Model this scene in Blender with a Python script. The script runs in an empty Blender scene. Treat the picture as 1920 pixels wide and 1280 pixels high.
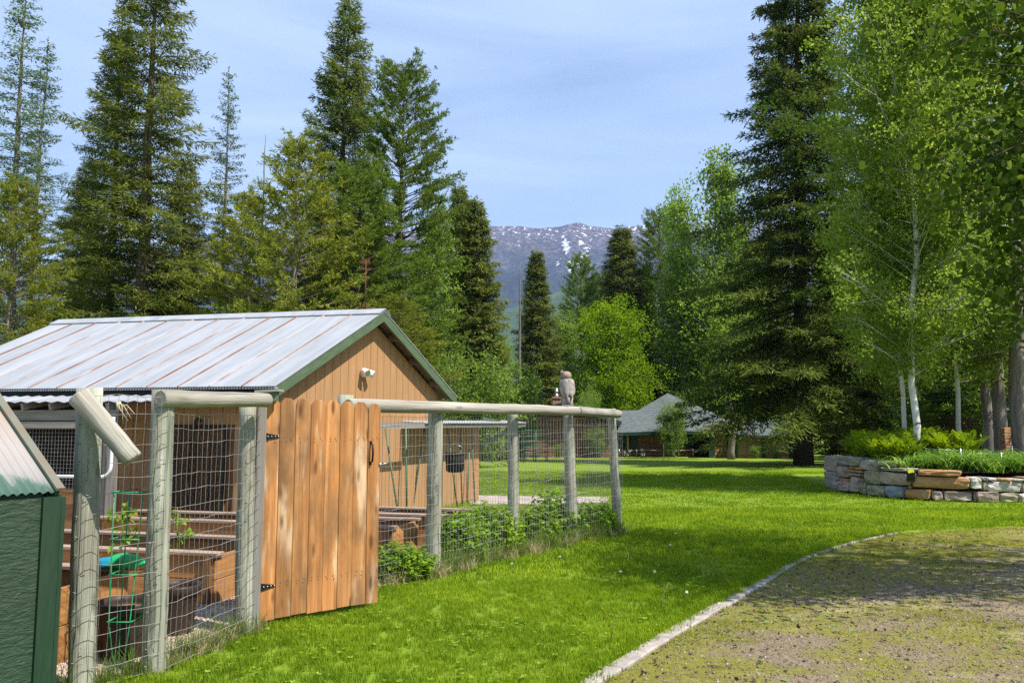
import bpy, bmesh, math, random
import numpy as np
from math import radians, sin, cos, tan, atan, atan2, sqrt, pi
from mathutils import Vector, Matrix

sc = bpy.context.scene
COL = sc.collection

# ------------------------------------------------------------------ camera, sky, sun, exposure
F = 1500.0                       # focal length in photo pixels (1920 wide)
PITCH = atan(150.0 / F)
HC = 1.6
cam_d = bpy.data.cameras.new('camera')
cam_d.sensor_width = 36.0
cam_d.lens = 36.0 * F / 1920.0
cam_d.clip_start = 0.05
cam_d.clip_end = 20000
cam = bpy.data.objects.new('camera', cam_d)
COL.objects.link(cam)
cam.location = (0, 0, HC)
cam.rotation_euler = (pi / 2 + PITCH, 0, 0)
sc.camera = cam

SUN_EL = radians(56)
SUN_DIR = Vector((0.86, -0.51, 0)).normalized()      # horizontal direction towards the sun
to_sun = Vector((SUN_DIR.x * cos(SUN_EL), SUN_DIR.y * cos(SUN_EL), sin(SUN_EL)))
world = bpy.data.worlds.new('World')
sc.world = world
world.use_nodes = True
wn, wl = world.node_tree.nodes, world.node_tree.links
wn.clear()
w_out = wn.new('ShaderNodeOutputWorld')
w_bg = wn.new('ShaderNodeBackground')
w_bg.inputs['Strength'].default_value = 0.103
w_sky = wn.new('ShaderNodeTexSky')
w_sky.sky_type = 'NISHITA'
w_sky.sun_disc = False
w_sky.sun_elevation = SUN_EL
w_sky.sun_rotation = atan2(to_sun.x, to_sun.y)
w_sky.altitude = 900
w_sky.air_density = 1.0
w_sky.dust_density = 0.5
w_sky.ozone_density = 1.0
# thin veil of high cloud over the whole sky
w_tc = wn.new('ShaderNodeTexCoord')
w_mp = wn.new('ShaderNodeMapping')
w_mp.inputs['Scale'].default_value = (0.9, 0.9, 5.5)
w_nz = wn.new('ShaderNodeTexNoise')
w_nz.inputs['Scale'].default_value = 1.7
w_nz.inputs['Detail'].default_value = 6
w_nz.inputs['Roughness'].default_value = 0.5
w_nz.inputs['Distortion'].default_value = 0.6
w_rp = wn.new('ShaderNodeMapRange')
w_rp.inputs['From Min'].default_value = 0.36
w_rp.inputs['From Max'].default_value = 0.72
w_rp.inputs['To Min'].default_value = 0.12
w_rp.inputs['To Max'].default_value = 0.72
w_mx = wn.new('ShaderNodeMix')
w_mx.data_type = 'RGBA'
w_mx.inputs['B'].default_value = (3.5, 4.5, 5.9, 1)
wl.new(w_tc.outputs['Generated'], w_mp.inputs['Vector'])
wl.new(w_mp.outputs['Vector'], w_nz.inputs['Vector'])
wl.new(w_nz.outputs['Fac'], w_rp.inputs['Value'])
wl.new(w_rp.outputs['Result'], w_mx.inputs['Factor'])
wl.new(w_sky.outputs['Color'], w_mx.inputs['A'])
wl.new(w_mx.outputs['Result'], w_bg.inputs['Color'])
wl.new(w_bg.outputs['Background'], w_out.inputs['Surface'])

sun_d = bpy.data.lights.new('sun', 'SUN')
sun_d.energy = 4.4
sun_d.angle = radians(0.55)
sun_d.color = (1.0, 0.95, 0.87)
sun = bpy.data.objects.new('sun', sun_d)
COL.objects.link(sun)
sun.rotation_euler = to_sun.to_track_quat('Z', 'Y').to_euler()
sun.location = (20, -10, 40)

vs = sc.view_settings
sc.display_settings.display_device = 'sRGB'
vs.view_transform = 'Standard'
vs.look = 'None'
vs.exposure = 1.12
vs.gamma = 1.0
vs.use_curve_mapping = False
sc.render.engine = 'CYCLES'
cy = sc.cycles
cy.max_bounces = 6
cy.diffuse_bounces = 3
cy.glossy_bounces = 2
cy.transmission_bounces = 4
cy.transparent_max_bounces = 8
cy.volume_bounces = 0
cy.caustics_reflective = False
cy.caustics_refractive = False
cy.sample_clamp_indirect = 4.0
cy.use_adaptive_sampling = False
cy.adaptive_threshold = 0.012
cy.use_denoising = False
try:
    cy.denoiser = 'OPENIMAGEDENOISE'
    cy.denoising_prefilter = 'ACCURATE'
except Exception:
    pass

# ------------------------------------------------------------------ where photo pixels stand in the place
cP, sP = cos(PITCH), sin(PITCH)

def ray(px, py):
    a = (px - 960.0) / F
    b = (640.0 - py) / F
    return Vector((a, cP - b * sP, sP + b * cP))

def gz(x, y):
    """height of the ground: level by the garden, falling gently towards the house"""
    if y < 15:
        return 0.0
    d = min(y, 140.0) - 15
    return -0.02 * (d - 2.0 * (1 - math.exp(-d / 2.0)))

def at(px, py, Y):
    r = ray(px, py)
    t = Y / r.y
    return Vector((r.x * t, Y, HC + r.z * t))

def ground(px, py, dz=0.0):
    r = ray(px, py)
    t = 5.0
    for _ in range(60):
        p = Vector((r.x * t, r.y * t, HC + r.z * t))
        z = gz(p.x, p.y) + dz
        t = (z - HC) / r.z * 0.6 + t * 0.4
    return Vector((r.x * t, r.y * t, HC + r.z * t))

def plan(px, Y):
    """x on a line of sight of column px at distance Y (near the horizon)"""
    return (px - 960.0) / F * Y * 0.996

# ------------------------------------------------------------------ mesh helpers
rnd = random.Random(7)

class MB:
    """collects shapes into one mesh; keeps a 'loc' attribute (metres along / across each piece) for grain"""
    def __init__(self):
        self.v, self.f, self.l, self.sm = [], [], [], []

    def add(self, verts, faces, loc=None, smooth=False):
        o = len(self.v)
        self.v += [tuple(v) for v in verts]
        if loc is None:
            loc = verts
        r = Vector((rnd.uniform(0, 30), rnd.uniform(0, 30), rnd.uniform(0, 30)))
        self.l += [(p[0] + r.x, p[1] + r.y, p[2] + r.z) for p in loc]
        for f in faces:
            self.f.append(tuple(i + o for i in f))
            self.sm.append(smooth)
        return self

    def obox(self, c, ax, ay, az, bev=0.0):
        """box with centre c and half-extent vectors; grain along ax"""
        c, ax, ay, az = Vector(c), Vector(ax), Vector(ay), Vector(az)
        la, lb, lc = ax.length, ay.length, az.length
        b = min(bev, la * .45, lb * .45, lc * .45)
        if b <= 0:
            vs_, ls = [], []
            for i in (-1, 1):
                for j in (-1, 1):
                    for k in (-1, 1):
                        vs_.append(c + ax * i + ay * j + az * k)
                        ls.append((la * i, lb * j, lc * k))
            fs = [(0, 1, 3, 2), (4, 6, 7, 5), (0, 4, 5, 1), (2, 3, 7, 6), (0, 2, 6, 4), (1, 5, 7, 3)]
        else:
            vs_, ls, idx = [], [], {}
            for i in (-1, 1):
                for j in (-1, 1):
                    for k in (-1, 1):
                        for m in range(3):
                            s = [1 - b / la, 1 - b / lb, 1 - b / lc]
                            s[m] = 1
                            idx[(i, j, k, m)] = len(vs_)
                            vs_.append(c + ax * i * s[0] + ay * j * s[1] + az * k * s[2])
                            ls.append((la * i * s[0], lb * j * s[1], lc * k * s[2]))
            fs = []
            for m in range(3):
                for s in (-1, 1):
                    q = []
                    for (u, w) in ((-1, -1), (1, -1), (1, 1), (-1, 1)):
                        t = [0, 0, 0]
                        t[m] = s; t[(m + 1) % 3] = u; t[(m + 2) % 3] = w
                        q.append(idx[(t[0], t[1], t[2], m)])
                    fs.append(tuple(q if s > 0 else q[::-1]))
            for m in range(3):
                n1, n2 = (m + 1) % 3, (m + 2) % 3
                for u in (-1, 1):
                    for w in (-1, 1):
                        q = []
                        for (s, n) in ((-1, n1), (1, n1), (1, n2), (-1, n2)):
                            t = [0, 0, 0]
                            t[m] = s; t[n1] = u; t[n2] = w
                            q.append(idx[(t[0], t[1], t[2], n)])
                        fs.append(tuple(q if u * w < 0 else q[::-1]))
            for i in (-1, 1):
                for j in (-1, 1):
                    for k in (-1, 1):
                        q = [idx[(i, j, k, m)] for m in range(3)]
                        fs.append(tuple(q if i * j * k > 0 else q[::-1]))
        return self.add(vs_, fs, ls)

    def box(self, x0, x1, y0, y1, z0, z1, bev=0.0, grain='x'):
        c = Vector(((x0 + x1) / 2, (y0 + y1) / 2, (z0 + z1) / 2))
        a, b, d = Vector((abs(x1 - x0) / 2, 0, 0)), Vector((0, abs(y1 - y0) / 2, 0)), Vector((0, 0, abs(z1 - z0) / 2))
        if grain == 'z':
            return self.obox(c, d, a, b, bev)
        if grain == 'y':
            return self.obox(c, b, d, a, bev)
        return self.obox(c, a, b, d, bev)

    def beam(self, p, q, w, h, up=(0, 0, 1), bev=0.0):
        """bar of section w (sideways) x h (along up) from p to q"""
        p, q = Vector(p), Vector(q)
        d = (q - p)
        u = Vector(up)
        s = d.cross(u).normalized()
        u = s.cross(d).normalized()
        return self.obox((p + q) / 2, d / 2, s * w / 2, u * h / 2, bev)

    def prism(self, poly, ext, grain=(0, 0, 1)):
        """polygon (list of 3-D points) pushed along ext"""
        poly = [Vector(p) for p in poly]
        ext = Vector(ext)
        g = Vector(grain).normalized()
        e = ext.normalized()
        s = g.cross(e).normalized()
        n = len(poly)
        nrm = Vector((0, 0, 0))
        for i in range(n):
            nrm += poly[i].cross(poly[(i + 1) % n])
        if nrm.dot(ext) > 0:
            poly = poly[::-1]
        vs_ = poly + [p + ext for p in poly]
        fs = [tuple(range(n)), tuple(range(2 * n - 1, n - 1, -1))]
        for i in range(n):
            j = (i + 1) % n
            fs.append((i, i + n, j + n, j))
        return self.add(vs_, fs, [(p.dot(g), p.dot(s), p.dot(e)) for p in vs_])

    def tube(self, pts, rad, seg=8, cap=True, smooth=True, jit=0.0):
        pts = [Vector(p) for p in pts]
        n = len(pts)
        if not hasattr(rad, '__len__'):
            rad = [rad] * n
        vs_, ls, fs = [], [], []
        t0 = (pts[1] - pts[0]).normalized()
        ref = Vector((0, 0, 1)) if abs(t0.z) < 0.9 else Vector((1, 0, 0))
        s = t0.cross(ref).normalized()
        L = 0.0
        for i in range(n):
            if i == 0:
                t = t0
            elif i == n - 1:
                t = (pts[i] - pts[i - 1]).normalized()
            else:
                t = (pts[i + 1] - pts[i - 1]).normalized()
            s = (s - t * s.dot(t)).normalized()
            u = t.cross(s)
            if i:
                L += (pts[i] - pts[i - 1]).length
            for k in range(seg):
                a = 2 * pi * k / seg
                r = rad[i] * (1 + (rnd.uniform(-jit, jit) if jit else 0))
                vs_.append(pts[i] + s * cos(a) * r + u * sin(a) * r)
                ls.append((L, cos(a) * rad[i], sin(a) * rad[i]))
        for i in range(n - 1):
            for k in range(seg):
                k2 = (k + 1) % seg
                fs.append((i * seg + k, i * seg + k2, (i + 1) * seg + k2, (i + 1) * seg + k))
        self.add(vs_, fs, ls, smooth)
        if cap:
            o = len(self.v) - n * seg
            self.f.append(tuple(o + k for k in range(seg))[::-1]); self.sm.append(False)
            self.f.append(tuple(o + (n - 1) * seg + k for k in range(seg))); self.sm.append(False)
        return self

    def lathe(self, c, prof, seg=16, sx=1.0, sy=1.0, smooth=True, cap=True):
        """prof = [(radius, z)...] from the bottom up"""
        c = Vector(c)
        vs_, fs = [], []
        for (r, z) in prof:
            for k in range(seg):
                a = 2 * pi * k / seg
                vs_.append(c + Vector((cos(a) * r * sx, sin(a) * r * sy, z)))
        for i in range(len(prof) - 1):
            for k in range(seg):
                k2 = (k + 1) % seg
                fs.append((i * seg + k, i * seg + k2, (i + 1) * seg + k2, (i + 1) * seg + k))
        self.add(vs_, fs, None, smooth)
        if cap:
            o = len(self.v) - len(prof) * seg
            self.f.append(tuple(o + k for k in range(seg))[::-1]); self.sm.append(False)
            o2 = o + (len(prof) - 1) * seg
            self.f.append(tuple(o2 + k for k in range(seg))); self.sm.append(False)
        return self

    def quad(self, a, b, c, d):
        return self.add([a, b, c, d], [(0, 1, 2, 3)])

    def mesh(self, name):
        me = bpy.data.meshes.new(name)
        me.from_pydata(self.v, [], self.f)
        at_ = me.attributes.new('loc', 'FLOAT_VECTOR', 'POINT')
        at_.data.foreach_set('vector', np.array(self.l, dtype=np.float32).ravel())
        me.polygons.foreach_set('use_smooth', self.sm)
        me.update()
        return me

    def build(self, name, mat_, parent=None, origin=None):
        """link as ONE mesh object; vertices are kept in world space, origin moved to 'origin'"""
        me = self.mesh(name)
        me.materials.append(mat_)
        return link(name, me, parent, origin)

def link(name, me, parent=None, origin=None):
    o = bpy.data.objects.new(name, me)
    COL.objects.link(o)
    if parent is not None:
        o.parent = parent
        m = Matrix.Translation(parent.location) @ parent.rotation_euler.to_matrix().to_4x4() if parent.parent is None else None
        if m is not None and not parent.get('local_parts'):
            me.transform(m.inverted())
        elif m is None and parent.parent is not None and not parent.parent.get('local_parts'):
            g = parent.parent
            m = Matrix.Translation(g.location) @ g.rotation_euler.to_matrix().to_4x4()
            me.transform(m.inverted())
    elif origin is not None:
        me.transform(Matrix.Translation(-Vector(origin)))
        o.location = origin
    return o

def tag(o, label=None, cat=None, group=None, kind=None):
    if label: o['label'] = label
    if cat: o['category'] = cat
    if group: o['group'] = group
    if kind: o['kind'] = kind
    return o

def thing(name, loc, label, cat, group=None, local=False, rz=0.0):
    o = bpy.data.objects.new(name, None)
    COL.objects.link(o)
    o.empty_display_size = 0.2
    o.location = loc
    o.rotation_euler = (0, 0, rz)
    if local:
        o['local_parts'] = 1
    return tag(o, label, cat, group)

def dup(root, loc, rz=0.0, scale=1.0, label=None, group=None):
    r = root.copy(); COL.objects.link(r)
    r.location = loc; r.rotation_euler = (0, 0, rz)
    r.scale = (scale,) * 3 if not hasattr(scale, '__len__') else scale
    if label: r['label'] = label
    if group: r['group'] = group
    for ch in list(root.children):
        c = ch.copy(); COL.objects.link(c); c.parent = r
        for g in list(ch.children):
            d = g.copy(); COL.objects.link(d); d.parent = c
    return r

# ------------------------------------------------------------------ materials
def new_mat(name):
    m = bpy.data.materials.new(name)
    m.use_nodes = True
    nt = m.node_tree
    b = nt.nodes['Principled BSDF']
    b.inputs['Specular IOR Level'].default_value = 0.3
    return m, nt, b

def N(nt, t, **kw):
    n = nt.nodes.new(t)
    for k, v in kw.items():
        if k in n.inputs:
            n.inputs[k].default_value = v
        else:
            setattr(n, k, v)
    return n

def ramp(nt, src, stops):
    r = nt.nodes.new('ShaderNodeValToRGB')
    e = r.color_ramp.elements
    while len(e) < len(stops):
        e.new(0.5)
    for i, (p, c) in enumerate(stops):
        e[i].position = p
        e[i].color = (c[0], c[1], c[2], 1)
    nt.links.new(src, r.inputs['Fac'])
    return r.outputs['Color']

def mixc(nt, fac, a, b, blend='MIX'):
    m = nt.nodes.new('ShaderNodeMix')
    m.data_type = 'RGBA'
    m.blend_type = blend
    for k, v in (('Factor', fac), ('A', a), ('B', b)):
        if isinstance(v, (int, float)):
            m.inputs[k].default_value = v
        elif isinstance(v, tuple):
            m.inputs[k].default_value = (v[0], v[1], v[2], 1)
        else:
            nt.links.new(v, m.inputs[k])
    return m.outputs['Result']

def mr(nt, src, a, b, c=0.0, d=1.0):
    n = nt.nodes.new('ShaderNodeMapRange')
    n.inputs['From Min'].default_value = a
    n.inputs['From Max'].default_value = b
    n.inputs['To Min'].default_value = c
    n.inputs['To Max'].default_value = d
    nt.links.new(src, n.inputs['Value'])
    return n.outputs['Result']

def coords(nt, kind='Object', scale=(1, 1, 1)):
    if kind == 'loc':
        a = nt.nodes.new('ShaderNodeAttribute'); a.attribute_name = 'loc'
        src = a.outputs['Vector']
    elif kind == 'world':
        src = nt.nodes.new('ShaderNodeNewGeometry').outputs['Position']
    else:
        src = nt.nodes.new('ShaderNodeTexCoord').outputs[kind]
    m = nt.nodes.new('ShaderNodeMapping')
    m.inputs['Scale'].default_value = scale
    nt.links.new(src, m.inputs['Vector'])
    return m.outputs['Vector']

def noise(nt, vec, scale, detail=4, rough=0.55, dist=0.0):
    n = N(nt, 'ShaderNodeTexNoise', Scale=scale, Detail=detail, Roughness=rough, Distortion=dist)
    nt.links.new(vec, n.inputs['Vector'])
    return n.outputs['Fac']

def bump(nt, b, h, strength=0.3, dist=0.02):
    n = N(nt, 'ShaderNodeBump', Strength=strength, Distance=dist)
    nt.links.new(h, n.inputs['Height'])
    nt.links.new(n.outputs['Normal'], b.inputs['Normal'])

def obj_random(nt, src, lo=0.8, hi=1.15):
    """value change from piece to piece"""
    oi = nt.nodes.new('ShaderNodeObjectInfo')
    v = mr(nt, oi.outputs['Random'], 0, 1, lo, hi)
    h = N(nt, 'ShaderNodeHueSaturation')
    nt.links.new(v, h.inputs['Value'])
    nt.links.new(src, h.inputs['Color'])
    return h.outputs['Color']

def simple(name, col, rough=0.6, metal=0.0, var=0.25, scale=6.0, bmp=0.15, kind='Object', col2=None, vscale=(1, 1, 1), bdist=0.01):
    m, nt, b = new_mat(name)
    v = coords(nt, kind, vscale)
    n = noise(nt, v, scale, 5, 0.6)
    c2 = col2 if col2 else tuple(c * (1 - var) for c in col)
    c = ramp(nt, n, [(0.3, c2), (0.7, tuple(min(1, x * (1 + var * 0.5)) for x in col))])
    nt.links.new(c, b.inputs['Base Color'])
    b.inputs['Roughness'].default_value = rough
    b.inputs['Metallic'].default_value = metal
    if bmp:
        bump(nt, b, noise(nt, v, scale * 6, 4, 0.6), bmp, bdist)
    return m

def wood(name, dark, mid, light, along=0.9, across=22, rough=0.75, knots=0.0, cracks=0.0, grey=None, obj=(0.85, 1.12), bmp=0.25, patch=None):
    """grain runs along loc.x"""
    m, nt, b = new_mat(name)
    v = coords(nt, 'loc', (along, across, across))
    n1 = noise(nt, v, 1.0, 6, 0.6, 0.7)
    v2 = coords(nt, 'loc', (along * 3, across * 6, across * 6))
    n2 = noise(nt, v2, 1.0, 3, 0.6, 0.1)
    c = ramp(nt, n1, [(0.28, dark), (0.5, mid), (0.72, light)])
    c = mixc(nt, mr(nt, n2, 0.35, 0.75, 0.0, 0.55), c, dark)
    if patch:
        v3 = coords(nt, 'loc', (1.3, 9, 9))
        n3 = noise(nt, v3, 1.0, 3, 0.5, 0.4)
        c = mixc(nt, mr(nt, n3, 0.56, 0.74, 0, 0.8), c, patch)
    if grey:
        v4 = coords(nt, 'loc', (1.7, 4, 4))
        n4 = noise(nt, v4, 1.0, 4, 0.6)
        c = mixc(nt, mr(nt, n4, 0.45, 0.65, 0, 0.75), c, grey)
    if cracks:
        n6 = noise(nt, coords(nt, 'loc', (along * 1.1, across * 2.4, across * 2.4)), 1.0, 3, 0.5, 0.3)
        c = mixc(nt, mr(nt, n6, 0.60, 0.68, 0, cracks), c, tuple(x * 0.4 for x in dark))
    if knots:
        v5 = coords(nt, 'loc', (2.6, 9.0, 9.0))
        vo = N(nt, 'ShaderNodeTexVoronoi', Scale=1.0)
        nt.links.new(v5, vo.inputs['Vector'])
        c = mixc(nt, mr(nt, vo.outputs['Distance'], 0.10, 0.22, knots, 0.0), c, tuple(x * 0.4 for x in dark))
    c = obj_random(nt, c, *obj)
    nt.links.new(c, b.inputs['Base Color'])
    b.inputs['Roughness'].default_value = rough
    bump(nt, b, n2, bmp, 0.01)
    return m

def leaf_mat(name, c1, c2, c3=None, trans=0.35, rough=0.55, hue=0.0, spec=0.2, kind='Object', k=1.0):
    """foliage: colour differs from leaf to leaf and from bough to bough"""
    m, nt, b = new_mat(name)
    nt.nodes.remove(b)
    g = nt.nodes.new('ShaderNodeNewGeometry')
    r = g.outputs['Random Per Island']
    c1, c2, c3 = [tuple(min(.9, x * k) for x in q) for q in (c1, c2, c3 or c2)]
    c = ramp(nt, r, [(0.0, c1), (0.6, c2), (1.0, c3)])
    v = coords(nt, kind, (1, 1, 1))
    n = noise(nt, v, 0.9, 4, 0.6)
    h = N(nt, 'ShaderNodeHueSaturation')
    nt.links.new(mr(nt, n, 0.3, 0.7, 0.72, 1.3), h.inputs['Value'])
    nt.links.new(mr(nt, n, 0.3, 0.7, 0.515, 0.485), h.inputs['Hue'])
    nt.links.new(c, h.inputs['Color'])
    oi = nt.nodes.new('ShaderNodeObjectInfo')
    h2 = N(nt, 'ShaderNodeHueSaturation')
    nt.links.new(mr(nt, oi.outputs['Random'], 0, 1, 0.85, 1.15), h2.inputs['Value'])
    nt.links.new(h.outputs['Color'], h2.inputs['Color'])
    d = N(nt, 'ShaderNodeBsdfDiffuse')
    t = N(nt, 'ShaderNodeBsdfTranslucent')
    gl = N(nt, 'ShaderNodeBsdfGlossy', Roughness=rough)
    gl.inputs['Color'].default_value = (0.9, 0.95, 1, 1)
    nt.links.new(h2.outputs['Color'], d.inputs['Color'])
    h3 = N(nt, 'ShaderNodeHueSaturation', Saturation=1.05, Value=1.5, Hue=0.493)
    nt.links.new(h2.outputs['Color'], h3.inputs['Color'])
    nt.links.new(h3.outputs['Color'], t.inputs['Color'])
    m1 = N(nt, 'ShaderNodeMixShader', Fac=trans)
    nt.links.new(d.outputs[0], m1.inputs[1]); nt.links.new(t.outputs[0], m1.inputs[2])
    m2 = N(nt, 'ShaderNodeMixShader', Fac=spec * 0.0)
    nt.links.new(m1.outputs[0], m2.inputs[1]); nt.links.new(gl.outputs[0], m2.inputs[2])
    nt.links.new(m2.outputs[0], nt.nodes['Material Output'].inputs['Surface'])
    return m

M = {}
# ------------------------------------------------------------------ materials used by the things
def build_materials():
    M['tan_siding'] = simple('tan_siding', (0.385, 0.212, 0.095), 0.7, var=0.16, scale=1.1, bmp=0.25, kind='loc', vscale=(1, 8, 8))
    M['tan_dark'] = simple('tan_groove', (0.20, 0.10, 0.04), 0.8)
    M['green_trim'] = simple('green_trim_paint', (0.092, 0.130, 0.072), 0.6, var=0.3, scale=3, bmp=0.2, kind='loc', vscale=(1, 9, 9), col2=(0.060, 0.092, 0.052))
    M['white_paint'] = simple('white_enamel', (0.8, 0.8, 0.78), 0.35, var=0.05, bmp=0.0)
    M['black_iron'] = simple('black_iron', (0.018, 0.017, 0.018), 0.5, 0.4, bmp=0.15, scale=20)
    M['steel'] = simple('zinc_steel', (0.5, 0.5, 0.5), 0.35, 0.9, bmp=0.05, scale=20)
    M['wire'] = simple('fence_wire', (0.36, 0.33, 0.31), 0.5, 0.55, var=0.4, scale=12, bmp=0)
    M['black_plastic'] = simple('black_plastic', (0.022, 0.021, 0.022), 0.45, bmp=0.1, scale=20)
    M['brown_plastic'] = simple('brown_pot_plastic', (0.045, 0.028, 0.021), 0.5, var=0.3, bmp=0.1, scale=5)
    M['pvc'] = simple('white_pvc', (0.75, 0.76, 0.78), 0.35, var=0.06, bmp=0)
    M['dark'] = simple('dark_interior', (0.012, 0.010, 0.009), 0.9, bmp=0)  # near-black, puts the shade of pen and porch recess into the colour
    M['soil'] = simple('dark_soil', (0.045, 0.032, 0.022), 0.95, var=0.5, scale=14, bmp=0.9)
    M['soffit'] = wood('soffit_wood', (0.10, 0.065, 0.04), (0.17, 0.11, 0.065), (0.22, 0.15, 0.09))
    M['bed_wood'] = wood('raised_bed_wood', (0.22, 0.10, 0.035), (0.38, 0.175, 0.055), (0.48, 0.25, 0.09), along=1.2, across=14, obj=(0.9, 1.1))
    M['bed_cap'] = wood('bed_cap_wood', (0.20, 0.135, 0.10), (0.33, 0.235, 0.175), (0.45, 0.34, 0.27), along=1.2, across=18)
    M['cedar'] = wood('cedar_board', (0.25, 0.094, 0.026), (0.48, 0.207, 0.064), (0.60, 0.31, 0.12), along=0.8, across=13,
                      knots=0.85, cracks=0.35, obj=(0.78, 1.16), bmp=0.4, patch=(0.78, 0.62, 0.42), grey=(0.17, 0.09, 0.04))
    M['post'] = wood('treated_post_wood', (0.165, 0.163, 0.12), (0.35, 0.35, 0.275), (0.52, 0.50, 0.42), along=1.0, across=11,
                     knots=0.6, cracks=0.7, patch=(0.26, 0.32, 0.22), grey=(0.25, 0.225, 0.165), obj=(0.92, 1.06), bmp=0.9)
    M['rail'] = wood('grey_rail_wood', (0.20, 0.175, 0.14), (0.34, 0.31, 0.26), (0.45, 0.42, 0.37), along=0.8, across=16,
                     knots=0.5, cracks=0.6, patch=(0.25, 0.265, 0.18), obj=(0.95, 1.05), bmp=0.5)
    M['grey_board'] = wood('grey_board_wood', (0.13, 0.115, 0.10), (0.23, 0.205, 0.18), (0.33, 0.30, 0.27))
    M['door_wood'] = wood('old_door_wood', (0.12, 0.06, 0.025), (0.22, 0.115, 0.045), (0.30, 0.17, 0.075))
    M['log'] = wood('brown_log_wood', (0.13, 0.060, 0.030), (0.23, 0.110, 0.060), (0.30, 0.155, 0.09), along=0.8, across=6, obj=(0.8, 1.2))
    M['log_dark'] = wood('dark_log_wood', (0.07, 0.032, 0.018), (0.115, 0.055, 0.03), (0.16, 0.08, 0.05), along=0.8, across=6, obj=(0.8, 1.2))
    M['green_house'] = simple('green_house_trim', (0.013, 0.048, 0.034), 0.5, bmp=0.1)
    M['screen'] = simple('porch_screen', (0.33, 0.25, 0.21), 0.8, var=0.2, scale=3, bmp=0.3)
    M['porch_base'] = simple('porch_base_wood', (0.33, 0.17, 0.08), 0.8, var=0.3)
    M['brick'] = simple('red_brick', (0.42, 0.22, 0.155), 0.85, var=0.3, scale=9)
    M['green_tube'] = simple('green_tube_paint', (0.018, 0.14, 0.055), 0.4, bmp=0)
    M['cage_green'] = simple('green_wire_paint', (0.02, 0.33, 0.12), 0.4, bmp=0)
    M['stake_green'] = simple('stake_green_paint', (0.09, 0.17, 0.10), 0.5, var=0.3, bmp=0)
    M['owl'] = simple('owl_stone', (0.37, 0.325, 0.295), 0.8, var=0.5, scale=14, bmp=0.6)
    M['owl_head'] = simple('owl_head_stone', (0.31, 0.225, 0.185), 0.8, var=0.3, scale=14, bmp=0.5)
    M['concrete'] = simple('edging_concrete', (0.35, 0.305, 0.265), 0.9, var=0.35, scale=9, bmp=0.6, kind='loc')
    M['yellow'] = simple('yellow_tag', (0.62, 0.72, 0.03), 0.5, bmp=0)
    M['rust'] = simple('rusty_iron', (0.17, 0.06, 0.03), 0.8, var=0.4, scale=20)
    M['net'] = simple('twine', (0.50, 0.42, 0.28), 0.8, bmp=0)

    # galvanised roofing: pale zinc with faint spangle and drips
    m, nt, b = new_mat('galvanised_roofing')
    v = coords(nt, 'loc', (1, 1, 1))
    n1 = noise(nt, coords(nt, 'loc', (0.5, 3, 3)), 1.6, 5, 0.6)
    vo = N(nt, 'ShaderNodeTexVoronoi', Scale=26.0)
    nt.links.new(v, vo.inputs['Vector'])
    c = ramp(nt, n1, [(0.25, (0.235, 0.245, 0.265)), (0.55, (0.325, 0.335, 0.355)), (0.8, (0.40, 0.405, 0.42))])
    c = mixc(nt, mr(nt, vo.outputs['Color'], 0, 1, 0, 0.12), c, (0.42, 0.43, 0.47))
    n3 = noise(nt, coords(nt, 'loc', (9, 9, 9)), 1.0, 2, 0.5)
    c = mixc(nt, mr(nt, n3, 0.70, 0.74, 0, 0.5), c, (0.25, 0.20, 0.19))
    nt.links.new(c, b.inputs['Base Color'])
    b.inputs['Metallic'].default_value = 0.12
    b.inputs['Roughness'].default_value = 0.6
    bump(nt, b, n1, 0.12, 0.02)
    M['roofing'] = m

    # seams: rust that comes and goes along the seam
    m, nt, b = new_mat('rusty_seam')
    n1 = noise(nt, coords(nt, 'loc', (1.4, 12, 12)), 1.3, 5, 0.65)
    oi = N(nt, 'ShaderNodeObjectInfo')
    ad = N(nt, 'ShaderNodeMath', operation='ADD')
    nt.links.new(n1, ad.inputs[0])
    nt.links.new(mr(nt, oi.outputs['Random'], 0, 1, -0.20, 0.22), ad.inputs[1])
    c = ramp(nt, ad.outputs[0], [(0.30, (0.42, 0.40, 0.42)), (0.42, (0.34, 0.25, 0.21)), (0.60, (0.23, 0.10, 0.06)), (0.8, (0.17, 0.065, 0.04))])
    nt.links.new(c, b.inputs['Base Color'])
    b.inputs['Roughness'].default_value = 0.8
    M['seam'] = m

    # small corrugated coop roof: green paint worn to zinc and rust towards the ridge
    m, nt, b = new_mat('worn_green_corrugated')
    v = coords(nt, 'loc', (1, 1, 1))
    sx = N(nt, 'ShaderNodeSeparateXYZ')
    at_ = nt.nodes.new('ShaderNodeAttribute'); at_.attribute_name = 'worn'
    n1 = noise(nt, coords(nt, 'loc', (2, 6, 6)), 1.5, 5, 0.6)
    ad = N(nt, 'ShaderNodeMath', operation='ADD')
    nt.links.new(at_.outputs['Fac'], ad.inputs[0])
    nt.links.new(mr(nt, n1, 0.3, 0.7, -0.16, 0.16), ad.inputs[1])
    c = ramp(nt, ad.outputs[0], [(0.28, (0.085, 0.155, 0.115)), (0.36, (0.30, 0.29, 0.26)), (0.46, (0.33, 0.30, 0.28)), (0.66, (0.31, 0.275, 0.25)), (0.9, (0.33, 0.24, 0.17))])
    nt.links.new(c, b.inputs['Base Color'])
    b.inputs['Roughness'].default_value = 0.6
    M['coop_roof'] = m

    # rough green siding of the coop
    m, nt, b = new_mat('rough_green_siding')
    v = coords(nt, 'Object', (1, 1, 1))
    n0 = noise(nt, v, 2.5, 3, 0.5)
    n1 = noise(nt, coords(nt, 'Object', (14, 14, 46)), 1.0, 5, 0.65, 0.6)
    c = ramp(nt, n0, [(0.3, (0.017, 0.040, 0.021)), (0.7, (0.023, 0.052, 0.028))])
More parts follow.
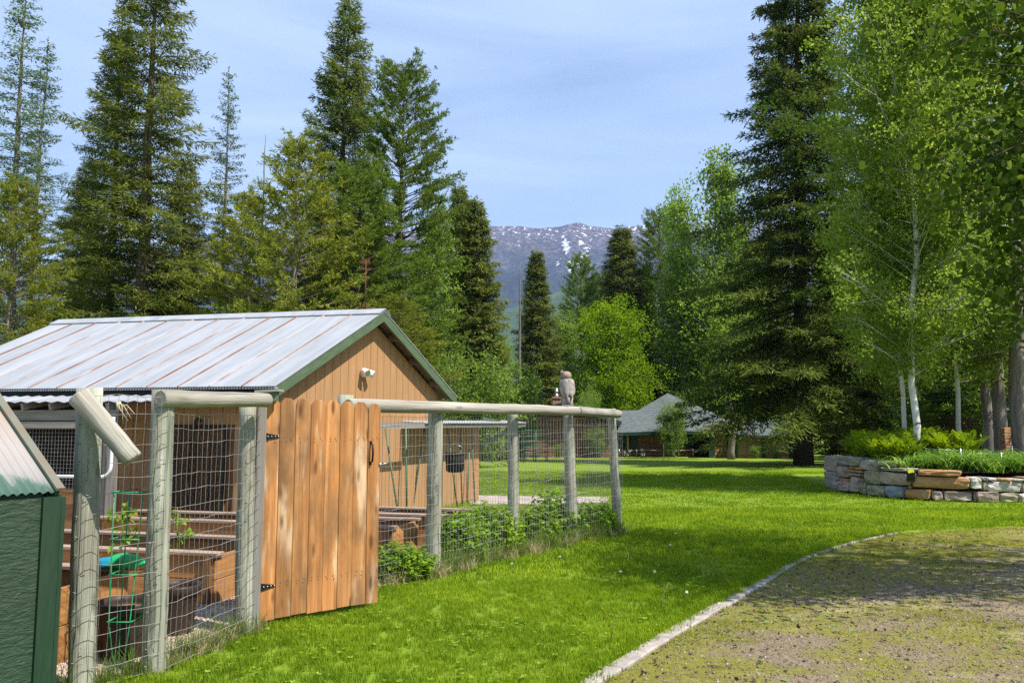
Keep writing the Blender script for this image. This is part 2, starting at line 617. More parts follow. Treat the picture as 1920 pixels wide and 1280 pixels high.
    nt.links.new(c, b.inputs['Base Color'])
    b.inputs['Roughness'].default_value = 0.5
    bump(nt, b, mr(nt, n1, 0.42, 0.62), 0.55, 0.008)
    M['coop_green'] = m
    M['coop_trim'] = simple('coop_trim_paint', (0.018, 0.043, 0.023), 0.5, var=0.25, bmp=0.2, kind='loc', vscale=(1, 8, 8))

    # scuffs on the coop paint
    for key in ('coop_trim', 'coop_green'):
        nt = M[key].node_tree; b = nt.nodes['Principled BSDF']
        src = b.inputs['Base Color'].links[0].from_socket
        n9 = noise(nt, coords(nt, 'Object', (7, 7, 3)), 1.6, 6, 0.72, 0.4)
        n8 = noise(nt, coords(nt, 'Object', (2, 2, 0.8)), 1.2, 4, 0.6)
        c = mixc(nt, mr(nt, n9, 0.70, 0.76, 0, 0.45), src, (0.20, 0.21, 0.18))
        c = mixc(nt, mr(nt, n8, 0.48, 0.75, 0, 0.35), c, (0.036, 0.046, 0.030))
        nt.links.new(c, b.inputs['Base Color'])

    # shingles
    m, nt, b = new_mat('grey_shingles')
    v = coords(nt, 'Object', (1, 1, 1))
    n1 = noise(nt, coords(nt, 'Object', (2.2, 2.2, 8)), 1.5, 4, 0.6)
    n2 = noise(nt, v, 0.35, 3, 0.6)
    c = ramp(nt, n1, [(0.3, (0.055, 0.066, 0.066)), (0.55, (0.095, 0.110, 0.110)), (0.75, (0.15, 0.165, 0.16))])
    c = mixc(nt, mr(nt, n2, 0.4, 0.7, 0, 0.3), c, (0.12, 0.135, 0.13))
    nt.links.new(c, b.inputs['Base Color'])
    b.inputs['Roughness'].default_value = 0.9
    M['shingle'] = m

    m, nt, b = new_mat('window_glass')
    b.inputs['Base Color'].default_value = (0.012, 0.018, 0.02, 1)
    b.inputs['Roughness'].default_value = 0.06
    b.inputs['Specular IOR Level'].default_value = 0.6
    M['glass'] = m

    # green and blue plastic sheet
    m, nt, b = new_mat('green_plastic_sheet')
    v = coords(nt, 'Object', (1, 1, 1))
    g = N(nt, 'ShaderNodeSeparateXYZ'); nt.links.new(v, g.inputs[0])
    n1 = noise(nt, v, 9.0, 2, 0.5)
    ad = N(nt, 'ShaderNodeMath', operation='MULTIPLY_ADD')
    nt.links.new(n1, ad.inputs[0]); ad.inputs[1].default_value = 0.25
    nt.links.new(g.outputs['X'], ad.inputs[2])
    c = ramp(nt, mr(nt, ad.outputs[0], -0.10, 0.28), [(0.3, (0.01, 0.22, 0.36)), (0.42, (0.01, 0.36, 0.10)), (1, (0.012, 0.30, 0.08))])
    nt.links.new(c, b.inputs['Base Color'])
    b.inputs['Roughness'].default_value = 0.3
    M['sheet'] = m

    # stones
    def stone(name, a, c_, d):
        m, nt, b = new_mat(name)
        v = coords(nt, 'Object', (1, 1, 1))
        n1 = noise(nt, coords(nt, 'Object', (1, 1, 2.2)), 3.0, 7, 0.65, 0.5)
        n2 = noise(nt, v, 11.0, 5, 0.7)
        vo = N(nt, 'ShaderNodeTexVoronoi', Scale=4.5, feature='DISTANCE_TO_EDGE')
        nt.links.new(coords(nt, 'Object', (1, 1, 1.7)), vo.inputs['Vector'])
        c = ramp(nt, n1, [(0.3, a), (0.5, c_), (0.68, d)])
        c = mixc(nt, mr(nt, n2, 0.55, 0.75, 0, 0.45), c, tuple(x * 0.45 for x in a))
        c = obj_random(nt, c, 0.82, 1.12)
        nt.links.new(c, b.inputs['Base Color'])
        b.inputs['Roughness'].default_value = 0.85
        s = N(nt, 'ShaderNodeMath', operation='ADD')
        nt.links.new(n1, s.inputs[0]); nt.links.new(mr(nt, n2, 0, 1, 0, 0.35), s.inputs[1])
        bump(nt, b, s.outputs[0], 0.8, 0.06)
        return m
    M['st_grey'] = stone('grey_stone', (0.195, 0.168, 0.148), (0.31, 0.272, 0.245), (0.41, 0.37, 0.33))
    M['st_pink'] = stone('pinkish_stone', (0.22, 0.155, 0.13), (0.36, 0.27, 0.23), (0.46, 0.38, 0.33))
    M['st_orange'] = stone('orange_stone', (0.30, 0.14, 0.06), (0.44, 0.235, 0.10), (0.50, 0.36, 0.23))
    M['st_olive'] = stone('olive_grey_stone', (0.19, 0.165, 0.11), (0.30, 0.265, 0.19), (0.39, 0.35, 0.26))
    M['st_blue'] = stone('blue_slate_stone', (0.13, 0.145, 0.185), (0.19, 0.21, 0.26), (0.27, 0.29, 0.33))
    M['st_pale'] = stone('pale_stone', (0.31, 0.27, 0.23), (0.46, 0.42, 0.38), (0.56, 0.52, 0.47))

    # bark
    def bark(name, a, c_, sc_=6.0):
        m, nt, b = new_mat(name)
        n1 = noise(nt, coords(nt, 'loc', (1.3, 9, 9)), sc_ / 6, 5, 0.65, 0.6)
        c = ramp(nt, n1, [(0.3, a), (0.7, c_)])
        nt.links.new(c, b.inputs['Base Color'])
        b.inputs['Roughness'].default_value = 0.9
        bump(nt, b, n1, 0.8, 0.06)
        return m
    M['bark_brown'] = bark('brown_bark', (0.05, 0.035, 0.026), (0.135, 0.098, 0.072))
    M['bark_grey'] = bark('grey_bark', (0.11, 0.09, 0.075), (0.28, 0.235, 0.20))
    M['bark_dark'] = bark('dark_bark', (0.025, 0.018, 0.013), (0.065, 0.047, 0.036))
    M['bark_snag'] = bark('weathered_bark', (0.10, 0.085, 0.075), (0.22, 0.19, 0.17))
    m, nt, b = new_mat('white_birch_bark')
    n1 = noise(nt, coords(nt, 'loc', (7, 2.5, 2.5)), 1.0, 4, 0.6, 0.2)
    n2 = noise(nt, coords(nt, 'loc', (0.8, 3, 3)), 1.3, 3, 0.6)
    c = ramp(nt, n2, [(0.3, (0.42, 0.40, 0.34)), (0.65, (0.66, 0.64, 0.58))])
    c = mixc(nt, mr(nt, n1, 0.62, 0.68, 0, 0.95), c, (0.03, 0.026, 0.022))
    nt.links.new(c, b.inputs['Base Color'])
    b.inputs['Roughness'].default_value = 0.7
    M['bark_birch'] = m

    # foliage
    M['fir'] = leaf_mat('fir_needles', (0.052, 0.078, 0.015), (0.092, 0.120, 0.022), (0.150, 0.175, 0.038), 0.32, k=1.35)
    M['fir_olive'] = leaf_mat('olive_fir_needles', (0.060, 0.080, 0.016), (0.105, 0.128, 0.024), (0.170, 0.185, 0.042), 0.32, k=1.22)
    M['spruce'] = leaf_mat('spruce_needles', (0.030, 0.048, 0.012), (0.060, 0.082, 0.016), (0.115, 0.135, 0.028), 0.28, k=1.4)
    M['larch'] = leaf_mat('larch_needles', (0.055, 0.088, 0.040), (0.085, 0.128, 0.055), (0.120, 0.165, 0.068), 0.32, k=1.35)
    M['pine'] = leaf_mat('pine_needles', (0.050, 0.085, 0.014), (0.085, 0.128, 0.019), (0.135, 0.170, 0.030), 0.3, k=1.45)
    M['pine_yellow'] = leaf_mat('yellow_pine_needles', (0.085, 0.112, 0.016), (0.150, 0.170, 0.024), (0.240, 0.235, 0.036), 0.32, k=1.2)
    M['birch_leaf'] = leaf_mat('birch_leaves', (0.104, 0.162, 0.020), (0.158, 0.222, 0.030), (0.240, 0.300, 0.060), 0.44, 0.4, spec=0.35, k=1.35)
    M['bright_leaf'] = leaf_mat('bright_maple_leaves', (0.105, 0.190, 0.010), (0.165, 0.265, 0.014), (0.235, 0.340, 0.025), 0.45, k=1.1)
    M['aspen_leaf'] = leaf_mat('aspen_leaves', (0.040, 0.078, 0.010), (0.068, 0.112, 0.014), (0.115, 0.165, 0.025), 0.40, 0.35, spec=0.4, k=1.15)
    M['pop_leaf'] = leaf_mat('poplar_leaves', (0.090, 0.155, 0.020), (0.140, 0.210, 0.028), (0.195, 0.265, 0.045), 0.42, k=1.35)
    M['shrub_leaf'] = leaf_mat('shrub_leaves', (0.085, 0.150, 0.024), (0.130, 0.200, 0.034), (0.190, 0.255, 0.055), 0.4, k=1.3)
    M['berry_leaf'] = leaf_mat('raspberry_leaves', (0.062, 0.115, 0.012), (0.098, 0.165, 0.016), (0.165, 0.235, 0.032), 0.40, 0.4, spec=0.35, k=1.8)
    M['fern_leaf'] = leaf_mat('fern_fronds', (0.100, 0.165, 0.010), (0.160, 0.235, 0.014), (0.225, 0.290, 0.024), 0.42, k=1.15)
    M['lily_leaf'] = leaf_mat('daylily_blades', (0.090, 0.180, 0.025), (0.140, 0.245, 0.035), (0.220, 0.330, 0.070), 0.42, 0.4, spec=0.4, k=1.2)
    M['grass_blade'] = leaf_mat('grass_blades', (0.108, 0.182, 0.010), (0.165, 0.250, 0.014), (0.245, 0.322, 0.030), 0.42, 0.4, kind='world', k=1.1)
    M['grass_tall'] = leaf_mat('tall_grass_blades', (0.075, 0.145, 0.020), (0.120, 0.195, 0.030), (0.230, 0.260, 0.080), 0.4)
    M['grass_dry'] = leaf_mat('dry_grass_blades', (0.32, 0.25, 0.12), (0.42, 0.34, 0.18), (0.52, 0.44, 0.26), 0.3)
    M['moss'] = leaf_mat('moss_tufts', (0.115, 0.140, 0.014), (0.175, 0.195, 0.020), (0.270, 0.270, 0.050), 0.35, k=1.2)
    M['litter_green'] = leaf_mat('fallen_leaf', (0.10, 0.16, 0.04), (0.16, 0.22, 0.07), (0.34, 0.38, 0.22), 0.2)
    M['litter_brown'] = leaf_mat('brown_leaf_litter', (0.040, 0.028, 0.018), (0.075, 0.052, 0.032), (0.16, 0.12, 0.075), 0.1)
    M['far_forest'] = leaf_mat('far_forest_needles', (0.028, 0.050, 0.020), (0.045, 0.075, 0.026), (0.075, 0.110, 0.040), 0.15)
    M['dandelion'] = leaf_mat('dandelion_fluff', (0.62, 0.62, 0.58), (0.7, 0.7, 0.66), (0.8, 0.8, 0.76), 0.3)
    M['dandelion_y'] = leaf_mat('dandelion_yellow', (0.7, 0.45, 0.01), (0.8, 0.55, 0.01), (0.8, 0.6, 0.02), 0.2)

    # lawn ground under the blades
    m, nt, b = new_mat('lawn_turf')
    v = coords(nt, 'world', (1, 1, 1))
    n1 = noise(nt, v, 0.55, 5, 0.6)
    n2 = noise(nt, coords(nt, 'world', (9, 3.2, 9)), 2.2, 5, 0.7)
    n3 = noise(nt, coords(nt, 'world', (0.12, 0.9, 0.5)), 1.0, 3, 0.5)
    c = ramp(nt, n2, [(0.25, (0.095, 0.158, 0.009)), (0.5, (0.150, 0.235, 0.013)), (0.75, (0.218, 0.302, 0.024))])
    c = mixc(nt, mr(nt, n1, 0.42, 0.70, 0, 0.5), c, (0.26, 0.29, 0.045))
    c = mixc(nt, mr(nt, n3, 0.42, 0.62, 0, 0.32), c, (0.125, 0.195, 0.016))
    nt.links.new(c, b.inputs['Base Color'])
    b.inputs['Roughness'].default_value = 0.8
    b.inputs['Specular IOR Level'].default_value = 0.15
    bump(nt, b, n2, 0.7, 0.05)
    M['lawn'] = m

    # driveway: grit, brown needles and moss
    m, nt, b = new_mat('driveway_grit')
    v = coords(nt, 'world', (1, 1, 1))
    n1 = noise(nt, v, 28.0, 6, 0.75)
    vo = N(nt, 'ShaderNodeTexVoronoi', Scale=55.0)
    nt.links.new(v, vo.inputs['Vector'])
    c = ramp(nt, n1, [(0.32, (0.095, 0.065, 0.038)), (0.5, (0.20, 0.15, 0.100)), (0.7, (0.33, 0.27, 0.195))])
    c = mixc(nt, mr(nt, vo.outputs['Color'], 0, 1, 0, 0.4), c, (0.27, 0.21, 0.15))
    n2 = noise(nt, coords(nt, 'world', (0.55, 0.8, 1)), 1.6, 7, 0.68, 0.6)
    n4 = noise(nt, coords(nt, 'world', (1, 1, 1)), 18.0, 4, 0.7)
    a_ = N(nt, 'ShaderNodeMath', operation='MULTIPLY_ADD')
    nt.links.new(n4, a_.inputs[0]); a_.inputs[1].default_value = 0.35; nt.links.new(n2, a_.inputs[2])
    moss = ramp(nt, n4, [(0.3, (0.110, 0.118, 0.012)), (0.6, (0.220, 0.212, 0.026)), (0.8, (0.40, 0.35, 0.11))])
    at_ = nt.nodes.new('ShaderNodeAttribute'); at_.attribute_name = 'edge'
    b_ = N(nt, 'ShaderNodeMath', operation='ADD')
    nt.links.new(a_.outputs[0], b_.inputs[0]); nt.links.new(at_.outputs['Fac'], b_.inputs[1])
    c = mixc(nt, mr(nt, b_.outputs[0], 0.665, 0.81, 0, 0.86), c, moss)
    n5 = noise(nt, coords(nt, 'world', (0.9, 1.6, 1)), 1.1, 5, 0.6, 0.3)
    c = mixc(nt, mr(nt, n5, 0.56, 0.72, 0, 0.65), c, (0.46, 0.385, 0.22))
    nt.links.new(c, b.inputs['Base Color'])
    b.inputs['Roughness'].default_value = 0.95
    b.inputs['Specular IOR Level'].default_value = 0.1
    bump(nt, b, n1, 0.8, 0.03)
    M['driveway'] = m

    m, nt, b = new_mat('pea_gravel')
    v = coords(nt, 'world', (1, 1, 1))
    vo = N(nt, 'ShaderNodeTexVoronoi', Scale=60.0)
    nt.links.new(v, vo.inputs['Vector'])
    c = ramp(nt, vo.outputs['Color'], [(0.2, (0.24, 0.17, 0.125)), (0.5, (0.42, 0.33, 0.26)), (0.8, (0.55, 0.47, 0.39))])
    nt.links.new(c, b.inputs['Base Color'])
    bump(nt, b, vo.outputs['Distance'], 0.8, 0.02)
    b.inputs['Roughness'].default_value = 0.9
    M['gravel'] = m
    m, nt, b = new_mat('pebble')
    oi = nt.nodes.new('ShaderNodeObjectInfo')
    c = ramp(nt, oi.outputs['Random'], [(0, (0.22, 0.155, 0.115)), (0.4, (0.40, 0.31, 0.24)), (0.7, (0.50, 0.40, 0.30)), (1, (0.62, 0.56, 0.48))])
    nt.links.new(c, b.inputs['Base Color'])
    b.inputs['Roughness'].default_value = 0.8
    M['pebble'] = m
    m, nt, b = new_mat('grit_stone')
    oi = nt.nodes.new('ShaderNodeObjectInfo')
    c = ramp(nt, oi.outputs['Random'], [(0, (0.09, 0.062, 0.040)), (0.5, (0.20, 0.155, 0.11)), (0.9, (0.31, 0.25, 0.185)), (1, (0.45, 0.40, 0.33))])
    nt.links.new(c, b.inputs['Base Color'])
    b.inputs['Roughness'].default_value = 0.85
    M['grit'] = m
    M['path'] = simple('pale_path', (0.40, 0.335, 0.30), 0.9, var=0.3, scale=3, bmp=0.3)

    # mountain
    m, nt, b = new_mat('mountain_rock')
    v = coords(nt, 'world', (1, 1, 1))
    g = nt.nodes.new('ShaderNodeNewGeometry')
    sp = N(nt, 'ShaderNodeSeparateXYZ'); nt.links.new(g.outputs['Position'], sp.inputs[0])
    alt = sp.outputs['Z']
    n1 = noise(nt, v, 0.009, 7, 0.65)
    n2 = noise(nt, coords(nt, 'world', (1, 1, 0.5)), 0.035, 5, 0.7)
    n3 = noise(nt, coords(nt, 'world', (1, 1, 1.6)), 0.034, 6, 0.7, 0.3)
    rock = ramp(nt, n2, [(0.38, (0.032, 0.026, 0.032)), (0.55, (0.100, 0.080, 0.080)), (0.70, (0.20, 0.165, 0.155))])
    trees = ramp(nt, n2, [(0.38, (0.008, 0.017, 0.018)), (0.65, (0.030, 0.046, 0.034))])
    # trees thin out with height
    f = N(nt, 'ShaderNodeMath', operation='MULTIPLY_ADD')
    nt.links.new(n1, f.inputs[0]); f.inputs[1].default_value = 1.5
    nt.links.new(mr(nt, alt, 430, 1240, 0.32, -0.52), f.inputs[2])
    c = mixc(nt, mr(nt, f.outputs[0], 0.44, 0.66), rock, trees)
    # snow lies in hollows near the crest
    f2 = N(nt, 'ShaderNodeMath', operation='MULTIPLY_ADD')
    nt.links.new(n3, f2.inputs[0]); f2.inputs[1].default_value = 1.0
    nt.links.new(mr(nt, alt, 720, 1150, -0.30, 0.035), f2.inputs[2])
    at_ = nt.nodes.new('ShaderNodeAttribute'); at_.attribute_name = 'snow'
    f3 = N(nt, 'ShaderNodeMath', operation='ADD')
    nt.links.new(f2.outputs[0], f3.inputs[0]); nt.links.new(at_.outputs['Fac'], f3.inputs[1])
    f4 = N(nt, 'ShaderNodeMath', operation='MULTIPLY_ADD')
    nt.links.new(n2, f4.inputs[0]); f4.inputs[1].default_value = 0.5; nt.links.new(f3.outputs[0], f4.inputs[2])
    c = mixc(nt, mr(nt, f4.outputs[0], 0.880, 0.900), c, (0.82, 0.84, 0.88))
    nt.links.new(c, b.inputs['Base Color'])
    b.inputs['Roughness'].default_value = 0.95
    b.inputs['Specular IOR Level'].default_value = 0.05
    bump(nt, b, n2, 1.0, 30.0)
    M['mountain'] = m
    m, nt, b = new_mat('forested_hill')
    n2 = noise(nt, coords(nt, 'world', (1, 1, 0.5)), 0.05, 6, 0.75)
    n1 = noise(nt, coords(nt, 'world', (1, 1, 1)), 0.006, 4, 0.6)
    c = ramp(nt, n2, [(0.3, (0.020, 0.040, 0.018)), (0.6, (0.050, 0.085, 0.032)), (0.8, (0.08, 0.125, 0.045))])
    c = mixc(nt, mr(nt, n1, 0.5, 0.65, 0, 0.5), c, (0.10, 0.15, 0.05))
    nt.links.new(c, b.inputs['Base Color'])
    b.inputs['Roughness'].default_value = 0.95
    b.inputs['Specular IOR Level'].default_value = 0.05
    M['hill'] = m
build_materials()
# ------------------------------------------------------------------ the setting
def np_mesh(name, verts, faces4):
    me = bpy.data.meshes.new(name)
    n, k = len(verts), len(faces4)
    w = faces4.shape[1]
    me.vertices.add(n)
    me.vertices.foreach_set('co', np.ascontiguousarray(verts, dtype=np.float32).ravel())
    me.loops.add(k * w)
    me.loops.foreach_set('vertex_index', np.ascontiguousarray(faces4, dtype=np.int32).ravel())
    me.polygons.add(k)
    me.polygons.foreach_set('loop_start', np.arange(0, k * w, w, dtype=np.int32))
    me.update(calc_edges=True)
    return me

def grid_faces(nx, ny):
    i = np.arange(nx - 1); j = np.arange(ny - 1)
    I, J = np.meshgrid(i, j, indexing='ij')
    a = (I * ny + J).ravel()
    return np.stack([a, a + ny, a + ny + 1, a + 1], 1)

def value_noise(x, y, seed=0):
    rs = np.random.RandomState(seed)
    t = rs.rand(64, 64)
    xi, yi = np.floor(x).astype(int), np.floor(y).astype(int)
    fx, fy = x - xi, y - yi
    fx = fx * fx * (3 - 2 * fx); fy = fy * fy * (3 - 2 * fy)
    g = lambda a, b: t[a % 64, b % 64]
    return (g(xi, yi) * (1 - fx) + g(xi + 1, yi) * fx) * (1 - fy) + (g(xi, yi + 1) * (1 - fx) + g(xi + 1, yi + 1) * fx) * fy

def fbm(x, y, oct_=6, seed=0, ridged=False, gain=0.5):
    a, s, f = 0.0, 1.0, 1.0
    tot = 0.0
    for o in range(oct_):
        n = value_noise(x * f + 17.3 * o, y * f - 9.1 * o, seed + o)
        if ridged:
            n = 1 - np.abs(2 * n - 1)
        a = a + n * s
        tot += s
        s *= gain
        f *= 2.03
    return a / tot

def gz_np(x, y):
    d = np.clip(y, 15, 140) - 15
    return np.where(y < 15, 0.0, -0.02 * (d - 2.0 * (1 - np.exp(-d / 2.0))))

# lawn: one sheet out to the foot of the mountains
xs = np.concatenate([np.linspace(-7000, -80, 24), np.linspace(-70, 70, 71), np.linspace(80, 7000, 24)])
ys = np.concatenate([np.array([-400, -150, -60, -30]), np.linspace(-20, 13, 18), np.linspace(14, 60, 47), np.linspace(64, 140, 20), np.linspace(180, 7600, 24)])
X, Y = np.meshgrid(xs, ys, indexing='ij')
V = np.stack([X, Y, gz_np(X, Y)], -1).reshape(-1, 3)
me = np_mesh('lawn', V, grid_faces(len(xs), len(ys)))
me.materials.append(M['lawn'])
lawn = link('lawn', me)
tag(lawn, kind='structure')

# edging line of the driveway, from photo pixels on the ground
EDGE_PX = [(1010, 1340), (1112, 1282), (1200, 1225), (1290, 1172), (1380, 1122), (1450, 1080), (1495, 1052), (1560, 1030), (1630, 1010), (1700, 998)]
edge = [ground(*p) for p in EDGE_PX]
edge = [Vector((edge[0].x - (edge[1].x - edge[0].x) * 2.5, edge[0].y - (edge[1].y - edge[0].y) * 2.5, 0))] + edge

def resample(pts, step):
    out = [pts[0].copy()]
    acc = 0.0
    for a, b in zip(pts[:-1], pts[1:]):
        L = (b - a).length
        d = step - acc
        while d <= L:
            out.append(a.lerp(b, d / L))
            d += step
        acc = (acc + L) % step if L + acc >= step else acc + L
    return out

def smooth_line(pts, k=2):
    for _ in range(k):
        q = [pts[0]]
        for a, b in zip(pts[:-1], pts[1:]):
            q += [a.lerp(b, 0.25), a.lerp(b, 0.75)]
        q.append(pts[-1])
        pts = q
    return pts
edge = smooth_line(edge)

# the driveway: a sheet 4 mm over the lawn, right of the edging
far_edge = [ground(1800, 993), ground(1925, 985), Vector((13.5, 13.2, 0)), Vector((22, 13.5, 0)), Vector((40, 14.0, 0))]
line = smooth_line(edge + far_edge, 1)
el = resample(line, 0.25)
EL = np.array([[p.x, p.y] for p in el])
rows = []
NX = 36
for i, p in enumerate(EL):
    # each row runs to the right (towards +x) from the edge line, falling back to -y beyond it
    tx = p[0] + (np.linspace(0, 1, NX) ** 1.6) * 22.0
    ty = p[1] - (np.linspace(0, 1, NX) ** 1.6) * 9.0
    rows.append(np.stack([tx, ty, np.full(NX, 0.004)], -1))
V = np.array(rows)
me = np_mesh('driveway', V.reshape(-1, 3), grid_faces(len(rows), NX))
ed = np.zeros((len(rows), NX)); dist = (np.linspace(0, 1, NX) ** 1.6) * 20
for i in range(len(rows)):
    ed[i] = np.clip(0.18 - dist * 0.075, -0.16, 0.2)
a = me.attributes.new('edge', 'FLOAT', 'POINT'); a.data.foreach_set('value', ed.ravel().astype(np.float32))
me.materials.append(M['driveway'])
drive = link('driveway', me)
tag(drive, kind='structure')

def left_of_edge(x, y):
    """signed distance-like test: >0 on the lawn side of the driveway edge (vectorised)"""
    P = np.stack([x, y], -1)
    best = np.full(len(P), 1e9); side = np.zeros(len(P))
    for a, b in zip(EL[:-1], EL[1:]):
        ab = b - a
        t = np.clip(((P - a) @ ab) / (ab @ ab), 0, 1)
        q = a + t[:, None] * ab
        d = np.linalg.norm(P - q, axis=1)
        s = ab[0] * (P[:, 1] - a[1]) - ab[1] * (P[:, 0] - a[0])
        m = d < best
        best[m] = d[m]; side[m] = np.sign(s[m])
    return best * side

# concrete edging, cast in lengths with open joints
el2 = resample(edge, 0.42)
n_last = len(el2) - 1
edging = thing('driveway_edging', el2[0], 'curved line of pale concrete edging between the lawn and the mossy driveway', 'edging')
for i in range(n_last):
    a, b = el2[i], el2[i + 1]
    w = 0.115 if i < n_last - 14 else 0.115 * (n_last - i + 2) / 16
    d = (b - a).normalized()
    s = Vector((d.y, -d.x, 0))
    off = rnd.uniform(-0.006, 0.006)
    mb = MB()
    za, zb = 0.028 + rnd.uniform(-.004, .004), 0.028 + rnd.uniform(-.004, .004)
    c = (a + b) / 2 + s * off
    mb.obox(c + Vector((0, 0, -0.01)), d * ((b - a).length / 2 - 0.004), s * w / 2, Vector((0, 0, 0.036 + rnd.uniform(-.003, .003))), 0.008)
    mb.build('edging_block', M['concrete'], edging)

# gravel of the fenced garden and the path behind it
fence_a = ground(153, 1288); fence_b = ground(458, 1190); fence_c = ground(810, 1075); fence_d = ground(1158, 995)
gv = [fence_a + Vector((0.05, 0.05, 0)), fence_b + Vector((-0.05, 0.1, 0)), Vector((-1.7, 7.6, 0)), fence_c + Vector((-0.45, 0.1, 0)), fence_d + Vector((-0.5, 0.2, 0)), Vector((0.3, 13.0, 0)), Vector((-9, 12.5, 0)), Vector((-9, 3.0, 0))]
me = bpy.data.meshes.new('gravel_bed')
me.from_pydata([(p.x, p.y, 0.005) for p in gv], [], [tuple(range(len(gv)))])
me.materials.append(M['gravel'])
tag(link('gravel_bed', me), kind='structure')
pa = [ground(880, 947), ground(905, 946), ground(1000, 946), ground(1140, 943), ground(1142, 932), ground(1000, 931), ground(905, 929), ground(880, 929)]
me = bpy.data.meshes.new('path')
me.from_pydata([(p.x, p.y, gz(p.x, p.y) + 0.012) for p in pa], [], [(0, 1, 6, 7), (1, 2, 5, 6), (2, 3, 4, 5)])
me.materials.append(M['path'])
tag(link('path', me), kind='structure')

# mountains
def mountain(name, px0, px1, prof, D0, D1, nx, ny, rough, seed, mat_):
    """prof: crest row (photo y) at photo x; the massif stands between distances D0 (foot) and D1 (crest) and beyond"""
    px = np.concatenate([np.linspace(px0, 40, nx // 8), np.linspace(60, 860, nx // 5), np.linspace(864, 1420, nx), np.linspace(1440, px1, nx // 8)]); nx = len(px)
    cr = np.interp(px, [p[0] for p in prof], [p[1] for p in prof])
    b = (640.0 - cr) / F
    el_ = (sP + b * cP) / (cP - b * sP)
    t = np.linspace(0, 1.25, ny)
    Vv = np.zeros((nx, ny, 3)); sn = np.zeros((nx, ny))
    ax = (px - 960.0) / F
    for j, tt in enumerate(t):
        D = D0 + (D1 - D0) * tt
        x = ax * D; y = np.full(nx, D)
        h = el_ * D1
        if tt <= 1:
            s = tt ** 0.85 * (0.75 + 0.25 * tt)
        else:
            s = 1 - (tt - 1) * 1.6
        rr = fbm(x / 900.0 + 3, y / 900.0, 6, seed, True)
        amp = (1 - abs(2 * min(tt, 1) - 1)) * rough + 0.02
        rr = rr + 0.38 * (fbm(x / 240.0, y / 240.0, 5, seed + 4, True) - 0.62)
        z = h * s + (rr - 0.62) * amp * h.mean() - 40 * (1 - min(tt, 1))
        if tt > 0.97 and tt < 1.03:
            z = h + (fbm(x / 60.0, y / 60.0, 4, seed + 9) - 0.5) * 14
        Vv[:, j] = np.stack([x, y, z], -1)
    me = np_mesh(name, Vv.reshape(-1, 3), grid_faces(nx, ny))
    if name == 'mountain':
        P = Vv
        # the two long snow couloirs below the little peak
        pxm, pym = np.meshgrid(px, t, indexing='ij')
        for (cx, ct, wx, wt, k, v_) in ((1076, .71, 22, .035, 0, .38), (1098, .77, 8, .07, 110, .34), (1064, .84, 7, .06, -90, .30), (1046, .74, 8, .03, 0, .30), (1092, .86, 5, .04, 60, .26)):
            u = (pxm - cx - (pym - ct) * k) / wx; w = (pym - ct) / wt
            sn = np.maximum(sn, v_ * np.exp(-(u * u + w * w)))
        a_ = me.attributes.new('snow', 'FLOAT', 'POINT'); a_.data.foreach_set('value', sn.ravel().astype(np.float32))
    me.polygons.foreach_set('use_smooth', np.ones(len(me.polygons), dtype=bool))
    me.materials.append(mat_)
    o = link(name, me)
    return tag(o, kind='structure')
mountain('mountain', -1500, 3400, [(-1500, 520), (-400, 500), (60, 505), (300, 470), (500, 440), (760, 432), (900, 428), (960, 427), (1010, 432), (1050, 428), (1085, 421), (1110, 428), (1150, 432), (1200, 427), (1260, 424), (1330, 420), (1450, 418), (1800, 440), (2300, 480), (3400, 540)],
         2600, 5000, 330, 170, 0.46, 3, M['mountain'])
mountain('hill', -1500, 3400, [(-1500, 600), (-200, 575), (90, 560), (140, 568), (300, 600), (500, 590), (700, 600), (900, 585), (960, 575), (1060, 545), (1110, 528), (1180, 530), (1300, 520), (1500, 540), (1900, 580), (3400, 640)],
         900, 2100, 160, 50, 0.16, 11, M['hill'])

# haze: one closed box of even air round everything
def haze(density):
    m = bpy.data.materials.new('haze_air')
    m.use_nodes = True
    nt = m.node_tree
    nt.nodes.clear()
    o = nt.nodes.new('ShaderNodeOutputMaterial')
    v = nt.nodes.new('ShaderNodeVolumePrincipled')
    v.inputs['Color'].default_value = (0.48, 0.62, 0.98, 1)
    v.inputs['Density'].default_value = density
    v.inputs['Anisotropy'].default_value = 0.0
    nt.links.new(v.outputs[0], o.inputs['Volume'])
    mb = MB()
    mb.box(-7800, 7800, -600, 8000, -60, 1700)
    ob = mb.build('haze', m)
    return tag(ob, kind='stuff')
haze(0.00009)
# ------------------------------------------------------------------ the tan shed with the metal roof
C0 = Vector((-3.18, 10.91, 0.0))                 # near corner of the gable wall
gdir = Vector((0.395, 0.919, 0)).normalized()    # along the gable wall
rdir = Vector((-0.974, 0.227, 0)).normalized()   # along the ridge, away to the left
gn = Vector((gdir.y, -gdir.x, 0))                # outward normal of the gable wall
ln = Vector((-rdir.y * -1, rdir.x, 0))           # outward normal of the long wall
if ln.y > 0: ln = -ln
SP, W_, OV, SL = 0.203, 4.5, 0.35, 0.506
RIDGE = 3.39

def sp(s, r, z):
    """shed point: s along the gable, r along the ridge, height z"""
    p = C0 + gdir * s + rdir * r
    return Vector((p.x, p.y, z))

def roof_z(s):
    return RIDGE - SL * abs(s - W_ / 2)

shed = thing('garden_shed', sp(W_ / 2, 3, 0), 'tan board-sided garden shed with a pale metal roof and rust-streaked seams', 'shed')
GB = -0.22
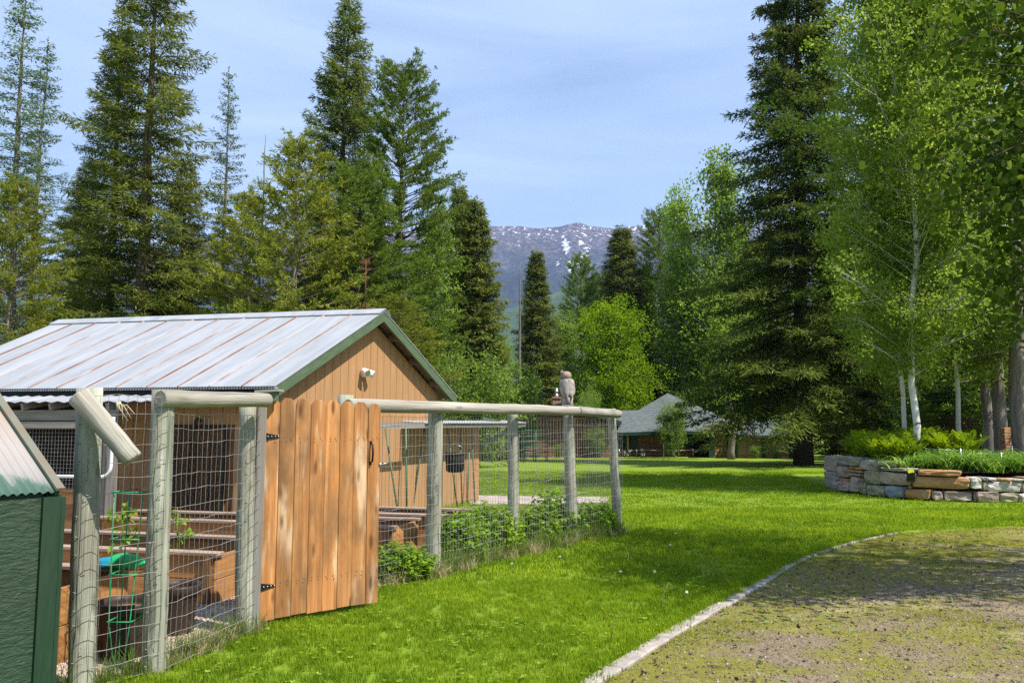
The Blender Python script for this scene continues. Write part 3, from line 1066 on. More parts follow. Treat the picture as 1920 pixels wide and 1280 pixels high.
# backing wall (dark, seen only in the joints) and the vertical siding boards of the gable
def wall_top(s):
    return roof_z(s) - 0.15
mb = MB()
mb.prism([sp(0, 0.03, GB), sp(W_, 0.03, GB), sp(W_, 0.03, wall_top(W_)), sp(W_ / 2, 0.03, wall_top(W_ / 2)), sp(0, 0.03, wall_top(0))], rdir * 0.06)
mb.prism([sp(W_ + .01, 0.03, GB), sp(6.32, 0.03, GB), sp(6.32, 0.03, 1.53), sp(W_ + .01, 0.03, 1.56)], rdir * 0.06)
mb.build('wall', M['tan_dark'], shed)
nb = 0
s = 0.0
while s < 6.30:
    s0, s1 = s + 0.005, min(s + SP - 0.005, 6.32)
    if s0 < W_ < s1 - 0.04:
        s1 = W_
    t = lambda q: wall_top(q) if q <= W_ + 0.001 else 1.54
    poly = [sp(s0, 0, GB), sp(s1, 0, GB), sp(s1, 0, t(s1))]
    if s0 < W_ / 2 < s1:
        poly.append(sp(W_ / 2, 0, t(W_ / 2)))
    poly.append(sp(s0, 0, t(s0)))
    mb = MB(); mb.prism(poly, rdir * 0.027 )
    mb.build('siding_board', M['tan_siding'], shed)
    s = s1 + 0.005
# long wall: boards from the corner to the pen
r = 0.03
while r < 2.5:
    r1 = min(r + SP - 0.01, 2.5)
    if not (r1 > 0.74 and r < 1.64):
        mb = MB(); mb.prism([sp(-0.002, r, GB), sp(-0.002, r1, GB), sp(-0.002, r1, 2.02), sp(-0.002, r, 2.02)], gdir * 0.027)
        mb.build('siding_board', M['tan_siding'], shed)
    else:
        mb = MB(); mb.prism([sp(-0.002, r, 1.56), sp(-0.002, r1, 1.56), sp(-0.002, r1, 2.02), sp(-0.002, r, 2.02)], gdir * 0.027)
        mb.build('siding_board', M['tan_siding'], shed)
    r = r1 + 0.01
mb = MB(); mb.prism([sp(0.035, 0.1, GB), sp(0.035, 5.9, GB), sp(0.035, 5.9, 2.0), sp(0.035, 0.1, 2.0)], gdir * 0.05)
mb.build('wall', M['tan_dark'], shed)
# far gable and back wall
mb = MB()
mb.prism([sp(0, 5.92, GB), sp(W_, 5.92, GB), sp(W_, 5.92, wall_top(W_)), sp(W_ / 2, 5.92, wall_top(W_ / 2)), sp(0, 5.92, wall_top(0))], rdir * 0.06)
mb.build('wall', M['tan_siding'], shed)
mb = MB(); mb.prism([sp(W_ - .03, 0.1, GB), sp(W_ - .03, 5.9, GB), sp(W_ - .03, 5.9, 2.05), sp(W_ - .03, 0.1, 2.05)], gdir * 0.03); mb.build('wall', M['tan_siding'], shed)
# barge boards
for side in (0, 1):
    sE = -OV if side == 0 else W_ + OV
    e, a = sp(sE, -0.2, roof_z(sE) - 0.075), sp(W_ / 2, -0.2, RIDGE - 0.075)
    mb = MB()
    mb.prism([sp(sE, -0.215, roof_z(sE) - 0.17), sp(W_ / 2, -0.215, RIDGE - 0.17), sp(W_ / 2, -0.215, RIDGE - 0.012), sp(sE, -0.215, roof_z(sE) - 0.012)], rdir * 0.035, grain=(a - e))
    mb.build('barge_board', M['green_trim'], shed)
# rafters under the overhang and purlin ends
for sgn in (-1, 1):
    for k, q in enumerate((0.55, 1.25, 1.95)):
        s_ = W_ / 2 + sgn * q
        mb = MB(); mb.prism([sp(s_ - .045, -0.18, roof_z(s_) - 0.165), sp(s_ + .045, -0.18, roof_z(s_) - 0.165), sp(s_ + .045, -0.18, roof_z(s_) - 0.055), sp(s_ - .045, -0.18, roof_z(s_) - 0.055)], rdir * 0.17, grain=rdir)
        mb.build('purlin', M['soffit'], shed)
    sE = W_ / 2 + sgn * (W_ / 2 + OV - 0.02)
    mb = MB(); mb.prism([sp(W_ / 2, -0.178, RIDGE - 0.052), sp(sE, -0.178, roof_z(sE) - 0.052), sp(sE, -0.178, roof_z(sE) - 0.035), sp(W_ / 2, -0.178, RIDGE - 0.035)], rdir * 6.25, grain=rdir)
    mb.build('roof_deck', M['soffit'], shed)
# eave block at the right corner
mb = MB(); mb.beam(sp(W_ - .02, -0.13, 1.93), sp(W_ + OV - .05, -0.13, 1.93), 0.06, 0.11); mb.build('eave_block', M['soffit'], shed)
# roofing sheets
NP = 13
RL0, RL1 = -0.225, 6.06
wdt = (RL1 - RL0) / NP
for k in range(NP):
    r0, r1 = RL0 + k * wdt, RL0 + (k + 1) * wdt
    for sgn in (-1, 1):
        sE = W_ / 2 + sgn * (W_ / 2 + OV + 0.03)
        lift = rnd.uniform(0, 0.004)
        a, b_ = sp(W_ / 2, r0, RIDGE + lift), sp(sE, r0, roof_z(sE) + lift)
        mid = (a + b_) / 2
        mb = MB()
        ax = (b_ - a) / 2
        ay = (sp(0, r1, 0) - sp(0, r0, 0)) / 2
        nz_ = ax.cross(ay).normalized()
        if nz_.z < 0: nz_ = -nz_
        mb.obox(mid + ay, ax, ay * 0.998, nz_ * 0.006)
        mb.build('roof_sheet', M['roofing'], shed)
        if k > 0 and sgn < 0:
            mb = MB()
            wd = rnd.choice((0.011, 0.014, 0.019, 0.022))
            n_ = 9
            pts = [a.lerp(b_, i / (n_ - 1)) for i in range(n_)]
            mb.beam(a + nz_ * 0.010, b_ + nz_ * 0.010, wd, 0.026, up=nz_)
            # ragged rust either side of the seam
            mb.build('seam', M['seam'], shed)
# ridge cap
for sgn in (-1, 1):
    mb = MB()
    s1 = W_ / 2 + sgn * 0.17
    mb.prism([sp(W_ / 2, RL0 - .01, RIDGE + 0.030), sp(s1, RL0 - .01, roof_z(s1) + 0.022), sp(s1, RL0 - .01, roof_z(s1) + 0.034), sp(W_ / 2, RL0 - .01, RIDGE + 0.045)], rdir * (RL1 - RL0 + .02), grain=rdir)
    mb.build('ridge_cap', M['roofing'], shed)
# corrugated edge strip and dark fascia under the front eave
mb = MB()
sE = -OV - 0.028
n_ = 150
for i in range(n_):
    ra = RL0 + (RL1 - RL0) * i / n_; rb = RL0 + (RL1 - RL0) * (i + .55) / n_
    mb.prism([sp(sE, ra, roof_z(sE) - 0.030), sp(sE, rb, roof_z(sE) - 0.030), sp(sE, rb, roof_z(sE) - 0.008), sp(sE, ra, roof_z(sE) - 0.008)], gdir * 0.05)
tag(mb.build('corrugated_filler', M['roofing'], shed), kind='stuff')
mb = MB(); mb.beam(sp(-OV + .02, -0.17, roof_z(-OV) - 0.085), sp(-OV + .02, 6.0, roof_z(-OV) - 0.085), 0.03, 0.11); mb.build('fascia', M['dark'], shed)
mb = MB(); mb.beam(sp(-0.2, -0.10, 1.93), sp(-0.2, 0.02, 1.93), 0.25, 0.09); mb.build('eave_block', M['soffit'], shed)

def corrugated(mb, a, b, c, pitch, amp, thick=0.004, per=4):
    """sheet with corner a, running along b (across the waves) and c (down the waves)"""
    a, b, c = Vector(a), Vector(b), Vector(c)
    n = max(4, int(b.length / pitch) * per)
    nn = b.cross(c).normalized()
    if nn.z < 0: nn = -nn
    rows = 4
    vs_, ls, fs = [], [], []
    for j in range(rows):
        for i in range(n + 1):
            h = amp * sin(2 * pi * i / per)
            vs_.append(a + b * (i / n) + c * (j / (rows - 1)) + nn * h)
            ls.append((c.length * j / (rows - 1), b.length * i / n, 0))
    o = len(vs_)
    for j in range(rows):
        for i in range(n + 1):
            vs_.append(vs_[j * (n + 1) + i] - nn * thick); ls.append(ls[j * (n + 1) + i])
    for j in range(rows - 1):
        for i in range(n):
            q = (j * (n + 1) + i, j * (n + 1) + i + 1, (j + 1) * (n + 1) + i + 1, (j + 1) * (n + 1) + i)
            fs.append(q); fs.append(tuple(x + o for x in q[::-1]))
    for i in range(n):
        j = rows - 1
        fs.append((j * (n + 1) + i, j * (n + 1) + i + 1, o + j * (n + 1) + i + 1, o + j * (n + 1) + i))
        fs.append((i, i + 1, o + i + 1, o + i))
    mb.add(vs_, fs, ls, True)
    return mb

# low awning over the pen on the long side
mb = MB(); corrugated(mb, sp(-0.05, 1.25, 2.02), rdir * 4.75, (sp(-0.80, 2.0, 1.865) - sp(-0.05, 2.0, 2.02)), 0.19, 0.012)
mb.build('pen_awning', M['roofing'], shed)
for i in range(9):
    r_ = 1.95 + i * 0.45
    mb = MB(); mb.beam(sp(-0.76, r_, 1.80), sp(0.0, r_, 1.95), 0.045, 0.09); mb.build('rafter', M['grey_board'], shed)
mb = MB(); mb.beam(sp(-0.66, 1.95, 1.685), sp(-0.66, 6.0, 1.685), 0.05, 0.14); mb.build('pen_beam', M['grey_board'], shed)
mb = MB(); mb.beam(sp(-0.72, 2.05, 1.555), sp(-0.72, 6.0, 1.555), 0.04, 0.09); mb.build('pen_beam', M['grey_board'], shed)
mb = MB(); mb.box(-0.05, 0.05, -0.05, 0.05, 0, 1.76, grain='z')
me = mb.mesh('pen_post'); me.materials.append(M['grey_board'])
me.transform(Matrix.Translation(sp(-0.68, 1.90, 0)))
link('pen_post', me, shed)
mb = MB(); mb.prism([sp(-0.66, 1.99, 0), sp(-0.66, 2.08, 0), sp(-0.66, 2.08, 1.61), sp(-0.66, 1.99, 1.61)], ln * -0.03); mb.build('pen_post', M['grey_board'], shed)
# shade inside the pen, painted as near-black back and end panels
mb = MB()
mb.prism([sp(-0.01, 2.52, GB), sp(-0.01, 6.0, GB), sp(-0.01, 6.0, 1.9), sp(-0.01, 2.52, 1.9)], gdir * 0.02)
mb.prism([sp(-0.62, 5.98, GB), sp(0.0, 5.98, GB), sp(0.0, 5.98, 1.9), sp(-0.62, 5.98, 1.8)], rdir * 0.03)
mb.build('pen_shade_lining', M['dark'], shed)
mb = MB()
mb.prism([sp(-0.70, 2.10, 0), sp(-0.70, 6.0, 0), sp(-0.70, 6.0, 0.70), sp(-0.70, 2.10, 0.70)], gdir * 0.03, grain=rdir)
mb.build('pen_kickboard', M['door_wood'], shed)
# welded mesh of the pen window
mb = MB()
z = 0.72
while z < 1.52:
    mb.beam(sp(-0.715, 2.1, z), sp(-0.715, 6.0, z), 0.0024, 0.0024); z += 0.052
r = 2.1
while r < 6.0:
    mb.beam(sp(-0.719, r, 0.70), sp(-0.719, r, 1.53), 0.0024, 0.0024, up=(0, 1, 0)); r += 0.052
tag(mb.build('window_mesh', M['wire'], shed), kind='stuff')
# white drain pipe
p0 = sp(-0.80, 1.80, 1.66)
mb = MB()
c_ = sp(-0.80, 2.86, 0.98)
pts = [p0, sp(-0.80, 1.80, 1.3), sp(-0.80, 1.80, 1.02)]
for i in range(1, 7):
    a = i / 6 * pi / 2
    pts.append(sp(-0.80, 1.94 - 0.14 * cos(a), 1.02 - 0.14 * sin(a)))
pts.append(sp(-0.80, 3.2, 0.875))
mb.tube(pts, 0.022, 8); mb.build('drain_pipe', M['pvc'], shed)
mb = MB(); mb.beam(sp(-0.45, 1.22, 1.86), sp(-0.45, -0.05, 1.86), 0.03, 0.11); mb.build('green_fascia', M['green_trim'], shed)

# old door behind a black security grille
door = thing('shed_door', sp(-0.01, 1.2, 0), 'old brown shed door behind a black security grille', 'door')
mb = MB()
for i in range(5):
    a = 0.78 + i * 0.165
    mb.prism([sp(0.02, a, 0.02), sp(0.02, a + .158, 0.02), sp(0.02, a + .158, 1.5), sp(0.02, a, 1.5)], gdir * 0.014)
    mb2 = MB(); mb2.prism([sp(0.004, a, 0.02), sp(0.004, a + .158, 0.02), sp(0.004, a + .158, 1.5), sp(0.004, a, 1.5)], gdir * 0.015)
    mb2.build('plank', M['door_wood'], door)
mb = MB()
fr = [(0.76, 0.03), (1.62, 0.03), (1.62, 1.53), (0.76, 1.53)]
for (a, b_), (c_, d_) in zip(fr, fr[1:] + fr[:1]):
    mb.beam(sp(-0.05, a, b_), sp(-0.05, c_, d_), 0.03, 0.03, up=(0.1, 1, 0.1))
mb.build('grille_frame', M['black_iron'], door)
for i in range(1, 8):
    a = 0.76 + 0.86 * i / 8
    mb = MB(); mb.beam(sp(-0.05, a, 0.04), sp(-0.05, a, 1.35 if i % 3 else 1.51), 0.014, 0.014, up=(0, 1, 0)); mb.build('grille_bar', M['black_iron'], door)
mb = MB()
for i in range(-14, 12):
    for sg in (1, -1):
        x0, z0 = 0.78, 0.06 + i * 0.11
        pts = []
        for u in (0, 0.82):
            pts.append((0.78 + u if sg > 0 else 1.60 - u, z0 + u * 1.75))
        (xa, za), (xb, zb) = pts
        if zb < 0.06 or za > 1.5: continue
        if za < 0.06:
            f_ = (0.06 - za) / (zb - za); xa, za = xa + (xb - xa) * f_, 0.06
        if zb > 1.5:
            f_ = (1.5 - za) / (zb - za); xb, zb = xa + (xb - xa) * f_, 1.5
        mb.beam(sp(-0.041 - .004 * sg, xa, za), sp(-0.041 - .004 * sg, xb, zb), 0.006, 0.005, up=(0, 1, 0))
tag(mb.build('diamond_mesh', M['black_iron'], door), kind='stuff')
strap = MB()
strap.tube([sp(-0.09, 1.10, 1.60), sp(-0.10, 1.13, 1.63), sp(-0.11, 1.17, 1.60), sp(-0.11, 1.19, 1.45), sp(-0.11, 1.27, 1.1), sp(-0.11, 1.25, 0.7), sp(-0.12, 1.19, 0.45)], [.030, .034, .033, .018, .013, .013, .01], 7)
tag(strap.build('hanging_strap', M['black_plastic'], None, sp(-0.1, 1.15, 1.0)), 'black strap hanging down in front of the grilled shed door', 'strap')

# floodlight on the gable
fl = thing('floodlight', sp(1.98, -0.02, 2.36), 'white twin-head floodlight mounted on the tan gable', 'floodlight')
o_ = sp(2.0, -0.005, 2.36)
mb = MB(); mb.tube([o_, o_ + gn * 0.045], [0.062, 0.05], 14); mb.build('mounting_plate', M['white_paint'], fl)
for (dx, dz, an) in ((-0.075, 0.045, -0.35), (0.07, 0.03, 0.5)):
    d = (gn + gdir * an + Vector((0, 0, -0.45))).normalized()
    b0 = o_ + gn * 0.05 + gdir * dx * 0.6 + Vector((0, 0, dz))
    mb = MB(); mb.tube([o_ + gn * 0.03, b0 + gn * .02], 0.016, 8)
    mb.tube([b0 - d * 0.03, b0, b0 + d * 0.05, b0 + d * 0.12], [0.028, 0.045, 0.052, 0.062], 14)
    h_ = mb.build('lamp_head', M['white_paint'], fl)
    mb = MB(); mb.tube([b0 + d * 0.1205, b0 + d * 0.124], [0.052, 0.050], 14); mb.build('lens', M['steel'], h_)

# rusty weathervane on the ridge end
wv_p = at(686, 582, sp(W_ / 2, 0.1, 0).y); wv = sp(W_ / 2, 0.12, RIDGE + 0.045)
vane = thing('weathervane', wv, 'rusty weathervane standing on the ridge near the gable end', 'weathervane')
mb = MB(); mb.tube([wv, wv + Vector((0, 0, 0.82))], [0.011, 0.008], 6)
for dx in (-0.12, 0.12):
    mb.tube([wv + rdir * dx - Vector((0, 0, .01)), wv + Vector((0, 0, .1))], 0.008, 5)
mb.tube([wv + rdir * -0.14, wv + rdir * 0.14], 0.010, 5)
mb.build('pole', M['rust'], vane)
mb = MB()
zc = wv + Vector((0, 0, 0.66))
mb.tube([zc - rdir * .10, zc + rdir * .10], 0.006, 5); mb.tube([zc - gdir * .10, zc + gdir * .10], 0.006, 5)
mb.prism([zc + rdir * .10 + Vector((0, 0, -.03)), zc + rdir * .14, zc + rdir * .10 + Vector((0, 0, .03))], gdir * .006)
mb.build('direction_arms', M['rust'], vane)
mb = MB()
zc = wv + Vector((0, 0, 0.76))
pl = [(-.13, 0), (-.06, .012), (-.05, .09), (-.02, .05), (.03, .055), (.06, .12), (.085, .12), (.075, .05), (.12, 0.02), (.05, -.012)]
mb.prism([zc + rdir * a + Vector((0, 0, b_)) for a, b_ in pl], gdir * .008)
mb.build('vane_plate', M['rust'], vane)

# low lean-to roof along the gable wall, at eye height
lean = thing('lean_to_roof', sp(5.0, -0.3, 1.6), 'low grey corrugated lean-to roof along the gable wall of the shed', 'lean-to')
mb = MB(); corrugated(mb, sp(3.2, -0.02, 1.610), gdir * 4.6, gn * 0.45 + Vector((0, 0, -0.035)), 0.07, 0.010)
mb.build('roof_sheet', M['roofing'], lean)
mb = MB(); mb.beam(sp(0.9, -0.47, 1.54), sp(3.1, -0.47, 1.54), 0.035, 0.10); mb.build('front_beam', M['grey_board'], lean)
mb = MB(); mb.beam(sp(3.15, -0.42, 1.525), sp(7.75, -0.42, 1.525), 0.035, 0.07); mb.build('front_beam', M['grey_board'], lean)
mb = MB(); mb.beam(sp(6.4, -0.03, 1.66), sp(6.75, -0.42, 1.52), 0.07, 0.09); mb.build('brace', M['green_trim'], lean)
mb = MB(); mb.beam(sp(7.3, -0.41, 1.52), sp(6.3, -0.05, 1.1), 0.05, 0.07); mb.build('brace', M['green_trim'], lean)
# green metal stakes leaning on the wall under it
def stake(px, ptop, pbx, Yw, lab):
    s_top = None
    mb = MB()
    b_ = at(pbx, 944, Yw); b_.z = gz(b_.x, b_.y)
    t_ = at(px, ptop, Yw + 0.10)
    mb.tube([b_ - gn * -0.05, t_], 0.016, 6)
    o = mb.build('garden_stake', M['stake_green'], None, b_)
    tag(o, lab, 'stake', 'green stakes leaning on the shed wall')
def wallY(px):
    u = (px - 960) / F * 0.996
    # C0 + gdir*s : x/y = u
    s_ = (u * C0.y - C0.x) / (gdir.x - u * gdir.y)
    return (C0 + gdir * s_).y
for (a, b_, c_, lab) in ((722, 800, 744, 'green stake leaning left at the gate end of the row on the tan wall'),
                         (761, 790, 758, 'upright green stake on the tan wall between two slanting stakes'),
                         (796, 800, 768, 'green stake leaning right just before the second fence post'),
                         (838, 792, 853, 'thin green stake crossing behind the hanging black bucket'),
                         (862, 795, 862, 'thick upright green stake right behind the hanging black bucket'),
                         (884, 800, 886, 'upright green stake nearest the end of the tan wall'),
                         (880, 842, 872, 'short green stake tilted right beside the end of the tan wall')):
    Yw = wallY(a) - 0.30
    stake(a, b_, c_, Yw, lab)
# ------------------------------------------------------------------ fence of round posts, rails and welded wire
def vary_tube(mb, a, b, r, seg=12, n=9, wob=0.006, end=0.0):
    a, b = Vector(a), Vector(b)
    d = (b - a)
    s = d.cross(Vector((0.3, 0.8, 0.5))).normalized(); u = d.cross(s).normalized()
    pts, rs = [], []
    for i in range(n):
        t = i / (n - 1)
        e = 1 if 0 < i < n - 1 else 0.4
        pts.append(a + d * t + s * rnd.uniform(-wob, wob) * e + u * rnd.uniform(-wob, wob) * e)
        rs.append((r[0] * (1 - t) + r[1] * t if hasattr(r, '__len__') else r) * rnd.uniform(0.965, 1.035))
    if end:
        d1 = d.normalized()
        pts = [pts[0], pts[0] + d1 * end] + pts[1:-1] + [pts[-1] - d1 * end, pts[-1]]
        rs = [rs[0] * 0.86, rs[0]] + rs[1:-1] + [rs[-1], rs[-1] * 0.86]
    mb.tube(pts, rs, seg, jit=0.025)
    return mb

fence = thing('garden_fence', ground(810, 1075), 'garden fence of greenish round posts, log top rails and rusty welded wire', 'fence')
P_ = []   # post base, top
def post(pb, pt, dia, h=None, Y=None):
    b_ = ground(*pb) if Y is None else at(pb[0], pb[1], Y)
    if Y is not None: b_.z = gz(b_.x, b_.y)
    t_ = at(pt[0], pt[1], b_.y)
    mb = MB()
    vary_tube(mb, b_ - Vector((0, 0, 0.12)), t_, (dia / 2 * 1.04, dia / 2), 14, 12, 0.004)
    o = mb.build('post', M['post'], fence)
    P_.append((b_, t_))
    return o
post((153, 1292), (168, 727), 0.150)
post((287, 1261), (306, 731), 0.146)
post((457, 1188), (466, 745), 0.138)
post((624, 1118), (648, 740), 0.145)
post((810, 1077), (818, 753), 0.160)
post((963, 1037), (961, 757), 0.135)
post((1074, 1014), (1065, 762), 0.150)
post((1159, 997), (1146, 766), 0.128)
# square jamb the gate hangs on
jb = ground(474, 1186)
mb = MB(); mb.beam(jb, at(490, 755, jb.y), 0.075, 0.07, up=(0.6, -0.8, 0), bev=0.006); mb.build('jamb', M['grey_board'], fence)
# top rails
tA = at(300, 747, P_[1][1].y - 0.09); tB = at(503, 750, P_[2][1].y - 0.10)
mb = MB(); vary_tube(mb, tA, tB, (0.060, 0.054), 14, 9, 0.003, 0.015); mb.build('top_rail', M['rail'], fence)
tC = at(652, 760, P_[3][1].y - 0.12); tM = at(1083, 770, P_[6][1].y - 0.11); tD = at(1161, 776, P_[7][1].y - 0.09)
mb = MB(); vary_tube(mb, tC, tM, (0.066, 0.062), 14, 14, 0.004, 0.015); mb.build('top_rail', M['rail'], fence)
mb = MB(); vary_tube(mb, tM + (tD - tM) * 0.01, tD, (0.064, 0.062), 14, 6, 0.003, 0.015); mb.build('top_rail', M['rail'], fence)
# little cap board where the front rail meets the shed corner
mb = MB(); q = at(505, 733, P_[2][1].y + 0.15); mb.obox(q, Vector((0.09, 0.01, 0.006)), Vector((0, 0.08, 0)), Vector((0, 0, 0.009))); mb.build('cap_board', M['rail'], fence)
mb = MB(); q = at(508, 742, P_[2][1].y + 0.12); mb.obox(q, Vector((0.05, 0.02, 0)), Vector((0, 0.03, 0)), Vector((0, 0, 0.04))); mb.build('cap_board', M['green_trim'], fence)

# welded wire, bay by bay: every wire a little bent
def wire_bay(a, b, toff, z1, zr, name='wire_panel', hs=0.1016, vs2=0.0508, r=0.0017, ends=(0.0, 0.0)):
    """a,b: bases; toff: offset vector towards the outside"""
    mb = MB()
    a, b = Vector(a) + toff, Vector(b) + toff
    d = b - a
    L = d.length
    rs_ = np.random.RandomState(int(L * 1000) % 999)
    sagp = rs_.uniform(-0.012, 0.012, 24)
    def P(t, z):
        k = int(z / hs) % 24
        w = sin(t * pi) * sagp[k] + 0.006 * sin(t * 9 + k) + 0.004 * sin(t * 31 + 2 * k)
        o = 0.015 * sin(t * 5 + z * 3)
        p = a + d * t
        return Vector((p.x + toff.x * o * 3, p.y + toff.y * o * 3, gz(p.x, p.y) + z + w))
    n = max(6, int(L / 0.09))
    nz = int(z1 / hs) + 1
    for k in range(nz):
        z = 0.03 + k * hs
        pts = [P(i / n, z) for i in range(n + 1)]
        mb.tube(pts, r * 1.12, 3, cap=False, smooth=False)
    nv = int(L / vs2)
    for i in range(nv + 1):
        t = i / nv
        j = rs_.uniform(-0.004, 0.004)
        pts = [P(min(1, max(0, t + (j + 0.003 * sin(k * 1.3 + i)) / L)), 0.03 + k * hs * zr) for k in range(nz)]
        mb.tube(pts, r, 3, cap=False, smooth=False)
    o = mb.build(name, M['wire'], fence)
    tag(o, kind='stuff')
    return o
def outv(a, b, k):
    d = (b - a); v = Vector((d.y, -d.x, 0)).normalized()
    return v * k
b1, b2, b3, b4, b5, b6, b7, b8 = [p[0] for p in P_]
z_top = 1.78
ext = b1 + (b1 - b2) * 0.14
wire_bay(ext, b2, outv(b1, b2, 0.080), z_top, 1.0)
wire_bay(b2, b3 + (b3 - b2) * 0.05, outv(b2, b3, 0.078), z_top - .06, 1.0)
dr = (b8 - b4)
b4b = b4 + dr.normalized() * 0.0
for (p, q) in ((b4, b5), (b5, b6), (b6, b7), (b7, b8)):
    wire_bay(p, q, outv(b4, b8, 0.085), 1.70, 1.0)
# far side of the garden fence, back to the shed
e2 = b8 + Vector((-2.3, 2.6, 0))
wire_bay(b8 + Vector((-0.1, 0.05, 0)), e2, outv(b8, e2, 0.03), 1.70, 1.0, 'wire_panel', 0.1016, 0.0762)
# staples and the twisted wire ends on the front posts
mb = MB()
for (bb, tt) in P_[:3]:
    for k in range(16):
        f_ = 0.03 + 0.06 * k + rnd.uniform(-.01, .01)
        c_ = bb.lerp(tt, min(f_, .97)) + Vector((0.03 * rnd.choice((-1, 1)), -0.077, 0))
        mb.tube([c_, c_ + Vector((0.012, -0.012, 0.004)), c_ + Vector((0.026, -0.002, -0.003))], 0.0022, 4)
tag(mb.build('staples', M['wire'], fence), kind='stuff')
mb = MB()
c_ = at(222, 758, b2.y - 0.02)
for k in range(5):
    a = c_ + Vector((rnd.uniform(-.02, .02), 0, 0))
    mb.tube([a, a + Vector((rnd.uniform(.01, .06), -.01, rnd.uniform(-.03, .02))), a + Vector((rnd.uniform(.03, .10), 0, -0.05 - rnd.uniform(0, .08)))], 0.003, 4)
mb.tube([c_ + Vector((0, 0, 0.02)), c_ + Vector((0.003, 0, -0.04))], 0.016, 6)
tag(mb.build('twine_knot', M['net'], fence), kind='stuff')

# the fallen rail lying across the first post
fr_y = b1.y - 0.16
mb = MB(); vary_tube(mb, at(146, 740, fr_y), at(250, 862, fr_y + 0.05), (0.066, 0.060), 16, 8, 0.002, 0.01)
broken = mb.build('fallen_rail', M['rail'], None, at(200, 800, fr_y))
tag(broken, 'loose grey log rail hanging askew across the leftmost fence posts', 'fence rail')

# ------------------------------------------------------------------ cedar gate
g0 = ground(481, 1178); g1 = ground(708, 1139)
gl_ = at(497, 752, g0.y)
gate = thing('garden_gate', g0, 'orange cedar picket gate with dog-eared boards and black strap hinges', 'gate')
gd = Vector((g1.x - g0.x, g1.y - g0.y, 0)); GW = gd.length; gd.normalize()
gnrm = Vector((gd.y, -gd.x, 0))
ztop = [at(x, y, g0.y + (g1.y - g0.y) * (i + .5) / 8).z for i, (x, y) in enumerate(((515, 745), (545, 746), (574, 747), (604, 749), (633, 750), (661, 752), (686, 753), (710, 756)))]
bw = GW / 8
lean_ = Vector((0.012, 0, 0))
for i in range(8):
    a = i * bw + 0.0015; b_ = (i + 1) * bw - 0.0015
    if i == 7: b_ -= 0.012
    z0 = 0.055 + rnd.uniform(-0.006, 0.006) + 0.01 * (i == 2)
    z1 = ztop[i]
    ear = 0.038
    pr = rnd.uniform(0, 0.004)
    base = Vector((g0.x, g0.y, 0)) + gnrm * pr
    tl = rnd.uniform(-0.002, 0.002)
    pts2 = [(a, z0), (b_, z0 + rnd.uniform(-.003, .003)), (b_ + tl, z1 - ear * 1.3), (b_ - ear + tl, z1 - .004), (a + ear + tl, z1), (a + tl, z1 - ear * 1.25)]
    mb = MB(); mb.prism([base + gd * u + Vector((0, 0, w)) for u, w in pts2], gnrm * 0.018)
    ob = mb.build('picket', M['cedar'], gate)
    bv = ob.modifiers.new('edge', 'BEVEL'); bv.width = 0.0022; bv.segments = 1; bv.limit_method = 'ANGLE'
for z in (0.32, 1.45):
    mb = MB(); c_ = Vector((g0.x, g0.y, z)) + gd * GW / 2 - gnrm * 0.022
    mb.obox(c_, gd * (GW / 2 - .02), gnrm * 0.019, Vector((0, 0, 0.044)), .003); mb.build('back_rail', M['cedar'], gate)
mb = MB()
mb.beam(Vector((g0.x, g0.y, 0.38)) + gd * 0.06 - gnrm * 0.021, Vector((g0.x, g0.y, 1.40)) + gd * (GW - .06) - gnrm * 0.021, 0.036, 0.085, up=(0, 0, 1)); mb.build('brace', M['cedar'], gate)
mb = MB()
for i in range(8):
    for z in (0.31, 0.335, 1.44, 1.465):
        for f in (.3, .72):
            c_ = Vector((g0.x, g0.y, z + rnd.uniform(-.008, .008))) + gd * bw * (i + f + rnd.uniform(-.06, .06)) + gnrm * .0205
            mb.tube([c_, c_ + gnrm * .0022], .0042, 6)
tag(mb.build('nail_heads', M['rust'], gate), kind='stuff')
for (py, k) in ((818, 0), (1100, 1)):
    zc = at(490, py, g0.y).z
    o_ = Vector((g0.x, g0.y, zc)) + gnrm * 0.0235
    mb = MB()
    pl = [(0.006, 0.030), (0.03, 0.026), (0.085, 0.014), (0.115, 0.010), (0.135, 0.0), (0.115, -0.010), (0.085, -0.014), (0.03, -0.026), (0.006, -0.030)]
    mb.prism([o_ + gd * u + Vector((0, 0, w)) for u, w in pl], gnrm * 0.004)
    mb.prism([o_ + gd * u + Vector((0, 0, w)) for u, w in [(-0.040, -0.050), (-0.010, -0.050), (-0.010, 0.050), (-0.040, 0.050)]], gnrm * 0.004)
    mb.tube([o_ + gd * -0.002 + gnrm * .004 + Vector((0, 0, -.052)), o_ + gd * -0.002 + gnrm * .004 + Vector((0, 0, .052))], 0.009, 8)
    h_ = mb.build('hinge', M['black_iron'], gate)
    for u, w in ((0.035, 0), (0.065, 0), (0.095, 0), (0.122, 0)):
        mb = MB(); c_ = o_ + gd * u + Vector((0, 0, w)) + gnrm * 0.004
        mb.tube([c_, c_ + gnrm * .003, c_ + gnrm * .006], [0.0065, 0.006, 0.003], 8); mb.build('bolt', M['steel'], h_)
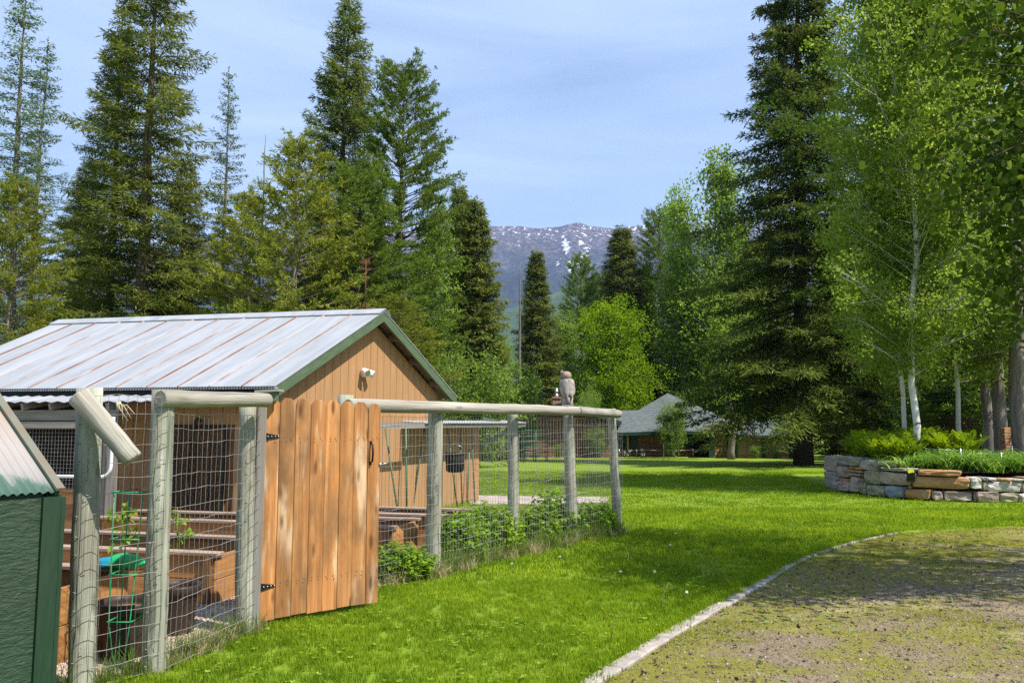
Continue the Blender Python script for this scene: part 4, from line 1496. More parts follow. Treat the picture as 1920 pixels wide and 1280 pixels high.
# pull handle
hc = Vector((g0.x, g0.y, 0)) + gd * (GW - bw * 1.0 + 0.028) + gnrm * 0.020
zt, zb = at(702, 830, g1.y).z, at(702, 866, g1.y).z
mb = MB()
mb.tube([hc + Vector((0, 0, zt)), hc + gnrm * 0.03 + Vector((0, 0, zt - .012)), hc + gnrm * 0.040 + Vector((0, 0, (zt + zb) / 2)), hc + gnrm * 0.03 + Vector((0, 0, zb + .012)), hc + Vector((0, 0, zb))], [.008, .008, .009, .008, .008], 8)
for zz in (zt + .006, zb - .006):
    mb.obox(hc + Vector((0, 0, zz)), gd * .012, gnrm * .003, Vector((0, 0, .014)), .001)
mb.build('pull_handle', M['black_iron'], gate)
lc = Vector((g0.x, g0.y, at(712, 870, g1.y).z)) + gd * (GW - .01) + gnrm * .02
mb = MB(); mb.tube([lc - gd * .012, lc + gd * .012], 0.014, 8); mb.tube([lc + gnrm * .008, lc + gd * .05 + gnrm * .012 + Vector((0, 0, .008)), lc + gd * .10 + Vector((0, 0, .018))], 0.005, 6)
mb.build('latch', M['steel'], gate)

# ------------------------------------------------------------------ raised beds
ba, bb_ = Vector((0.24, 0.971, 0)), Vector((-0.971, 0.24, 0))
def raised_bed(c, L, W, h, label, soil_dz=0.16):
    t = thing('raised_bed', (c[0], c[1], 0), label, 'raised bed', 'wooden raised beds in the fenced garden')
    c = Vector((c[0], c[1], 0))
    th = 0.038
    nlev = 2
    hh = h / nlev
    for k in range(nlev):
        z = hh * (k + .5)
        for (p, d, l) in ((c + ba * th / 2, bb_, L), (c + ba * (W - th / 2), bb_, L)):
            mb = MB(); mb.obox(p + d * l / 2 + Vector((0, 0, z)), d * (l / 2), ba * th / 2, Vector((0, 0, hh / 2 - 0.003)), .003); mb.build('side_plank', M['bed_wood'], t)
        for p in (c + bb_ * (th / 2), c + bb_ * (L - th / 2)):
            mb = MB(); mb.obox(p + ba * W / 2 + Vector((0, 0, z)), ba * (W / 2 - th - .002), bb_ * th / 2, Vector((0, 0, hh / 2 - 0.003)), .003); mb.build('end_plank', M['bed_wood'], t)
    # corner posts outside
    for u in (0.06, L - .06):
        for w in (-0.018, W + 0.018):
            mb = MB(); p = c + bb_ * u + ba * w
            mb.obox(p + Vector((0, 0, h / 2)), Vector((0, 0, h / 2 - .004)), bb_ * .03, ba * .017, .002); mb.build('corner_post', M['door_wood'], t)
    # weathered cap boards
    for w in (0.03, W - .03):
        mb = MB(); mb.obox(c + ba * w + bb_ * L / 2 + Vector((0, 0, h + .014)), bb_ * (L / 2 + .03), ba * .062, Vector((0, 0, .014)), .003); mb.build('cap_board', M['bed_cap'], t)
    mb = MB(); mb.obox(c + bb_ * L / 2 + ba * W / 2 + Vector((0, 0, h - soil_dz - .1)), bb_ * (L / 2 - th - .002), ba * (W / 2 - th - .002), Vector((0, 0, .1))); mb.build('soil', M['soil'], t)
    return t
raised_bed((-3.05, 5.25), 1.6, 0.86, 0.50, 'near-left raised bed with a green plastic sheet lying on its edge', 0.22)
raised_bed((-2.62, 7.22), 3.0, 0.98, 0.42, 'orange plank raised bed right behind the brown pots', 0.24)
raised_bed((-1.32, 9.02), 3.9, 0.80, 0.42, 'raised bed just right of the gate, its corner post showing', 0.20)
raised_bed((-0.72, 10.08), 2.5, 0.75, 0.42, 'farthest raised bed, right in front of the tan shed wall', 0.20)

# green and blue plastic sheet bundled on the near bed
c_ = at(226, 1050, 6.02)
vs_, fs = [], []
n1, n2 = 28, 14
for i in range(n1):
    for j in range(n2):
        u, w = i / (n1 - 1), 2 * pi * j / n2
        prof = 0.035 + 0.062 * sin(pi * min(1, u * 1.02)) * (0.75 + 0.35 * cos(u * 9 + 0.8))
        x = (u - 0.5) * 0.37
        r_ = max(0.006, prof * (1 + 0.16 * sin(w * 3 + u * 11)))
        vs_.append((x, cos(w) * r_ * 0.9, max(-0.02, sin(w) * r_ * 0.78 + 0.01)))
for i in range(n1 - 1):
    for j in range(n2):
        j2 = (j + 1) % n2
        fs.append((i * n2 + j, i * n2 + j2, (i + 1) * n2 + j2, (i + 1) * n2 + j))
fs.append(tuple(range(n2))[::-1]); fs.append(tuple((n1 - 1) * n2 + j for j in range(n2)))
mb = MB(); mb.add(vs_, fs, None, True)
me = mb.mesh('plastic_sheet'); me.materials.append(M['sheet'])
o = link('plastic_sheet', me); o.location = (c_.x, c_.y, 0.555); o.rotation_euler = (0, 0, 0.15)
tag(o, 'bundled green and blue plastic sheet on the edge of a raised bed', 'plastic sheet')

# pots
def pot(c, r, h, label, soil=True):
    t = thing('plant_pot', c, label, 'pot', 'brown plastic pots beside the raised beds')
    c = Vector(c)
    mb = MB()
    mb.lathe(c, [(r * .72, 0), (r * .76, .02), (r * .80, h * .5), (r * .88, h * .80), (r * .89, h * .815), (r, h * .83), (r * 1.03, h * .86), (r * 1.03, h * .97), (r, h), (r * .92, h), (r * .90, h * .9), (r * .88, h * .75)], 28, cap=True)
    mb.build('pot_body', M['brown_plastic'], t)
    mb = MB(); mb.lathe(c, [(r * .86, h * .80), (r * .80, h * .84), (r * .4, h * .86), (0.01, h * .865)], 20, cap=False); mb.build('potting_soil', M['bed_wood'] if soil else M['soil'], t)
    return t
pot((-2.66, 5.68, 0.005), 0.195, 0.37, 'brown plastic pot in front, holding orange bark')
pot((-2.56, 6.28, 0.005), 0.17, 0.36, 'brown plastic pot behind and right of the bark-filled pot', False)

# tomato cage
cg = thing('tomato_cage', (-2.58, 5.36, 0), 'green wire tomato cage between the two leftmost fence posts', 'plant cage')
levels = [(0.02, .03), (0.33, .075), (0.62, .085), (0.84, .095), (1.14, .105)]
cb_ = at(212, 1268, 5.30); ct_ = at(250, 945, 5.42)
def cagep(z, k, w):
    t = (z) / 1.14
    c = Vector((cb_.x, cb_.y, 0)).lerp(Vector((ct_.x - .03, ct_.y, 0)), t)
    sx, sy = ((-1, -1), (1, -1), (1, 1), (-1, 1))[k % 4]
    return c + Vector((sx * w * 0.9 + .045, sy * w, z))
for k in range(4):
    mb = MB(); mb.tube([cagep(z, k, w) for z, w in levels], 0.0042, 6); mb.build('upright', M['cage_green'], cg)
for z, w in levels[1:]:
    mb = MB(); mb.tube([cagep(z, k, w * 1.12) for k in range(5)], 0.004, 6); mb.build('hoop', M['cage_green'], cg)

# black bucket hung on the fence
bq = at(853, 867, b5.y + 0.5)
bk = thing('bucket', bq, 'ribbed black bucket hanging inside the wire beside a post', 'bucket')
mb = MB(); mb.lathe(bq + Vector((0, 0, -.105)), [(.082, 0), (.090, .01), (.098, .15), (.104, .19), (.112, .195), (.112, .215), (.100, .215), (.096, .15), (.085, .02)], 20); mb.build('bucket_body', M['black_plastic'], bk)
mb = MB()
for k in range(20):
    a = 2 * pi * k / 20
    p = bq + Vector((cos(a) * .096, sin(a) * .096, -.09)); q = bq + Vector((cos(a) * .105, sin(a) * .105, .08))
    mb.tube([p, q], 0.004, 4)
mb.build('rib', M['black_plastic'], bk)
mb = MB(); mb.tube([bq + Vector((-.11, 0, .1)), bq + Vector((-.07, -.02, .18)), bq + Vector((0, -.03, .21)), bq + Vector((.07, -.02, .18)), bq + Vector((.11, 0, .1))], .004, 5); mb.build('handle', M['steel'], bk)

# ------------------------------------------------------------------ owl on the tall post
ot = P_[6][1]
ob_ = at(1063, 768, ot.y); ob_.x = ot.x
owl = thing('owl_statue', ob_, 'weathered owl statue perched on a fence post, seen from behind', 'statue')
k_ = 63 / F * ot.y / 0.46
oz = ot.z - 0.005
mb = MB(); mb.box(ot.x - .085, ot.x + .075, ot.y - .07, ot.y + .07, oz, oz + .028, .004); mb.build('perch_block', M['rail'], owl)
o_ = Vector((ot.x - .012, ot.y, oz + .028))
S = 0.46
mb = MB()
mb.lathe(o_, [(.058, 0), (.062, .02), (.055, .05), (.058, .09), (.078, .14), (.098, .20), (.106, .26), (.104, .30), (.092, .335), (.07, .352), (.05, .358)], 22, 1.0, 0.85)
body = mb.build('owl_body', M['owl'], owl)
mb = MB()
hc_ = o_ + Vector((-.008, .0, .395))
mb.lathe(hc_, [(.052, -.042), (.062, -.03), (.071, -.005), (.070, .02), (.058, .044), (.035, .060), (.008, .066)], 20, 1.02, 0.95)
for sx in (-1,):
    mb.tube([hc_ + Vector((-.045, -.03, .03)), hc_ + Vector((-.056, -.035, .058)), hc_ + Vector((-.062, -.035, .082))], [.022, .015, .003], 8)
    mb.tube([hc_ + Vector((-.06, .02, .02)), hc_ + Vector((-.066, .03, .05)), hc_ + Vector((-.07, .035, .072))], [.018, .013, .003], 8)
mb.tube([hc_ + Vector((-.064, -.02, -.005)), hc_ + Vector((-.078, -.02, -.008)), hc_ + Vector((-.085, -.02, -.022))], [.02, .012, .003], 8)
mb.build('owl_head', M['owl_head'], owl)
# folded wings: shells ending in a point low at the right
for (cx, flip) in ((-.03, 1), (.03, -1)):
    vs_, fs = [], []
    n1, n2 = 12, 9
    for i in range(n1):
        t = i / (n1 - 1)
        z = .345 - t * .265
        hw = .070 * sin(pi * min(1, (t * .80 + .16))) * (1.0 if t < .72 else max(.05, 1 - (t - .72) / .28))
        cxx = cx * 1.1 + (.038 * t * t if True else 0)
        for j in range(n2):
            u = (j / (n2 - 1) - .5) * 2
            x = cxx + u * hw
            y = -.088 * sqrt(max(0.04, 1 - (x / .118) ** 2)) * (.86 + .16 * sin(pi * (t * .7 + .15))) - .012 * (1 - u * u) - .002 * (flip + 1)
            vs_.append(o_ + Vector((x, y, z)))
    o2 = len(vs_)
    for i in range(n1 - 1):
        for j in range(n2 - 1):
            fs.append((i * n2 + j, (i + 1) * n2 + j, (i + 1) * n2 + j + 1, i * n2 + j + 1))
    inner = [v + Vector((0, .014, 0)) for v in vs_]
    fs2 = [tuple(x + o2 for x in f[::-1]) for f in fs]
    mb = MB(); mb.add(vs_ + inner, fs + fs2, None, True)
    mb.build('wing', M['owl'], owl)
mb = MB()
mb.tube([o_ + Vector((.012, -.055, .10)), o_ + Vector((.018, -.06, .04)), o_ + Vector((.012, -.055, .006))], [.03, .022, .014], 8); mb.build('tail', M['owl_head'], owl)
for dx in (-.045, .048):
    mb = MB(); mb.tube([o_ + Vector((dx, -.02, .10)), o_ + Vector((dx, -.02, .02)), o_ + Vector((dx, -.025, .0))], [.034, .028, .033], 9); mb.build('foot', M['owl'], owl)

# ------------------------------------------------------------------ green coop in the left foreground
Kc = Vector((-2.405, 4.30, 0))
ce = Vector((-0.57, -0.82, 0)).normalized()     # along the eave, towards the camera's left
cb2 = Vector((-0.82, 0.57, 0)).normalized()     # back up the roof
cf = -cb2                                       # the wall looks this way
coop = thing('chicken_coop', Kc + ce * .8 + cb2 * .6, 'small dark green coop with a worn corrugated roof in the left foreground', 'coop')
EZ = 1.22
wb = Kc + cb2 * 0.020 + ce * -0.012
mb = MB(); mb.prism([wb, wb + ce * 2.2, wb + ce * 2.2 + Vector((0, 0, EZ - .01)), wb + Vector((0, 0, EZ - .01))], cb2 * 0.04); mb.build('front_wall', M['coop_green'], coop)
mb = MB(); mb.prism([wb, wb + cb2 * 1.2, wb + cb2 * 1.2 + Vector((0, 0, EZ + .62)), wb + Vector((0, 0, EZ - .02))], ce * 0.04); mb.build('end_wall', M['coop_green'], coop)
mb = MB(); mb.prism([wb + ce * 2.16, wb + ce * 2.16 + cb2 * 2.0, wb + ce * 2.16 + cb2 * 2.0 + Vector((0, 0, EZ)), wb + ce * 2.16 + cb2 * 1.0 + Vector((0, 0, EZ + .60)), wb + ce * 2.16 + Vector((0, 0, EZ - .02))], ce * 0.03); mb.build('end_wall', M['coop_green'], coop)
mb = MB(); mb.prism([wb + cb2 * 2.03, wb + cb2 * 2.03 + ce * 2.2, wb + cb2 * 2.03 + ce * 2.2 + Vector((0, 0, EZ - .01)), wb + cb2 * 2.03 + Vector((0, 0, EZ - .01))], cb2 * 0.03); mb.build('back_wall', M['coop_green'], coop)
mb = MB(); mb.prism([wb + cb2 * 1.21, wb + cb2 * 2.02, wb + cb2 * 2.02 + Vector((0, 0, EZ)), wb + cb2 * 1.21 + Vector((0, 0, EZ + .56))], ce * 0.04); mb.build('end_wall', M['coop_green'], coop)
mb = MB(); mb.prism([wb + cf * .001 + ce * -.005, wb + cf * .001 + ce * .085, wb + cf * .001 + ce * .085 + Vector((0, 0, EZ - .015)), wb + cf * .001 + ce * -.005 + Vector((0, 0, EZ - .015))], cf * 0.02); mb.build('corner_trim', M['coop_trim'], coop)
mb = MB(); mb.prism([wb + cf * .022 + ce * -.028, wb + cb2 * .09 + ce * -.028, wb + cb2 * .09 + ce * -.028 + Vector((0, 0, EZ)), wb + cf * .022 + ce * -.028 + Vector((0, 0, EZ - .02))], ce * 0.022); mb.build('corner_trim', M['coop_trim'], coop)
mb = MB()
ra_ = Kc + Vector((0, 0, EZ + .012))
up_ = cb2 * 1.15 + Vector((0, 0, 0.72))
corrugated(mb, ra_, ce * 2.3, up_, 0.042, 0.007, 0.003, 6)
rf = mb.build('roof_sheet', M['coop_roof'], coop)
mb = MB(); corrugated(mb, ra_ + up_ + cb2 * .005, ce * 2.3, cb2 * 1.10 + Vector((0, 0, -.70)), 0.042, 0.007, 0.003, 4); mb.build('roof_sheet', M['roofing'], coop)
me = rf.data
hz = np.zeros(len(me.vertices))
for i, v in enumerate(me.vertices):
    p = v.co + coop.location
    hz[i] = (p.z - EZ) / 0.72
a_ = me.attributes.new('worn', 'FLOAT', 'POINT'); a_.data.foreach_set('value', np.clip(0.20 + hz * 1.25, 0, 1).astype(np.float32))
mb = MB(); mb.beam(ra_ + ce * .01 + Vector((0, 0, -.02)), ra_ + ce * .01 + up_ + Vector((0, 0, -.02)), 0.02, 0.06); mb.build('rake_trim', M['coop_trim'], coop)
mb = MB(); mb.beam(ra_ + ce * -.012 + Vector((0, 0, .014)) , ra_ + ce * -.012 + up_ + Vector((0, 0, .014)), 0.045, 0.006, up=(ce.cross(up_)).normalized()); mb.build('rake_flashing', simple('flashing_green', (0.105, 0.125, 0.105), 0.6, var=.6, scale=5, col2=(0.17, 0.12, 0.075)), coop)
mb = MB(); mb.beam(ra_ + cb2 * .055 + ce * .06 + Vector((0, 0, -.035)), ra_ + cb2 * .055 + ce * 2.2 + Vector((0, 0, -.035)), 0.03, 0.05); mb.build('eave_board', M['coop_trim'], coop)
# ------------------------------------------------------------------ foliage
def leaf_mesh(name, C, D, Nn, L, W, mat_, rounder=False):
    """every leaf or needle spray is its own small face with a slight fold"""
    C = np.asarray(C, np.float64); D = np.asarray(D, np.float64); Nn = np.asarray(Nn, np.float64)
    D /= np.linalg.norm(D, axis=1, keepdims=True) + 1e-9
    S = np.cross(D, Nn)
    S /= np.linalg.norm(S, axis=1, keepdims=True) + 1e-9
    Up = np.cross(S, D)
    L = np.broadcast_to(np.asarray(L, float), (len(C),))[:, None]
    W = np.broadcast_to(np.asarray(W, float), (len(C),))[:, None]
    if rounder:
        ring = []
        for (u, w) in ((0, 0), (.18, .42), (.5, .5), (.82, .30), (1, 0), (.82, -.30), (.5, -.5), (.18, -.42)):
            ring.append(C + D * L * u + S * W * w + Up * (abs(w) * W * 0.25))
        V = np.stack(ring, 1).reshape(-1, 3)
        f = np.arange(len(C) * 8, dtype=np.int32).reshape(-1, 8)
    else:
        mid = C + D * L * 0.45
        V = np.stack([C, mid + S * W * .5 + Up * W * .18, C + D * L, mid - S * W * .5 + Up * W * .18], 1).reshape(-1, 3)
        f = np.arange(len(C) * 4, dtype=np.int32).reshape(-1, 4)
    me = np_mesh(name, V, f)
    me.materials.append(mat_)
    return me

class Leaves:
    def __init__(self):
        self.c, self.d, self.n, self.l, self.w = [], [], [], [], []
    def add(self, C, D, Nn, L, W):
        k = len(C)
        self.c.append(C); self.d.append(D); self.n.append(np.broadcast_to(Nn, (k, 3)))
        self.l.append(np.broadcast_to(np.asarray(L, float), (k,))); self.w.append(np.broadcast_to(np.asarray(W, float), (k,)))
    def mesh(self, name, m, rounder=False):
        return leaf_mesh(name, np.concatenate(self.c), np.concatenate(self.d), np.concatenate(self.n), np.concatenate(self.l), np.concatenate(self.w), m, rounder)

def trunk_line(rs, H, lean=(0, 0), wob=0.10, n=14, z0=-0.3):
    t = np.linspace(0, 1, n)
    wx = np.cumsum(rs.normal(0, wob / 3, n)); wy = np.cumsum(rs.normal(0, wob / 3, n))
    return np.stack([lean[0] * t + wx - wx[0], lean[1] * t + wy - wy[0], z0 + (H - z0) * t], -1)

def on_trunk(tp, z):
    return np.array([np.interp(z, tp[:, 2], tp[:, 0]), np.interp(z, tp[:, 2], tp[:, 1]), z])

def conifer(seed, H, cb, R, prof, step=0.45, nbr=6, el0=-0.12, el1=0.75, droop=0.16, spr=0.24, tw=0.26, kind='fir',
            trunk_r=0.3, lean=(0, 0), dens=1.0, hang=0.15, mats=None, gaps=0.12, limb_r=0.030, aspect=0.34):
    """returns (trunk mesh, crown mesh)"""
    rs = np.random.RandomState(seed)
    tp = trunk_line(rs, H, lean)
    mt = MB()
    rr = [max(0.02, trunk_r * (1 - t) ** 0.85 + (0.18 * trunk_r if i == 0 else 0)) for i, t in enumerate(np.linspace(0, 1, len(tp)))]
    mt.tube(tp, rr, 9)
    lv = Leaves()
    z = cb
    while z < H * 0.995:
        t = (z - cb) / (H - cb)
        rad = R * prof(t)
        k = max(3, int(round(nbr * (0.7 + 0.6 * rs.rand()))))
        a0 = rs.rand() * 6.283
        for i in range(k):
            if rs.rand() < gaps:
                continue
            a = a0 + i * 6.283 / k + rs.normal(0, 0.25)
            L = rad * rs.uniform(0.62, 1.14) + 0.12
            e0 = el0 + (el1 - el0) * t ** 1.5 + rs.normal(0, 0.08)
            zb = z + rs.uniform(-step, step) * 0.5
            o = on_trunk(tp, zb)
            h = np.array([cos(a), sin(a), 0.0]); sd = np.array([-sin(a), cos(a), 0.0])
            bend = rs.normal(0, 0.12)
            def P(s):
                s = np.asarray(s)[..., None]
                zz = L * (e0 * s - droop * s ** 2 * 2 + droop * 1.35 * s ** 3)
                return o + h * L * s * cos(min(0.9, abs(e0)) * .5) + sd * L * bend * s ** 2 + np.array([0, 0, 1.0]) * zz
            if L > 0.7:
                mt.tube(P(np.linspace(0, .92, 5)), [limb_r * sqrt(L / 2.5), limb_r * .8 * sqrt(L / 2.5), limb_r * .6 * sqrt(L / 2.5), limb_r * .4, 0.006], 4, cap=False)
            m = max(2, int(L / tw * dens))
            if kind in ('fir', 'larch'):
                s = np.linspace(0.16 if kind == 'fir' else 0.05, 1.0, m) + rs.uniform(-.02, .02, m)
                s = np.clip(s, 0.04, 1)
                p = P(s)
                q = 5 if kind == 'fir' else 4
                for side in (-1, 1):
                    tl = (np.minimum(0.95, 0.46 * L * (1.08 - s)) + 0.14) * rs.uniform(.65, 1.2, m)
                    if kind == 'larch': tl *= 0.6
                    td = h * 0.72 + sd * side * rs.uniform(.6, 1.0, m)[:, None] + np.array([0, 0, 1.0]) * (rs.normal(-hang, .16, m)[:, None])
                    td /= np.linalg.norm(td, axis=1, keepdims=True)
                    f = (np.arange(q) + .35) / q
                    pos = p[:, None] + td[:, None] * (tl[:, None] * f)[..., None]
                    pos = pos.reshape(-1, 3) + rs.normal(0, .045, (m * q, 3)) - np.array([0, 0, 1.0]) * (np.tile(f, m) ** 2 * np.repeat(tl, q) * hang)[:, None]
                    dd = np.repeat(td, q, 0) + rs.normal(0, .42, (m * q, 3))
                    dd[:, 2] -= hang * .5
                    nn = np.array([0, 0, 1.0]) + rs.normal(0, .45, (m * q, 3))
                    ls = spr * rs.uniform(.7, 1.35, m * q)
                    lv.add(pos, dd, nn, ls, ls * aspect)
                # along the limb and at its tip
                k2 = m
                dd = h + rs.normal(0, .35, (k2, 3))
                lv.add(p + rs.normal(0, .03, (k2, 3)), dd, np.array([0, 0, 1.0]) + rs.normal(0, .4, (k2, 3)), spr * 1.1, spr * aspect * 1.1)
            else:                                   # pine: tufts of long needles at the twig ends
                s = rs.uniform(0.30, 1.0, m) ** 0.8
                p = P(s)
                td = h * 0.7 + sd * rs.normal(0, .75, m)[:, None] + np.array([0, 0, 1.0]) * rs.uniform(-.05, .65, m)[:, None]
                td /= np.linalg.norm(td, axis=1, keepdims=True)
                tl = rs.uniform(.15, .55, m) * min(1, L / 1.5)
                e = p + td * tl[:, None]
                q = 11
                dd = np.repeat(td, q, 0) * 0.75 + rs.normal(0, .62, (m * q, 3)) + np.array([0, 0, .12])
                back = rs.uniform(0, .26, m * q)[:, None]
                pos = np.repeat(e, q, 0) - np.repeat(td, q, 0) * back
                ls = spr * rs.uniform(.75, 1.3, m * q)
                lv.add(pos, dd, rs.normal(0, 1, (m * q, 3)), ls, ls * aspect * .62)
        z += step * rs.uniform(.75, 1.25) * (1.0 - 0.45 * t)
    # leader
    k2 = 26
    o = np.array([on_trunk(tp, H - u) for u in rs.uniform(-.25, .9, k2)])
    lv.add(o, np.array([0, 0, .7]) + rs.normal(0, .6, (k2, 3)), rs.normal(0, 1, (k2, 3)), spr, spr * aspect)
    bark, leaf = mats
    tm = mt.mesh('trunk'); tm.materials.append(bark)
    cm = lv.mesh('crown', leaf)
    return tm, cm

def broadleaf(seed, H, cb, R, prof, nlimb=60, leaf=0.06, per=22, cl=0.30, clusters=9, trunk_r=0.12, el=0.75, lean=(0, 0), mats=None,
              rounder=False, wob=0.25, asp=0.85, stems=1, spread=0.0, droop=0.0):
    rs = np.random.RandomState(seed)
    mt = MB(); lv = Leaves()
    for st in range(stems):
        aa = rs.rand() * 6.283
        ln_ = (lean[0] + spread * cos(aa), lean[1] + spread * sin(aa)) if stems > 1 else lean
        Hs = H * (1 if st == 0 else rs.uniform(.72, .95))
        tp = trunk_line(rs, Hs, ln_, wob, 16, -.15)
        t_ = np.linspace(0, 1, len(tp))
        mt.tube(tp, [max(.012, trunk_r * (1 - t) ** .8 + (.12 * trunk_r if t == 0 else 0)) for t in t_], 10)
        for i in range(nlimb // stems):
            t = (i + rs.rand()) / (nlimb // stems)
            z = cb + (Hs - cb) * t * .97
            L = R * prof(t) * rs.uniform(.55, 1.15) + .15
            a = i * 2.4 + rs.normal(0, .4)
            e = el + .35 * t + rs.normal(0, .18)
            h = np.array([cos(a) * cos(e), sin(a) * cos(e), sin(e)])
            o = on_trunk(tp, z)
            s = np.linspace(0, 1, 5)[:, None]
            kink = rs.normal(0, .10, 3)
            curve = o + h * L * s + kink * L * s ** 2 + np.array([0, 0, -droop]) * L * s ** 2
            r0 = max(.004, trunk_r * .14 * (1 - t) + .003)
            mt.tube(curve, [r0, r0 * .8, r0 * .6, r0 * .4, .004], 4, cap=False)
            nc = max(2, int(clusters * (.35 + .75 * L / max(R, .1))))
            sc_ = rs.uniform(.22, 1.05, nc)
            cc = np.stack([np.interp(sc_, s[:, 0], curve[:, k]) for k in range(3)], -1) + rs.normal(0, cl * .75, (nc, 3)) * (.4 + sc_[:, None])
            for c in cc[: max(1, nc // 2)]:
                b0 = curve[2] if rs.rand() < .5 else curve[3]
                mt.tube([b0, (b0 + c) / 2 + rs.normal(0, .04, 3), c], [.007, .005, .003], 3, cap=False)
            n = nc * per
            pos = np.repeat(cc, per, 0) + rs.normal(0, cl * .5, (n, 3)) * np.array([1.1, 1.1, .75])
            dd = rs.normal(0, 1, (n, 3)); dd[:, 2] -= .55
            nn = rs.normal(0, .8, (n, 3)); nn[:, 2] += .7
            ls = leaf * rs.uniform(.7, 1.3, n)
            lv.add(pos, dd, nn, ls, ls * asp)
    bark, leafm = mats
    tm = mt.mesh('trunk'); tm.materials.append(bark)
    return tm, lv.mesh('crown', leafm, rounder)

def plant_tree(name, meshes, loc, label, cat='tree', group=None, rz=0.0, scale=1.0, crown='crown'):
    t = bpy.data.objects.new(name, None); COL.objects.link(t)
    t.location = loc; t.rotation_euler = (0, 0, rz)
    t.scale = (scale,) * 3 if not hasattr(scale, '__len__') else scale
    tag(t, label, cat, group)
    for nm, me in zip(('trunk', crown), meshes):
        if me is None: continue
        o = bpy.data.objects.new(nm, me); COL.objects.link(o); o.parent = t
    return t

cone = lambda p: (lambda t: max(0.03, (1 - t) ** p))
fir_prof = lambda t: max(0.03, min(1.0, (1 - t) ** 0.85 * 1.05) * (0.72 + 0.28 * min(1, t * 5)))
col_prof = lambda t: max(0.04, min(1.0, (1 - t) ** 0.6 * 1.05) * (0.6 + 0.4 * min(1, t * 4)))
oval = lambda t: max(0.10, sin(pi * (0.10 + 0.86 * t)) ** 0.7)
egg = lambda t: max(0.10, sin(pi * (0.20 + 0.76 * t)) ** 0.8)

def height_to(py_top, px, Y, z0):
    return at(px, py_top, Y).z - z0

def base(px, Y):
    x = plan(px, Y)
    return Vector((x, Y, gz(x, Y)))

TR = {}
bk, gk, dk = M['bark_brown'], M['bark_grey'], M['bark_dark']
TR['fir1'] = conifer(11, 25, 1.5, 3.6, fir_prof, .44, 7, -.18, .75, .16, .25, .145, aspect=.19, dens=1.25, gaps=.2, mats=(bk, M['fir_olive']), trunk_r=.32)
TR['fir2'] = conifer(12, 24, 1.2, 4.0, lambda t: max(.04, (1 - t) ** .72 * (.82 + .22 * sin(t * 37) ** 2)), .42, 7, -.10, .8, .13, .25, .145, aspect=.19, dens=1.3, gaps=.16, mats=(bk, M['fir']), trunk_r=.30)
TR['firbig'] = conifer(13, 24, 2.5, 4.4, lambda t: max(.05, min(1, (1 - t) ** .62) * (.75 + .3 * sin(t * 19) ** 2)), .48, 7, -.05, .6, .13, .26, .15, aspect=.19, dens=1.2, mats=(M['bark_brown'], M['fir_olive']), trunk_r=.36, gaps=.34)
TR['spruce'] = conifer(14, 28, 3.0, 6.0, lambda t: max(.04, min(1, (1 - t) ** .98 * 1.12) * (.72 + .36 * sin(t * 47) ** 2)), .42, 9, -.22, .50, .15, .27, .14, aspect=.22, dens=1.35, mats=(dk, M['spruce']), trunk_r=.42, hang=.18, gaps=.22, lean=(1.2, 0))
TR['larch'] = conifer(15, 22, 3.0, 2.3, lambda t: max(.05, (1 - t) ** .75 * (.75 + .35 * sin(t * 43) ** 2)), .50, 5, -.02, .55, .12, .12, .10, 'larch', mats=(gk, M['larch']), trunk_r=.20, gaps=.22, aspect=.42)
TR['pine'] = conifer(16, 20, 2.0, 3.5, lambda t: max(.12, sin(pi * (.22 + .72 * t)) ** .8), .50, 8, .0, .9, .06, .20, .11, 'pine', mats=(bk, M['pine']), trunk_r=.24, lean=(.5, 0))
TR['pinebushy'] = conifer(17, 12, .6, 3.4, lambda t: max(.10, (1 - t) ** .62 * (.72 + .2 * min(1, t * 4) + .16 * sin(t * 23) ** 2)), .38, 8, .08, .9, .03, .16, .10, 'pine', mats=(gk, M['pine_yellow']), trunk_r=.16)
TR['column'] = conifer(18, 17, .5, 2.6, lambda t: max(.04, (1 - t) ** .72 * (.84 + .2 * sin(t * 41) ** 2)), .34, 8, -.22, .7, .16, .26, .14, aspect=.21, dens=1.3, mats=(bk, M['fir_olive']), trunk_r=.24, hang=.25)

# --- tall conifers behind the shed
def conif(key, name, px, Y, ytop, label, nat, rz, wide=1.0, group=None, pxtop=None):
    b_ = base(px, Y)
    h = height_to(ytop, px, Y, b_.z)
    s = h / nat
    return plant_tree(name, TR[key], b_, label, 'tree', group, rz, (s * wide, s * wide, s))

conif('larch', 'larch_tree', 8, 36, -60, 'blue-green larch cut off by the left edge of the photo', 22, .3, 1.15)
conif('larch', 'larch_tree', 48, 40, 82, 'slender blue-green larch just left of the tallest fir pair', 22, 1.9, 1.15)
conif('pinebushy', 'pine_tree', 2, 25, 350, 'bright yellow-green bushy pine at the left edge above the shed roof', 12, .5, .95)
conif('fir1', 'fir_tree', 200, 33, 18, 'olive fir forming the left half of the tall pair behind the shed', 25, .8, 1.0)
conif('firbig', 'fir_tree', 262, 31, -105, 'tallest open-crowned fir behind the shed with its brown trunk showing', 24, 2.2, 1.10)
conif('larch', 'larch_tree', 402, 35, 132, 'thin larch with a bare lower trunk standing alone against the sky', 22, 3.6, 1.0)
conif('pinebushy', 'pine_tree', 545, 27, 268, 'bushy yellow-tipped pine behind the middle of the shed roof', 12, 2.4, 1.05)
conif('pinebushy', 'pine_tree', 462, 30, 372, 'lower bushy pine filling in left of the yellow-tipped pine', 12, 4.4, 1.1)
conif('fir2', 'fir_tree', 636, 37, 2, 'tall pointed fir rising above the shed, left of the leaning pine', 24, 1.0, 1.05)
conif('pine', 'pine_tree', 740, 33, 138, 'leaning open-topped pine to the right of the tall pointed fir', 20, .15, .90)
